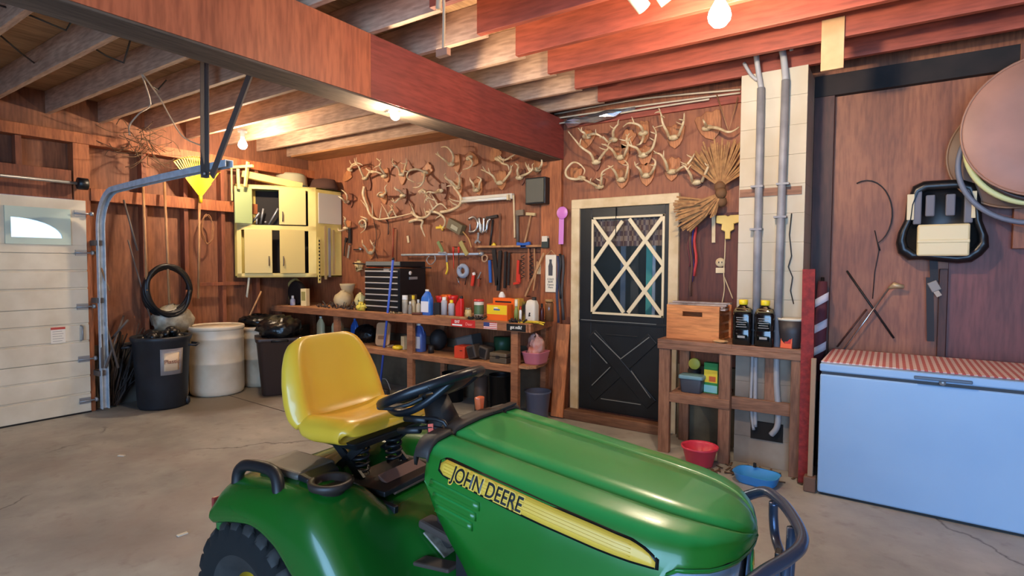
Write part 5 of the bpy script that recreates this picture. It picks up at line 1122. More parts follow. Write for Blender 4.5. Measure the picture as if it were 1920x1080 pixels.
# round lids
def lid(label, px, py, r, off, c, edge):
    p = aty(px, py, YW-off); t = thing('round_disc', label, 'disc', (p.x, YW, p.z))
    MB().lathe([(r*.001,-.012),(r*.6,-.012),(r*.97,-.008),(r,0),(r*.97,.008),(.001,.01)], p, 56, 'y').build('disc', mat(label[:12], c, .5, c2=tuple(int(v*.86) for v in c), scale=3), t, world=True)
    q = [p+Vector((r*math.cos(2*math.pi*i/56), 0, r*math.sin(2*math.pi*i/56))) for i in range(56)]
    MB().tube(q, .007, 6, closed=True).build('edge', mat('edge'+label[:6], edge, .5), t, world=True)
    mb = MB(); mb.tube([p, Vector((p.x, YW-.001, p.z+.02))], .012, 6); mb.build('peg', M_tdark, t, world=True)
lid('brown round disc hanging behind the pinkish one at the right edge', 1906, 285, .34, .10, (122,88,64), (140,104,76))
lid('big pinkish tan round disc at the right edge, in front of the brown disc', 1973, 232, .41, .30, (180,130,110), (164,120,98))
def ringhose(label, px, py, r, off, tr, c):
    p = aty(px, py, YW-off); n = 64
    q = [p+Vector((r*math.cos(2*math.pi*i/n), .01*math.sin(6*math.pi*i/n), r*1.0*math.sin(2*math.pi*i/n))) for i in range(n)]
    mb = MB(); mb.tube(q, tr, 8, closed=True); mb.tube([p+Vector((0,.0,r)), Vector((p.x, YW-.001, p.z+r+.01))], .008, 6)
    one('hose_ring', label, 'hose', mb, mat('hose'+label[:8], c, .5))
ringhose('grey blue hose ring hanging outermost at the right edge', 1945, 300, .37, .19, .016, (112,116,130))
ringhose('pale green hose ring hanging between the round discs', 1955, 268, .35, .23, .018, (206,208,150))
ringhose('black hose ring hanging behind the pinkish disc', 1968, 262, .345, .26, .014, (60,46,44))
# plank on the floor front right is part of the slab; PVC pipes and the pull chain overhead
for i, (a, b, lb) in enumerate((((1160,-45),(1208,16),'left white plastic pipe poking down between the joists at the top edge'), ((1218,-45),(1252,4),'right white plastic pipe poking down between the joists at the top edge'))):
    A_, B_ = atz(*a, ZJ+.16), atz(*b, ZJ+.03); 
    one('plastic_pipe', lb, 'pipe', MB().tube([A_, B_], .04, 14), mat('pvc', (214,200,184), .4))
p = atz(831, 95, 2.45); top = atz(826, -10, 2.9)
t = thing('pull_cord', 'pull rope with a wooden grip block hanging from the right bay joists', 'cord', (p.x, p.y, p.z))
MB().tube(smooth_path([(p.x, p.y, p.z), (p.x+.005, p.y, p.z+.2), (p.x-.004, p.y, ZJ+.1)], 4), .007, 6).build('rope', mat('rope', (196,164,130), .9), t, world=True)
MB().tube(smooth_path([(p.x-.03, p.y, p.z+.2), (p.x-.02, p.y, p.z+.3), (p.x-.004, p.y, ZJ+.1)], 4), .014, 6).build('knot', mat('rope', (196,164,130), .9), t, world=True)
MB().box((p.x-.0, p.y, p.z-.01), (.07,.03,.035)).build('grip_block', mat('grip_block', (176,120,92), .7), t, world=True, bevel=.003)
# loose wiring in the left bay
M_wire = mat('wire_dark', (46,38,32), .6)
for i, (P, lb) in enumerate((([(0,10),(60,30),(124,57),(140,30)], 'black cable zigzag at the upper left corner between the joists'), ([(160,80),(200,105),(232,118),(246,70)], 'black cable zigzag between the second and third joists'), ([(268,140),(282,160),(296,168),(312,150)], 'black cable zigzag above the track hanger'), ([(0,66),(40,100),(64,118)], 'black cable along the first bare joist'))):
    one('ceiling_cable', lb, 'cable', MB().tube([atz(x, y, ZJ+.10 if k in (0, len(P)-1) else ZJ+.03) for k, (x, y) in enumerate(P)], .006, 5), M_wire)
for i, (P, lb) in enumerate((([(266,140),(282,195),(262,212),(243,235),(243,252)], 'white flex drooping from a joist down to the dry vines'), ([(268,140),(300,185),(322,225),(345,258),(386,276)], 'white flex looping from a joist towards the bulb'))):
    one('lamp_flex', lb, 'cable', MB().tube(smooth_path([atz(x, y, ZJ-.01-.10*k) for k, (x, y) in enumerate(P)], 4), .006, 5), mat('flex_white', (196,172,146), .5))
# leaning board beside the door
one('leaning_board', 'bare orange plywood board leaning between the bench and the door', 'board', MB().bar((-2.562, 4.54, .012), (-2.556, 4.655, .875), .128, .018, (0,1,0)), wood('board_orange', (206,132,82), (178,106,64), 'z', 6, .6), bevel=.002)
# chips of paper on the floor
for i, (x, y, lb) in enumerate(((228,855,'small pale paper scrap on the floor nearer the garage door'), (342,1003,'small white paper scrap on the floor behind the mower tyre'))):
    p = atz(x, y, 0); one('paper_scrap', lb, 'scrap', MB().box((p.x, p.y, .004), (.05,.02,.006), (0,0,.5+i)), M_white)

# old joints in the concrete
for (a, b, w_) in (((428,741),(566,781),.010),):
    p, q = atz(*a, .0015), atz(*b, .0015)
    trim(MB().bar(p, q, w_, .003), mat('joint_dark', (70,62,56), .9))
# ============================================================ LAWN TRACTOR
M_jg = mat('tractor_green', (18,92,24), .26, c2=(22,86,28), scale=2.5, coat=.35)
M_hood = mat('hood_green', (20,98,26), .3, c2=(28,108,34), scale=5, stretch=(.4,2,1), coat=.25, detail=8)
nt = M_hood.node_tree; b_ = nt.nodes['Principled BSDF']; src = b_.inputs['Base Color'].links[0].from_socket      # light on the hood top painted in as brighter green, with some dust
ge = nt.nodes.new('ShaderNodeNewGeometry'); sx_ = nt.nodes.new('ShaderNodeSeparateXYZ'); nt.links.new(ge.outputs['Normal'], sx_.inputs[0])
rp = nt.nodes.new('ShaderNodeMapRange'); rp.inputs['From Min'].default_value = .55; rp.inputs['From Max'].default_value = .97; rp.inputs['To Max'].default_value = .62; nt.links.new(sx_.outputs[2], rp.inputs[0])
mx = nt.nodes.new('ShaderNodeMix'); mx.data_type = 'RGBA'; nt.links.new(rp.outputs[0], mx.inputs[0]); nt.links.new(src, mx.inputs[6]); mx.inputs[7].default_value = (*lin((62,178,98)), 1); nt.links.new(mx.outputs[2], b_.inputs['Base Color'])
M_jgd = mat('tractor_green_dusty', (34,98,38), .36, c2=(46,92,40), scale=5)
M_jy = mat('seat_yellow', (224,180,54), .32, c2=(214,162,44), scale=2.5, coat=.3)
M_dec = mat('decal_yellow', (226,178,62), .4); M_deck = mat('decal_black', (14,16,14), .4)
M_bk = mat('tractor_black', (24,24,26), .45); M_dash = mat('dash_brown', (58,50,46), .6, c2=(40,36,34), scale=6)
M_tire = mat('tire_rubber', (50,48,46), .7, c2=(40,39,38), scale=20); M_groove_shade = mat('tread_groove_shade', (14,14,14), .9)  # shade in the tread grooves painted as a darker colour
TR = thing('lawn_tractor', 'green riding lawn tractor with a yellow seat parked in front', 'lawn tractor', (-1.166, 1.542, 0), R(3))

def interp(x, xs, ys):
    if x <= xs[0]: return ys[0]
    for a, b, c, d in zip(xs[:-1], xs[1:], ys[:-1], ys[1:]):
        if x <= b: t = (x-a)/(b-a); t = t*t*(3-2*t) if False else t; return c+(d-c)*t
    return ys[-1]
HX = [-.01, .2, .4, .6, .70, .77, .82, .860, .880]
HW = [.300, .309, .312, .306, .296, .270, .228, .160, .075]
HZ = [.888, .860, .834, .808, .794, .782, .770, .752, .735]
def hw(x): return interp(x, HX, HW)
def hz(x): return interp(x, HX, HZ)
def hb(x): return interp(x, [-.01, .03, .08, .14, .2, .3, .60, .685, .715, .75, .875], [.78, .70, .63, .56, .47, .44, .42, .42, .69, .712, .702])
# relative section of the hood: (fraction of half width, drop below the crest)
HS = [(1.0,.30),(1.005,.20),(1.0,.12),(.992,.085),(.972,.058),(.935,.032),(.88,.014),(.80,.004),(.60,.0),(.56,-.001),(.535,.010),(.51,.010),(.48,-.003),(.3,-.008),(0,-.011)]
def hood_sec(x):
    w, zt, zb = hw(x), hz(x), hb(x); full = []
    for f, d in HS:
        z = zt - d if d < .12 else zt-.12-(d-.12)/(.30-.12)*max(zt-.12-zb, .0)
        z = max(z, zb) ; full.append((w*f, z))
    pts = [(x, -y, z) for y, z in full] + [(x, y, z) for y, z in reversed(full[:-1])]
    return pts
NS = 54
secs = [hood_sec(-.01 + .89*(i/NS)) for i in range(NS+1)]
last = secs[-1]
for q_, dx in ((.6,.004),(.25,.007),(.02,.008)): secs.append([(.880+dx, p[1]*q_, .70+(p[2]-.70)*(.55+.45*q_)) for p in last])
# let the rear edge lean forward towards the bottom of each side
for s_ in secs[:5]:
    pass
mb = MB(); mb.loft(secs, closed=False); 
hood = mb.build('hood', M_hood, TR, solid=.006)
def side_y(x, z):
    w, zt = hw(x), hz(x); d = zt-z
    prev = HS[-1]
    for (f0, d0), (f1, d1) in zip(HS[:-1], HS[1:]):
        if d1 <= d <= d0: t = (d-d1)/(d0-d1+1e-9); return w*(f1+(f0-f1)*t)
    return w
def strip(xz_top, xz_bot, off, m, name, par, n=40):
    x0, x1 = xz_top[0][0], xz_top[-1][0]; rows = []
    for i in range(n+1):
        x = x0+(x1-x0)*i/n; a = interp(x, [p[0] for p in xz_top], [p[1] for p in xz_top]); b = interp(x, [p[0] for p in xz_bot], [p[1] for p in xz_bot])
        rows.append([(x, -side_y(x, z)-off, z) for z in (b, b+(a-b)*.33, b+(a-b)*.67, a)])
    return MB().loft(rows, closed=False).build(name, m, par, solid=.0005)
top = [(.045,.842),(.06,.853),(.30,.816),(.55,.776),(.64,.760),(.68,.744),(.70,.724)]
bot = [(.045,.826),(.06,.812),(.30,.768),(.55,.727),(.64,.716),(.70,.712)]
g_ = .006
strip([(x-(.006 if i == 0 else -.008 if i == len(top)-1 else 0), z+g_) for i, (x, z) in enumerate(top)], [(x-(.006 if i == 0 else -.008 if i == len(bot)-1 else 0), z-g_) for i, (x, z) in enumerate(bot)], .0012, M_deck, 'decal_border', hood)
dcl = strip(top, bot, .0022, M_dec, 'decal_stripe', hood)
for k in range(1, 5):
    f = k/5; lo = [(x, b+(a-b)*f-.0007) for (x, a), b in zip([(.06,.853),(.64,.760)], (.812,.716))]; hi = [(x, z+.0014) for x, z in lo]
    strip(hi, lo, .0026, mat('decal_line', (206,156,38), .4), 'pinstripe', dcl)
sl = math.atan2(-.166, 1.0)
def side_M(x, z, off): 
    return wm(TR) @ Matrix.Translation((x, -side_y(x, z)-off, z)) @ Matrix.Rotation(R(90), 4, 'X') @ Matrix.Rotation(sl, 4, 'Z')
cxx, czz = .215, .806
def on_side(o, off):
    me = o.data; ys = [v.co.y for v in me.vertices]; ymin = min(ys)
    for v in me.vertices: v.co.y = -side_y(v.co.x, v.co.z) - off - (.0006 if v.co.y < (min(ys)+max(ys))/2 else 0)
on_side(text('lettering_outline', 'JOHN DEERE', .054, side_M(cxx, czz-.004, .0030), M_dec, hood, ext=.0004, bold=.0045, sx=.80), .0030)
on_side(text('lettering', 'JOHN DEERE', .054, side_M(cxx, czz-.004, .0040), M_deck, hood, ext=.0005, bold=.0008, sx=.80), .0040)
# louvres below the lettering
for k in range(3):
    z0 = .786-.036*k; x0 = .016+.012*k; x1 = .20-.012*k+.0
    rows = []
    for i in range(9):
        x = x0+(x1-x0)*i/8; z = z0-.166*(x-x0)-.006; y = -side_y(x, z)
        rows.append([(x, y+.004, z+.014), (x, y-.004, z+.010), (x, y-.012, z-.006), (x, y+.004, z-.014)])
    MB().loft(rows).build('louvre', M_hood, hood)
# nose: headlights, black strips and slate grille under the hood lip
def nose_xy(t, inset=.008):   # t -1..1 around the front
    tab = [(.690,.285),(.755,.270),(.81,.232),(.845,.178),(.866,.115),(.876,.06),(.879,0)]
    a = abs(t)*6; i = min(int(6-a), 5); f = (6-a)-i; i0, i1 = i, min(i+1, 6)
    x = tab[i0][0]+(tab[i1][0]-tab[i0][0])*f; y = tab[i0][1]+(tab[i1][1]-tab[i0][1])*f
    return x-inset, (y-inset*.6)*(1 if t > 0 else -1)
def nose_strip(name, t0, t1, z0, z1, m, off, par=TR, lean=.02, n=14):
    rows = []
    for i in range(n+1):
        t = t0+(t1-t0)*i/n; x, y = nose_xy(t); rows.append([(x+off-lean*(1-q), y*(1+off*.5), z0+(z1-z0)*q) for q in (0,.33,.67,1)])
    return MB().loft(rows, closed=False).build(name, m, par, solid=.004)
nose_strip('nose_shell', -1, 1, .40, .715, M_bk, 0, n=40)
M_lens = mat('headlight_lens', (176,190,206), .12, c2=(120,134,150), scale=8, coat=.5)
for sgn in (-1, 1): 
    hl = nose_strip('headlight', sgn*.97, sgn*.27, .545, .706, M_lens, .007)
    nose_strip('headlight_rim', sgn*.985, sgn*.24, .700, .712, M_bk, .010, hl)
M_grl = mat('grille_slate', (70,84,104), .35)
gr = nose_strip('grille', -.16, .16, .44, .71, M_grl, .010)
e = MB(); e.lathe([(.026,-.002),(.026,.002),(.001,.003)], (0,0,0), 24, 'x', sy=1.0); e.move(Matrix.Translation((.8775,.0,.645)) @ Matrix.Diagonal((1,.8,1.25,1)))
em = e.build('emblem', mat('emblem_green', (36,130,60), .4), gr)
e = MB(); Mx = Matrix.Translation((.8805,.0,.645)) @ Matrix(((0,0,1,0),(1,0,0,0),(0,1,0,0),(0,0,0,1)))
e.prism([(-.015,-.004),(-.004,-.010),(.002,-.022),(.006,-.012),(.014,-.020),(.012,-.006),(.016,.002),(.010,.012),(.013,.022),(.006,.016),(.003,.006),(-.006,.004)], Mx, .0012); e.build('leaping_deer', M_dec, em)
# engine bay sides behind / below the hood
MB().bx(.10, .68, -.24, .24, .34, .70).build('engine_shroud', M_bk, TR, bevel=.02)
MB().loft([[(.10,-.287,.40),(.10,-.26,.40),(.10,-.26,.60),(.10,-.287,.60)],[(.26,-.295,.36),(.26,-.26,.36),(.26,-.26,.47),(.26,-.295,.47)]], smooth=False).build('side_duct', M_bk, TR)
MB().bx(-.1, .80, -.14, .14, .26, .36).build('frame_rails', M_bk, TR, bevel=.01)
# dash console
rows = []
for x, dz, wsc in ((-.075,-.02,.93),(-.068,.012,.97),(-.012,.018,1.0),(-.004,.004,1.0)):
    row = []
    for f, d in HS[4:]: row.append((x, -hw(0)*f*wsc, hz(0)-d+dz))
    rows.append(row + [(p[0], -p[1], p[2]) for p in reversed(row[:-1])])
dash = MB().loft(rows, closed=False).build('dash_cowl', M_dash, TR, solid=.01)
MB().loft([[(-.05,-.15,.885),(-.05,.15,.885),(-.02,.15,.50),(-.02,-.15,.50)],[(-.15,-.11,.86),(-.15,.11,.86),(-.10,.12,.45),(-.10,-.12,.45)]], smooth=False).build('dash_panel', M_dash, TR, bevel=.015)
MB().box((.03-.05, .16, .903), (.03, .16, .006), (0, 0, 0)).build('dash_slot', M_bk, dash)
# steering
n_ = Vector((-.39,0,.92)).normalized(); c_ = Vector((-.225,0,.985)); u_ = Vector((.92,0,.39)).normalized(); v_ = Vector((0,1,0))
sw = MB(); pts = [c_+u_*(.185*math.cos(2*math.pi*i/48))+v_*(.195*math.sin(2*math.pi*i/48)) for i in range(48)]
sw.tube(pts, .0185, 10, closed=True); st_w = sw.build('steering_wheel', mat('wheel_black', (26,30,36), .35, c2=(18,21,26), scale=10), TR)
hub = MB(); hub.lathe([(.045,-.05),(.05,-.03),(.058,-.02),(.052,-.008),(.001,-.004)], n=20); hub.move(Matrix.Translation(c_) @ Matrix.Rotation(-math.atan2(.39,.92), 4, 'Y')); hub.build('hub', M_bk, st_w)
for a0, a1 in ((R(205), R(335)),):
    rows = []
    for i in range(25):
        a = a0+(a1-a0)*i/24; d = u_*math.cos(a)*.95+v_*math.sin(a); e_ = 1-abs(2*i/24-1)**2.2
        r_d, h_d = .184-.050*e_, .004+.046*e_
        rows.append([c_+d*(r_d+.022)-n_*(h_d-.004), c_+d*(r_d+.010)-n_*(h_d+.020), c_+d*(r_d-.022)-n_*(h_d+.016), c_+d*(r_d-.018)-n_*(h_d-.004)])
    MB().loft(rows).build('dish', mat('wheel_black', (26,30,36), .35), st_w)
for a in (R(205), R(335), R(90)):
    d = u_*math.cos(a)+v_*math.sin(a); s_ = d.cross(n_)
    rows = []
    for q, wd, dp in ((.03,.05,.024),(.09,.045,.030),(.14,.06,.026),(.186,.10,.004)):
        b = c_+d*q-n_*dp; rows.append([b-s_*wd+n_*.006, b+s_*wd+n_*.006, b+s_*wd-n_*.010, b-s_*wd-n_*.010])
    MB().loft(rows).build('spoke', M_bk, st_w, bevel=.004)
MB().tube([c_-n_*.03, c_-n_*.22], [.045,.075], 16).build('steering_column', M_dash, TR)
t = MB(); p = Vector((-.075,.10,.868)); t.tube([p, p+Vector((-.01,0,.035))], [.006,.006], 8); t.build('throttle_stem', M_bk, TR)
t = MB(); t.loft([[(p.x-.02+dx, p.y+y, p.z+.03+z) for y, z in ((-.012*s_,0),(.012*s_,0),(.022*s_,.05),(-.022*s_,.05))] for dx, s_ in ((0,.8),(.012,1),(.026,.8))], smooth=False); t.build('throttle_knob', mat('knob_orange', (232,108,60), .4), TR, bevel=.005)
for tip, bend, base in (((-.22,-.14,.903),(-.06,-.14,.915),(-.05,-.11,.80)), ((-.24,-.15,.860),(-.06,-.15,.893),(-.04,-.12,.78))):
    L_ = MB().tube(smooth_path([tip, bend, base], 4), .007, 8).build('control_lever', M_bk, TR)
    tv = Vector(tip); dv_ = (Vector(bend)-tv).normalized(); MB().tube([tv-dv_*.01, tv+dv_*.085], [.012,.013], 8).build('grip', M_bk, L_)
lt = MB(); lt.bar((-.105,-.155,.905), (-.09,-.165,.845), .022, .003, (0,1,0)); lt.build('orange_tag', mat('tag_orange', (236,104,84), .5), TR)
# seat
def pillow(sta):
    secs = []
    n = 28
    for (p, nrm, w, t, bol) in sta:
        sec = []
        for k in range(n):
            a = 2*math.pi*k/n; c, s_ = math.cos(a), math.sin(a)
            y = w*math.copysign(abs(c)**.5, c); h = t/2*math.copysign(abs(s_)**.62, s_)-t/2
            if s_ > 0: v = abs(y)/w; h += bol*math.exp(-((v-.80)/.16)**2) - bol*.15*(1-v)
            sec.append(Vector((p[0]+nrm[0]*h, y, p[1]+nrm[1]*h)))
        secs.append(sec)
    return secs
def stations(pts, ws, ts, bs, sub_=4):
    P = smooth_path([Vector((x, 0, z)) for x, z in pts], sub_); N = len(P); out = []; fx_ = [i/(len(ws)-1) for i in range(len(ws))]
    for i, p in enumerate(P):
        tg = (P[min(i+1,N-1)]-P[max(i-1,0)]).normalized(); f = i/(N-1)
        out.append(((p.x, p.z), (tg.z, -tg.x) if tg.z*0+1 else 0, interp(f, fx_, ws), interp(f, fx_, ts), interp(f, fx_, bs)))
    return out
mb = MB()
cush = stations([(-.700,.852),(-.66,.850),(-.60,.852),(-.53,.862),(-.47,.870),(-.43,.866),(-.404,.845),(-.398,.818)], [.215,.24,.248,.25,.25,.245,.232,.20], [.05,.075,.085,.09,.095,.09,.08,.05], [.01,.025,.03,.022,.014,.008,0,0])
cush = [(p, (-n[0], -n[1]), w, t, b) for p, n, w, t, b in cush]
mb.loft(pillow(cush))
back = stations([(-.662,.835),(-.690,.865),(-.712,.915),(-.735,.98),(-.757,1.04),(-.775,1.09),(-.787,1.125),(-.797,1.148)], [.235,.246,.246,.238,.222,.200,.172,.115], [.05,.065,.065,.06,.055,.05,.045,.025], [.02,.03,.032,.03,.026,.02,.012,0])
mb.loft(pillow(back))
mb.build('seat', M_jy, TR, sub=1)
MB().loft([[(-.42,-.20,.79),(-.42,.20,.79),(-.68,.22,.80),(-.68,-.22,.80)],[(-.44,-.17,.755),(-.44,.17,.755),(-.66,.19,.765),(-.66,-.19,.765)]], smooth=False).build('seat_pan', M_bk, TR, bevel=.008)
# seat suspension
MB().bx(-.66, -.30, -.17, .17, .615, .635).build('seat_bracket', M_bk, TR, bevel=.004)
for y in (-.175, .155): MB().bar((-.68,y,.625), (-.24,y+.0,.585), .02, .03).build('seat_rail', M_bk, TR, bevel=.003)
for y in (-.09, .09):
    pts = [(-.50+.03*math.cos(k*.6), y+.03*math.sin(k*.6), .63+.0024*k) for k in range(55)]; MB().tube(pts, .006, 6).build('seat_spring', M_bk, TR)
for a, b in (((-.62,-.12,.63),(-.46,-.12,.76)),((-.46,-.12,.63),(-.62,-.12,.76)),((-.62,.12,.63),(-.46,.12,.76)),((-.46,.12,.63),(-.62,.12,.76))): MB().bar(a, b, .012, .03).build('suspension_arm', M_bk, TR)
MB().loft([[(-.40,-.10,.64),(-.40,.12,.64),(-.31,.13,.60),(-.31,-.11,.60)],[(-.405,-.10,.655),(-.405,.12,.655),(-.30,.13,.615),(-.30,-.11,.615)]], smooth=False).build('seat_tray', mat('tray_brown', (112,84,74), .5), TR, bevel=.004)
# rear body: fenders and deck in one pressed skin
FX = [-.83,-.81,-.78,-.70,-.58,-.47,-.40,-.34,-.28,-.22,-.14,-.05,.05,.14]
ZT = [ .605,.65,.68,.695,.70,.70,.695,.68,.63,.56,.47,.40,.365,.36]
ZL = [ .54, .53,.535,.555,.57,.53,.47,.42,.37,.335,.31,.30,.30,.30]
ZC = [ .56, .61,.66,.68,.66,.61,.60,.595,.585,.565,.53,.47,.42,.40]
rows = []
for x, zt, zl, zc in zip(FX, ZT, ZL, ZC):
    hf = [(.495,zl),(.492,zl+(zt-zl)*.35),(.478,zl+(zt-zl)*.62),(.45,zl+(zt-zl)*.84),(.40,zt-.008),(.34,zt),(.26,zt),(.21,zt*.75+zc*.25),(.17,zc),(.08,zc)]
    rows.append([(x, -y, z) for y, z in hf] + [(x, y, z) for y, z in reversed(hf)])
# refine along x
fine = []
for i in range(len(rows[0])):
    fine.append(smooth_path([Vector(r[i]) for r in rows], 4))
rows2 = [[fine[i][k] for i in range(len(rows[0]))] for k in range(len(fine[0]))]
body = MB().loft(rows2, closed=False).build('rear_body', M_jg, TR, solid=.008, sub=1)
# rear closing panel
MB().bx(-.84, -.80, -.47, .47, .33, .56).build('rear_panel', M_jgd, TR, bevel=.02)
MB().box((-.838,-.462,.575), (.012,.025,.06)).build('tail_reflector', mat('reflector', (140,52,44), .35), TR, bevel=.004)
MB().bx(-.62, -.34, -.17, .17, .30, .57).build('tunnel', M_bk, TR, bevel=.02)
# grab handle
MB().tube(smooth_path([(-.765,-.425,.645),(-.76,-.42,.70),(-.72,-.415,.728),(-.62,-.41,.735),(-.565,-.412,.72),(-.535,-.425,.67),(-.525,-.44,.60)], 5), .021, 10).build('grab_handle', M_bk, TR)
# tool box lid and cup holder
MB().loft([[(x, y, z) for x, y in ((-.735,-.37),(-.735,-.20),(-.51,-.20),(-.51,-.37))] for z in (.695,.722)], smooth=False).build('box_lid', mat('lid_grey', (96,88,78), .5, c2=(80,72,64), scale=8), TR, bevel=.014, seg=3)
MB().lathe([(.062,.0),(.072,.002),(.075,.022),(.066,.026),(.052,.022),(.046,-.045),(.001,-.05)], (-.385,-.335,.695), 26).build('cup_holder', mat('cup_brown', (48,38,34), .5), TR)
rows = [[(-.51,-.37+.0,.70),(-.51,-.22,.70),(-.51,-.22,.722),(-.51,-.37,.722)],[(-.45,-.375,.70),(-.45,-.24,.70),(-.45,-.24,.718),(-.45,-.375,.718)]]
MB().loft(rows, smooth=False).build('box_edge', M_bk, TR, bevel=.006)
# footrests, pedals
for sgn in (-1, 1):
    fr = MB().loft([[(-.05,sgn*.17,.40),(-.05,sgn*.47,.385),(-.05,sgn*.47,.37),(-.05,sgn*.17,.385)],[(.50,sgn*.20,.36),(.50,sgn*.45,.355),(.50,sgn*.45,.34),(.50,sgn*.20,.345)]], smooth=False).build('footrest', M_jgd, TR, bevel=.006)
    MB().loft([[(-.02,sgn*.18,.412),(-.02,sgn*.30,.406),(-.02,sgn*.30,.40),(-.02,sgn*.18,.40)],[(.30,sgn*.20,.384),(.30,sgn*.32,.378),(.30,sgn*.32,.372),(.30,sgn*.20,.372)]], smooth=False).build('foot_plate', mat('foot_metal', (166,156,138), .5, .3, c2=(120,110,98), scale=40), fr)
MB().bar((-.16,-.12,.55), (.03,-.14,.53), .07, .03).build('drive_pedal', mat('pedal_brown', (70,56,48), .7), TR, bevel=.01)
MB().bar((-.10,-.22,.47), (.06,-.24,.50), .06, .014).build('brake_pedal', mat('pedal_brown', (70,56,48), .7), TR, bevel=.006)
MB().box((-.085,-.105,.500), (.11,.12,.008), (0, R(34), 0)).build('tread_plate', mat('foot_metal', (166,156,138), .5), TR, bevel=.003)
# wheels
def wheel(x, y, r, w, sgn):
    prof = [(.28,-.29),(.46,-.44),(.74,-.52),(.86,-.48),(.935,-.38),(.98,-.22),(1.0,0),(.98,.22),(.935,.38),(.86,.48),(.74,.52),(.46,.44),(.28,.29)]
    prof = [(p.x, p.z) for p in smooth_path([Vector((a,0,b)) for a, b in prof], 3)]
    n = 132; vs = []; mb = MB(); low = []
    for k in range(n):
        a = 2*math.pi*k/n
        for j, (q, yy) in enumerate(prof):
            rr_ = q*r
            if q > .64:   # chevron lugs cut into the tread
                ph = (k + abs(yy)*9 + (2 if int((yy+.5)*5) % 2 else 0)) % 6
                lat_ = abs(((yy+.5)*5) % 1 - .5) > .40
                if ph < 1.7 or lat_: rr_ -= .017; low.append(len(vs))
            vs.append((x+rr_*math.cos(a), y+yy*w, r+rr_*math.sin(a)))
    m_ = len(prof)
    fs = [(k*m_+j, ((k+1) % n)*m_+j, ((k+1) % n)*m_+j+1, k*m_+j+1) for k in range(n) for j in range(m_-1)]
    low = set(low); mb._add([vs_ for vs_ in vs], [f for f in fs], 0, True)
    mb.bm.verts.index_update()
    for f_ in mb.bm.faces:
        if sum(v_.index in low for v_ in f_.verts) >= 2: f_.material_index = 1
    t_ = mb.build('tire', [M_tire, M_groove_shade], TR)
    MB().lathe([(r*.30,-w*.30),(r*.28,-w*.29),(r*.25,-w*.2),(.05,-w*.15),(.05,w*.15),(r*.25,w*.2),(r*.28,w*.29),(r*.30,w*.30)], (x, y, r), 32, 'y').build('rim', mat('rim_yellow', (226,182,40), .4), t_)
for sgn in (-1, 1):
    wheel(-.67, sgn*.375, .285, .23, sgn); wheel(.60, sgn*.36, .19, .15, sgn)
MB().tube([(-.67,-.3,.285),(-.67,.3,.285)], .03, 10).build('rear_axle', M_bk, TR); MB().tube([(.60,-.3,.19),(.60,.3,.19)], .025, 10).build('front_axle', M_bk, TR)
MB().bx(.5, .7, -.05, .05, .18, .30).build('axle_mount', M_bk, TR)
# brush guard
M_gd = mat('guard_steel', (84,100,126), .22, .6)
gd_ = MB().tube(smooth_path([(.80,.40,.66),(.86,.385,.695),(.905,.33,.70),(.945,.25,.70),(.985,.12,.70),(.99,.03,.70),(.965,-.06,.70),(.925,-.155,.70),(.875,-.27,.69),(.80,-.35,.66)], 5), .017, 12).build('brush_guard', M_gd, TR)
MB().tube(smooth_path([(.895,.32,.69),(.895,.325,.64),(.905,.30,.585),(.935,.20,.57),(.955,.06,.58),(.945,-.06,.63),(.94,-.11,.69)], 5), .014, 10).build('guard_loop', M_gd, gd_)
for y in (.16, -.02): MB().tube([(.96,y,.69),(.955,y,.50),(.85,y,.32),(.75,y,.30)], .014, 10).build('guard_post', M_gd, gd_)
for y in (.395,-.345): MB().tube([(.80,y,.66),(.74,y*.9,.50),(.70,y*.4,.32)], .015, 10).build('guard_post', M_gd, gd_)
MB().bx(.915,.935,.17,.21,.47,.60).build('guard_tab', M_bk, gd_, bevel=.004)
# ============================================================ ON THE BENCH
def bp(px, py, Y): p = aty(px, py, Y); return Vector((p.x, Y, ZBT))
def bsz(px0, px1, Y): return (aty(px1, 560, Y)-aty(px0, 560, Y)).length
# tool chest
a, b = aty(684, 560, 4.20), aty(749, 560, 4.20); x0, x1 = a.x, b.x; zt = aty(716, 503, 4.20).z
tc = thing('tool_chest', 'black machinist tool chest with silver drawer pulls on the bench', 'tool chest', ((x0+x1)/2, 4.4, ZBT))
M_tb = mat('chest_black', (18,19,21), .35)
MB().bx(x0, x1, 4.205, 4.60, ZBT, zt).build('case', M_tb, tc, world=True, bevel=.006)
hh = (zt-ZBT-.03)/7
for i in range(7):
    z0 = ZBT+.012+hh*i; dr = MB().bx(x0+.012, x1-.012, 4.196, 4.206, z0+.003, z0+hh-.003).build('drawer', mat('drawer_black', (24,25,27), .4), tc, world=True, bevel=.002)
    MB().bx(x0+.02, x1-.02, 4.182, 4.197, z0+hh-.022, z0+hh-.008).build('drawer_pull', mat('pull_silver', (214,212,208), .3, .5), dr, world=True, bevel=.003)
lidm = MB(); lidm.bx(x0-.005, x1+.0, 4.22, 4.60, zt+.012, zt+.075); ld = lidm.build('open_lid', M_tb, tc, world=True, bevel=.01)
MB().bx(x0, x1-.01, 4.215, 4.222, zt+.03, zt+.07).build('lid_front', mat('lid_metal', (134,136,130), .4, .3), ld, world=True, bevel=.002)
MB().bx((x0+x1)/2+.04, (x0+x1)/2+.12, 4.19, 4.206, zt-.035, zt-.005).build('latch', M_steel, tc, world=True)
MB().bx(x1, x1+.013, 4.34, 4.46, zt-.12, zt-.09).build('side_handle', M_steel, tc, world=True, bevel=.003)
MB().lathe([(.022,0),(.022,.004),(.001,.005)], (x1, 4.36, zt-.05), 14, 'x').build('round_badge', M_wht, tc, world=True)
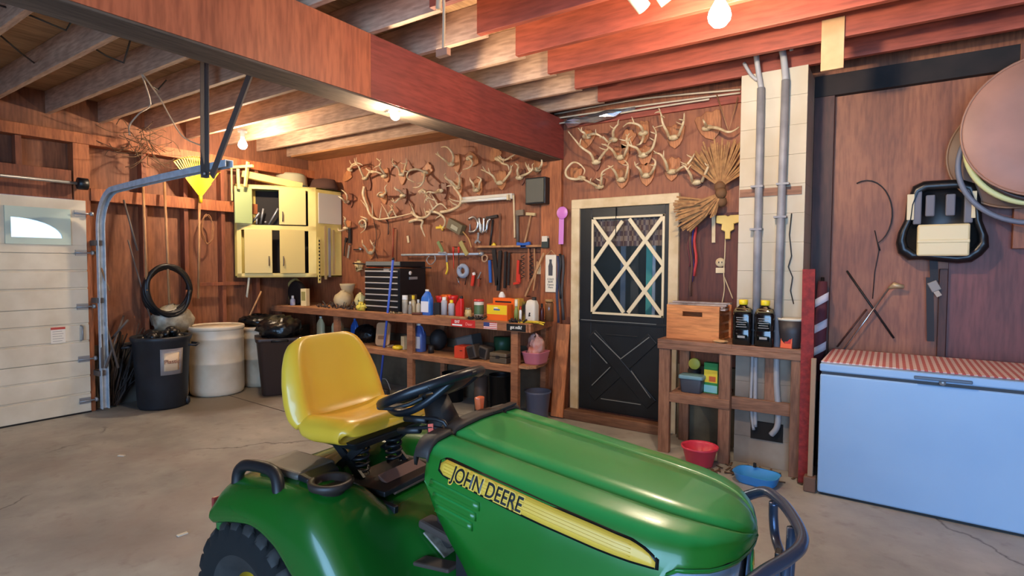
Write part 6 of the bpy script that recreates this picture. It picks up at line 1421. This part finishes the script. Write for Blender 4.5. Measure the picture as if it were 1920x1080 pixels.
one('side_box', 'small brown and yellow box leaning on the side of the tool chest', 'box', MB().bx(x1+.015, x1+.06, 4.30, 4.40, ZBT, ZBT+.19), mat('box_tan', (150,126,84), .6, c2=(60,52,44), scale=14), bevel=.003)
def bottle(name, label, cat, px, h, r, m, prof=None, capm=None, caph=.03, Y=4.22, labelm=None, sy=1, z0=None, ncap=.45, lz=(.15,.6)):
    p = aty(px, 570, Y); z0 = ZBT if z0 is None else z0; t = thing(name, label, cat, (p.x, Y, z0))
    prof = prof or [(.92,0),(1,.03),(1,.68),(.85,.80),(.5,.88),(ncap,.90),(ncap,.93)]
    hb_ = h-caph
    MB().lathe([(r*a, hb_*z/prof[-1][1]) for a, z in prof], n=20, sy=sy).build('body', m, t)
    if capm: MB().lathe([(r*ncap*1.1,hb_-.002),(r*ncap*1.15,hb_+.004),(r*ncap*1.1,h),(.001,h+.001)], n=16).build('cap', capm, t)
    if labelm: MB().lathe([(r*1.012,h*lz[0]),(r*1.015,h*(lz[0]+.01)),(r*1.015,h*(lz[1]-.01)),(r*1.012,h*lz[1])], n=24, sy=sy).build('label_band', labelm, t)
    return t
def jug(name, label, px, h, w, m, capm, labelm=None, Y=4.22, z0=None, d=None):
    p = aty(px, 570, Y); z0 = ZBT if z0 is None else z0; d = d or w*.62; t = thing(name, label, 'jug', (p.x, Y, z0)); s = []
    for f, q in ((0,.94),(.02,1),(.60,1),(.70,.9),(.80,.62),(.88,.36),(.92,.26),(.93,.26)): s.append([(x, y, f*h) for x, y in rrect(w*q, d*max(q,.3), min(w*q, d*max(q,.3))*.3, 3)])
    MB().loft(s).build('body', m, t)
    MB().lathe([(w*.15,h*.925),(w*.16,h*.93),(w*.16,h*.99),(w*.14,h)], n=16).build('cap', capm, t)
    MB().tube(smooth_path([(w*.12,0,h*.9),(w*.30,0,h*.87),(w*.42,0,h*.74),(w*.46,0,h*.60)], 4), w*.05, 8).build('handle', m, t)
    if labelm: 
        lb_ = MB().box((-w*.0,-d*.505,h*.33), (w*.8,.003,h*.42)).build('paper_label', labelm, t)
        for k in range(3): MB().box((-w*.15,-d*.512,h*(.22+.09*k)), (w*.3,.001,h*.03)).build('print', mat('label_print_blue', (70,90,150), .6), lb_)
    return t
M_blueliq = mat('blue_liquid', (50,104,190), .15, c2=(60,120,206), scale=4, coat=.4); M_capw = mat('cap_white', (232,230,224), .4)
M_orange = mat('orange_plastic', (236,104,30), .4); M_yellowp = mat('yellow_plastic', (236,200,40), .4); M_greyb = mat('grey_bottle', (176,176,182), .4); M_redp = mat('red_plastic', (206,40,36), .35)
jug('washer_jug', 'blue washer fluid jug with a white label in the middle of the bench', 801, .26, .125, M_blueliq, M_capw, mat('label_white', (232,232,236), .5))
bottle('spray_can', 'white spray can with a white cap right of the tool chest', 'can', 759.5, .19, .031, mat('can_cream', (206,196,176), .4, c2=(170,160,140), scale=14), [(1,0),(1,.78),(.9,.84),(.8,.86)], M_capw, .045, ncap=.85)
bottle('spray_bottle', 'yellow capped clear bottle left of the blue jug', 'bottle', 775, .19, .03, mat('clear_tan', (190,170,130), .25), None, M_yellowp, .04, Y=4.26)
bottle('small_bottle', 'small grey bottle beside the yellow capped one', 'bottle', 769, .13, .022, mat('grey_small', (140,132,120), .4), None, M_capw, .025, Y=4.2)
bottle('glue_bottle', 'cream bottle tucked close left of the blue jug', 'bottle', 784.5, .15, .024, mat('cream_bottle', (214,196,160), .45), None, M_capw, .03, Y=4.25)
one('black_carton', 'small black carton with white print right of the blue jug', 'carton', MB().bx(bp(812,0,4.22).x, bp(823,0,4.22).x, 4.22, 4.29, ZBT, ZBT+.13), mat('carton_black', (40,40,42), .5), bevel=.002)
bottle('grey_bottle', 'taller of the two grey white bottles in the middle of the bench', 'bottle', 833, .19, .031, M_greyb, [(1,0),(1,.8),(.85,.88),(.7,.9)], M_capw, .03, ncap=.6)
bottle('grey_bottle', 'shorter of the two grey white bottles in the middle of the bench', 'bottle', 846.5, .165, .031, M_greyb, [(1,0),(1,.8),(.85,.88),(.7,.9)], M_yellowp, .03, ncap=.5)
p = bp(862,0,4.22); t = thing('oil_bottle', 'bright red oil bottle with a slanted shoulder on the bench', 'bottle', tuple(p)); s = []
for z, xo, w_ in ((0,0,.075),(.005,0,.08),(.10,0,.08),(.145,.01,.065),(.175,.02,.035),(.185,.022,.028)): s.append([(xo+x, y, z) for x, y in rrect(w_, .05, .012)])
MB().loft(s).build('body', M_redp, t); MB().lathe([(.016,.183),(.017,.188),(.016,.21),(.001,.211)], (.022,0,0), 14).build('cap', M_tdark, t)
for i, (px, z, m_, lb) in enumerate(((826,.19,M_redp,'red funnel standing at the left behind the grey bottles'), (836,.205,M_orange,'orange funnel standing in the middle behind the grey bottles'), (849,.20,M_redp,'second red funnel standing behind the red oil bottle, right of the orange funnel'))):
    p = bp(px,0,4.36); one('funnel', lb, 'funnel', MB().lathe([(.012,0),(.014,.06),(.05,z-.03),(.055,z),(.05,z),(.044,z-.03),(.008,.06)], tuple(p), 18), m_)
p = bp(797,0,4.42)
bottle('glass_jar', 'small glass jar with tan contents right of the red bottle', 'jar', 878, .10, .032, mat('jar_tan', (206,180,120), .2), [(1,0),(1,.8),(.85,.9),(.85,.95)], mat('jar_lid', (150,140,120), .4, .6), .015, ncap=.8)
bottle('paint_can', 'green and white can behind the glass jar', 'can', 898, .18, .048, mat('can_white', (214,208,190), .4), [(1,0),(1,.95),(.97,.97),(.97,1)], mat('can_lid', (200,60,50), .4), .02, ncap=.95, Y=4.30, labelm=mat('can_green', (84,110,70), .5), lz=(.2,.7))
p0, p1 = bp(914,0,4.19), bp(953,0,4.19); w_ = p1.x-p0.x
t = thing('cardboard_carton', 'yellow and orange carton standing at the bench front', 'carton', ((p0.x+p1.x)/2, 4.24, ZBT))
MB().box((0,0,.075), (w_,.10,.15)).build('carton', M_orange, t, bevel=.002); MB().box((0,-.0505,.098), (w_*.98,.002,.085)).build('yellow_panel', M_yellowp, t)
MB().box((0,-.052,.10), (w_*.3,.001,.012)).build('print_blue', M_blue, t); MB().box((-.01,-.052,.116), (w_*.2,.001,.008)).build('print_white', M_wht, t)
t = thing('cardboard_carton', 'all orange carton behind and above the yellow panelled one', 'carton', ((p0.x+p1.x)/2-.012, 4.36, ZBT))
MB().box((0,0,.10), (w_*1.05,.10,.20)).build('carton', M_orange, t, bevel=.002); MB().box((0,-.051,.165), (w_*.8,.002,.014)).build('dark_band', M_tdark, t)
bottle('white_bottle', 'white bottle with a rounded top behind the orange cartons', 'bottle', 941, .25, .036, M_capw, [(1,0),(1,.7),(.9,.85),(.5,.97),(.3,1)], None, 0, Y=4.47)
one('yellow_carton', 'plain yellow carton right of the orange ones', 'carton', MB().bx(bp(956,0,4.32).x, bp(976,0,4.32).x, 4.32, 4.40, ZBT, ZBT+.20), mat('carton_mustard', (206,160,70), .55), bevel=.002)
bottle('green_sprayer', 'slim olive green bottle with a clear top right of the cartons', 'bottle', 968, .20, .021, mat('olive_bottle', (128,138,70), .35), [(1,0),(1,.6),(.7,.75),(.6,.9)], mat('cap_clear', (214,204,180), .3), .06, Y=4.22, ncap=.6)
bottle('white_tube', 'thin white tube next to the olive bottle', 'tube', 976, .14, .012, M_capw, [(1,0),(1,.8),(.5,.9)], M_redp, .03, Y=4.22, ncap=.5)
p = bp(1001,0,4.28); t = thing('white_canister', 'white plastic canister with a black picture near the bench end', 'canister', tuple(p)); s = []
for z, q in ((0,.96),(.01,1),(.15,1),(.19,.8),(.20,.5)): s.append([(x, y, z) for x, y in rrect(.105*q, .09*q, .02)])
MB().loft(s).build('body', mat('canister_white', (216,206,190), .45), t); MB().lathe([(.02,.198),(.022,.20),(.022,.225),(.001,.226)], (.02,0,0), 14).build('cap', M_tdark, t)
MB().prism([(-.01,-.02),(.012,-.016),(.004,0),(.012,.014),(-.004,.018)], FY((p.x, 4.2348, ZBT+.07)), .001).build('black_picture', M_blk, t, world=True)
one('black_yellow_box', 'narrow black and yellow box left of the white canister', 'box', MB().bx(bp(985,0,4.30).x, bp(990,0,4.30).x, 4.27, 4.36, ZBT, ZBT+.18), mat('box_yb', (190,150,40), .5, c2=(30,28,24), scale=10), bevel=.002)
bottle('brown_bottle', 'amber brown bottle at the right end of the bench', 'bottle', 1030, .20, .04, mat('amber', (110,72,44), .2), [(1,0),(1,.85),(.6,.95)], mat('amber_lid', (160,120,70), .5), .02, Y=4.42, ncap=.9)
bottle('dark_flask', 'dark maroon bottle beside the amber brown one', 'bottle', 1016, .16, .022, mat('maroon_bottle', (84,40,34), .3), None, M_tdark, .03, Y=4.40)
# loose things along the bench
one('scrap_board', 'thin wooden board lying flat in the middle of the bench', 'board', MB().bx(bp(815,0,4.13).x, bp(874,0,4.13).x, 4.125, 4.175, ZBT, ZBT+.016), M_handle, bevel=.002)
one('pipe_offcut', 'short dark reddish pipe lying on the bench in front of the spray cans', 'pipe', MB().tube([(bp(770,0,4.12).x,4.125,ZBT+.014),(bp(788,0,4.16).x,4.18,ZBT+.014)], .013, 10), mat('pipe_rust', (96,52,38), .6))
r_ = random.Random(17); 
def litter(label, x0, x1, y0, y1, n, m, zr, name):
    mb = MB()
    for i in range(n):
        a = Vector((r_.uniform(x0,x1), r_.uniform(y0,y1), ZBT+.006)); d = Vector((r_.uniform(-.06,.06), r_.uniform(-.04,.04), r_.uniform(0,zr))); mb.tube([a, a+d], r_.uniform(.004,.010), 5)
    o = one(name, label, name.split('_')[-1], mb, m); o['kind'] = 'stuff'
litter('heap of small dark hand tools in front of the cartons', bp(878,0,4.13).x, bp(908,0,4.13).x, 4.11, 4.17, 22, M_tdark, .03, 'small_tools')
litter('small dark bits lying in front of the olive bottle', bp(958,0,4.13).x, bp(984,0,4.13).x, 4.11, 4.17, 20, M_tdark, .03, 'metal_bits')
litter('dark jumble of hardware piled left of the tool chest', bp(590,0,4.2).x, bp(676,0,4.2).x, 4.16, 4.45, 70, mat('hardware', (84,64,50), .6, c2=(46,38,34), scale=12), .07, 'loose_hardware')
litter('small screws and caps scattered at the foot of the tool chest', bp(728,0,4.12).x, bp(746,0,4.12).x, 4.11, 4.17, 14, mat('screw_tan', (160,140,110), .4, .5), .01, 'loose_screws')
for i in range(7):
    x0_ = bp(992+5*i,0,4.16).x; y0_ = 4.12+.02*(i % 3); one('pencil', 'yellow pencil in the fan of pencils at the bench end', 'pencil', MB().tube([(x0_-.07, y0_+.01*i, ZBT+.006+.010*(i%2)), (x0_+.06, y0_+.07-.02*i, ZBT+.007+.010*(i%2))], .0055, 6), M_yel, 'yellow pencils at the bench end')
# left part of the bench
p = bp(638,0,4.35); one('gourd', 'round dried cream gourd sitting left of the tool chest', 'gourd', MB().lathe([(.001,0),(.06,.006),(.10,.05),(.108,.095),(.092,.145),(.05,.175),(.032,.19),(.03,.2),(.001,.2)], (p.x,4.35,ZBT), 24), mat('gourd_cream', (206,188,146), .6, c2=(180,158,116), scale=6))
p = bp(646,0,4.56); one('clay_pot', 'pale broken clay pot standing behind the gourd', 'pot', MB().lathe([(.07,0),(.08,.02),(.07,.14),(.06,.16),(.088,.24),(.094,.27),(.08,.27),(.05,.17),(.001,.1)], (p.x,4.57,ZBT), 20), mat('clay_pale', (186,166,128), .8))
one('yellow_glove', 'yellow work glove crumpled beside the tool chest', 'glove', crumple((bp(672,0,4.16).x, 4.17, ZBT+.045), .055,.045,.045, 11,.016,9), mat('glove_yellow', (240,212,84), .8))
one('yellow_rag', 'pale yellow rag heaped behind the yellow glove', 'rag', crumple((bp(669,0,4.3).x, 4.32, ZBT+.09), .06,.05,.09, 12,.016,9), mat('rag_yellow', (222,206,140), .9))
one('dried_flowers', 'dry cream flower bunch hanging left above the tool chest', 'flowers', crumple(tuple(aty(672,498,YW-.06)), .045,.035,.06, 14,.02,9), mat('dry_flower', (214,186,128), .9))
p = bp(563,0,4.22); t = thing('seed_carton', 'tall cream carton standing under the corner cabinet', 'carton', (p.x, 4.24, ZBT), R(12)); MB().box((0,0,.105), (.085,.06,.21)).build('carton', mat('carton_cream2', (222,204,150), .6), t, bevel=.002); MB().box((0,-.031,.12), (.06,.001,.11)).build('print', mat('print_olive', (150,140,80), .6), t)
bottle('blue_bottle', 'small blue and white bottle left of the cream carton', 'bottle', 549, .12, .03, mat('bottle_bluewhite', (110,120,170), .4, c2=(210,206,200), scale=10), None, M_capw, .03, Y=4.20)
p = bp(548,0,4.42)
pts = [(p.x+.15*math.cos(2*math.pi*i/28), 4.42+.012*math.sin(i), ZBT+.165+.15*math.sin(2*math.pi*i/28)) for i in range(28)]
one('cable_reel', 'tan coil of hose standing on the bench behind the cream carton', 'coil', MB().tube(pts, .017, 8, closed=True), mat('coil_tan', (196,160,90), .6))
p = Vector((-6.17,4.3,0)); one('round_case', 'dark round case standing on the bench at the far left', 'case', MB().lathe([(.001,-.03),(.08,-.03),(.14,-.035),(.15,-.02),(.15,.02),(.14,.035),(.001,.03)], (p.x,4.3,ZBT+.151), 28, 'y'), M_tdark)
# ============================================================ SHELF UNDER THE BENCH
ZS = .535
jug('milk_jug', 'left of the two cream plastic jugs under the bench behind the seat', 601, .26, .10, mat('jug_cream', (222,206,160), .4), M_capw, Y=4.32, z0=ZS)
jug('milk_jug', 'right of the two cream plastic jugs under the bench behind the seat', 633, .27, .15, mat('jug_cream', (222,206,160), .4), M_capw, Y=4.30, z0=ZS)
jug('blue_jug', 'tall blue jug at the left on the lower bench shelf', 665, .27, .10, mat('jug_blue', (40,84,160), .35), M_blue, Y=4.32, z0=ZS)
jug('washer_jug', 'blue jug with a white label on the lower shelf right of the bench leg', 785, .29, .155, mat('jug_slateblue', (74,96,160), .3), M_capw, mat('label_grey', (190,190,200), .5), Y=4.24, z0=ZS)
def spt(px, Y): return aty(px, 640, Y).x
one('tool_bag', 'black tool bag slumped on the lower shelf behind the blue broom', 'bag', crumple((spt(686,4.36),4.36,ZS+.10), .15,.10,.10, 21,.015), M_bag)
x_ = spt(721,4.28); t = thing('printed_board', 'tan rounded board with brown print leaning on the lower shelf', 'board', (x_, 4.28, ZS))
pts = rrect(.21,.25,.035); Mx = FY((x_, 4.27, ZS+.135)) @ Matrix.Rotation(R(4),4,'Z') @ Matrix.Rotation(R(-10),4,'X'); MB().prism(pts, Mx, .02).build('board', mat('board_tan', (206,164,122), .6), t, world=True, bevel=.004)
MB().prism(rrect(.13,.04,.01), Mx @ Matrix.Translation((0,-.04,.0205)), .001).build('brown_print', mat('print_brown', (150,110,80), .6), t, world=True)
MB().bx(x_-.09,x_+.09,4.25,4.33,ZS,ZS+.018).build('foot', mat('board_tan', (206,164,122), .6), t, world=True)
pts = [(spt(746,4.2)+.04*math.cos(2*math.pi*i/24), 4.2+.04*math.sin(2*math.pi*i/24), ZS+.022) for i in range(24)]; one('tape_ring', 'roll of yellow tape lying at the lower shelf front', 'tape', MB().tube(pts, .02, 8, closed=True, flat=1.0), M_yellowp)
one('white_box', 'thin white box upright against the bench leg', 'box', MB().bx(spt(754,4.24), spt(760,4.24), 4.22, 4.32, ZS, ZS+.14), M_cream, bevel=.002)
x_ = spt(858,4.24); t = thing('gray_case', 'open grey metal box tilted at the back of the lower shelf', 'box', (x_, 4.42, ZS)); MB().box((0,.0,.11), (.22,.16,.15), (0,R(-14),0)).build('case', mat('case_grey', (84,82,80), .5), t, bevel=.006); MB().box((.01,-.082,.11), (.19,.004,.12), (0,R(-14),0)).build('face', mat('case_face', (112,110,106), .5), t)
x_ = spt(864,4.17); t = thing('metal_box', 'orange-red square box at the front of the lower shelf', 'box', (x_, 4.19, ZS), R(6)); MB().box((0,.03,.058), (.118,.16,.116)).build('box', mat('box_red', (206,64,36), .45), t, bevel=.004); MB().box((.02,-.0515,.075), (.03,.002,.006)).build('latch', M_tdark, t)
for i, (px, w_, h_, Y_, ry, c_, lb) in enumerate(((890,.10,.13,4.2,-18,(66,54,46),'dark brown tilted speaker-like box right of the red box'), (911,.11,.12,4.26,14,(86,72,60),'brown leather case leaning beside the tilted dark box'))):
    x_ = spt(px,Y_); t = thing('leather_case', lb, 'case', (x_, Y_, ZS)); MB().box((0,0,h_*.55), (w_,.12,h_), (0,R(ry),0)).build('case', mat('leather%d' % i, c_, .6), t, bevel=.012); MB().box((0,-.061,h_*.55), (w_*.7,.006,h_*.7), (0,R(ry),0)).build('panel', M_tdark, t, bevel=.004)
x_ = spt(939,4.18); t = thing('drill_case', 'olive brown plastic tool case lying at the shelf end', 'case', (x_, 4.2, ZS)); MB().bx(-.095,.095,-.07,.10,.0,.055).build('lower_half', mat('case_olive', (84,72,58), .5), t, bevel=.008); MB().bx(-.095,.095,-.07,.10,.058,.095).build('lid', mat('case_olive2', (100,86,68), .5), t, bevel=.01); MB().bx(-.02,.02,-.075,-.065,.045,.07).build('latch', M_tdark, t)
x_ = spt(940,4.4); t = thing('green_tub', 'dark green tub with a pale rim at the back of the lower shelf', 'tub', (x_, 4.42, ZS)); MB().lathe([(.07,0),(.085,.13),(.085,.2)], n=20).build('tub', mat('tub_green', (34,74,48), .45), t); MB().lathe([(.085,.0),(.11,.004),(.115,.02),(.085,.03)], n=20).build('base_rim', mat('tub_rim', (160,176,164), .4), t)
one('dark_helmet', 'dark rounded helmet shape behind the slate blue jug', 'helmet', MB().sphere((spt(822,4.42),4.42,ZS+.11), .11, 10, sc=(.8,.9,1)), mat('helmet_dark', (58,52,50), .6, c2=(34,32,32), scale=7))
bottle('dark_tin', 'small dark tin right of the slate blue jug', 'tin', 808, .08, .03, M_tdark, [(1,0),(1,1)], None, 0, Y=4.22, z0=ZS)
# pink tub with a bag on the shelf end
x_ = -2.655; t = thing('pink_tub', 'dusty pink plastic basin on the rounded end of the lower shelf', 'basin', (-2.648, 4.30, .545)); s = []
for z, q in ((0,.80),(.01,.84),(.10,1.0),(.108,1.05),(.108,.97),(.02,.80)): s.append([(x, y, z) for x, y in rrect(.19*q, .24*q, .05)])
MB().loft(s).build('basin', mat('basin_pink', (206,120,136), .45), t)
one('snack_bag', 'crumpled white and orange plastic bag in the pink basin', 'bag', crumple((-2.655, 4.30, .545+.14), .07,.075,.12, 33,.018,10), mat('bag_white', (226,204,196), .4, c2=(214,120,90), scale=9))
# floor below the bench
MBK = mat('bucket_slate', (84,92,116), .45)
x_ = aty(1004,740,4.35).x
t = thing('plastic_bucket', 'slate blue plastic bucket on the floor under the bench end', 'bucket', (-2.70+.0, 4.42, 0)); MB().lathe([(.09,0),(.095,.01),(.118,.24),(.126,.25),(.126,.265),(.114,.262),(.09,.02),(.001,.02)], n=24).build('bucket', MBK, t)
x_ = aty(902,740,4.35).x; one('stove_pipe', 'brown rusty tube standing on the floor under the bench', 'tube', MB().lathe([(.065,0),(.068,.34),(.06,.34),(.055,.02),(.001,.02)], (x_,4.35,0), 18), mat('tube_brown', (84,68,58), .6))
for i, (px, Y_, r_2, h_, lb) in enumerate(((938,4.45,.11,.36,'black bucket left of the slate blue bucket under the bench'), (850,4.5,.12,.30,'black tub in the dark under the lower shelf'))):
    x_ = aty(px,740,Y_).x; one('black_bucket', lb, 'bucket', MB().lathe([(r_2*.85,0),(r_2,h_),(r_2*1.04,h_),(r_2*.95,h_-.01),(r_2*.8,.02),(.001,.02)], (x_,Y_,0), 20), M_black)
# push broom with a blue pole standing in front of the bench
f_ = atz(712, 728, .06); f_ = Vector((f_.x, f_.y, .05)); top_ = aty(736, 487, 4.07)
k_ = (4.0-f_.y)
t = thing('blue_broom', 'blue broom pole with a wire frame leaning on the bench front', 'broom', (f_.x, f_.y, 0))
tp = aty(737, 487, 4.06); MB().tube([f_, tp], .0125, 10).build('pole', mat('pole_blue', (66,96,196), .4), t, world=True)
MB().tube([tp, tp+(tp-f_).normalized()*.02], .014, 10).build('pole_cap', M_tdark, t, world=True)
MB().box((f_.x, f_.y, .03), (.26,.06,.06)).build('broom_head', mat('broom_dark', (50,44,40), .8), t, world=True, bevel=.008)
MB().tube(smooth_path([(f_.x, f_.y-.0, .16), (f_.x+.10, f_.y-.0, .17), (f_.x+.17, f_.y, .06)], 5), .004, 6).build('wire_brace', M_steel, t, world=True)
# ============================================================ LAMPS
def bulb(loc, label, power, r=.036, rot=(0,0,0), sk=1):
    t = thing('light_bulb', label, 'lamp', loc, rot=rot)
    z = Vector((0,0,1))
    MB().lathe([(.001,-r), (r*.55,-r*.86), (r*.92,-r*.4), (r,0), (r*.9,r*.45), (r*.6,r*1.0), (.016,r*1.6), (.014, r*1.9)], n=20).build('glass_bulb', M_glow, t)
    MB().lathe([(.016,r*1.75), (.022,r*1.85), (.024,r*1.85+.04*sk), (.03+.015*sk,r*1.85+.045*sk), (.033+.017*sk,r*1.85+.075*sk)], n=16).build('socket', M_sock, t)
    l = bpy.data.lights.new('bulb_light', 'POINT'); l.energy = power; l.color = BULB_C; l.shadow_soft_size = r*1.05
    lo = bpy.data.objects.new('bulb_light', l); COL.objects.link(lo); lo.parent = t; lo.location = (0,0,-r*.2-.0)
    return t
M_glow = mat('bulb_glass', (255,246,226), .3, emit=14)
M_sock = mat('porcelain', (220,214,200), .4)
bulb(tuple(atz(455,272,2.66)), 'lit bare bulb close to the yellow rake by the corner cabinet', BULB_P['corner'], r=.045)
bulb(tuple(atx(741,217,-2.665)), 'lit bare bulb tucked under the edge of the red beam', BULB_P['beam'], r=.03, rot=(0,R(-42),0), sk=.35)
bulb(tuple(atz(1349,30,2.66)), 'big lit bare bulb on the red joists above the door', BULB_P['near'], r=.055)
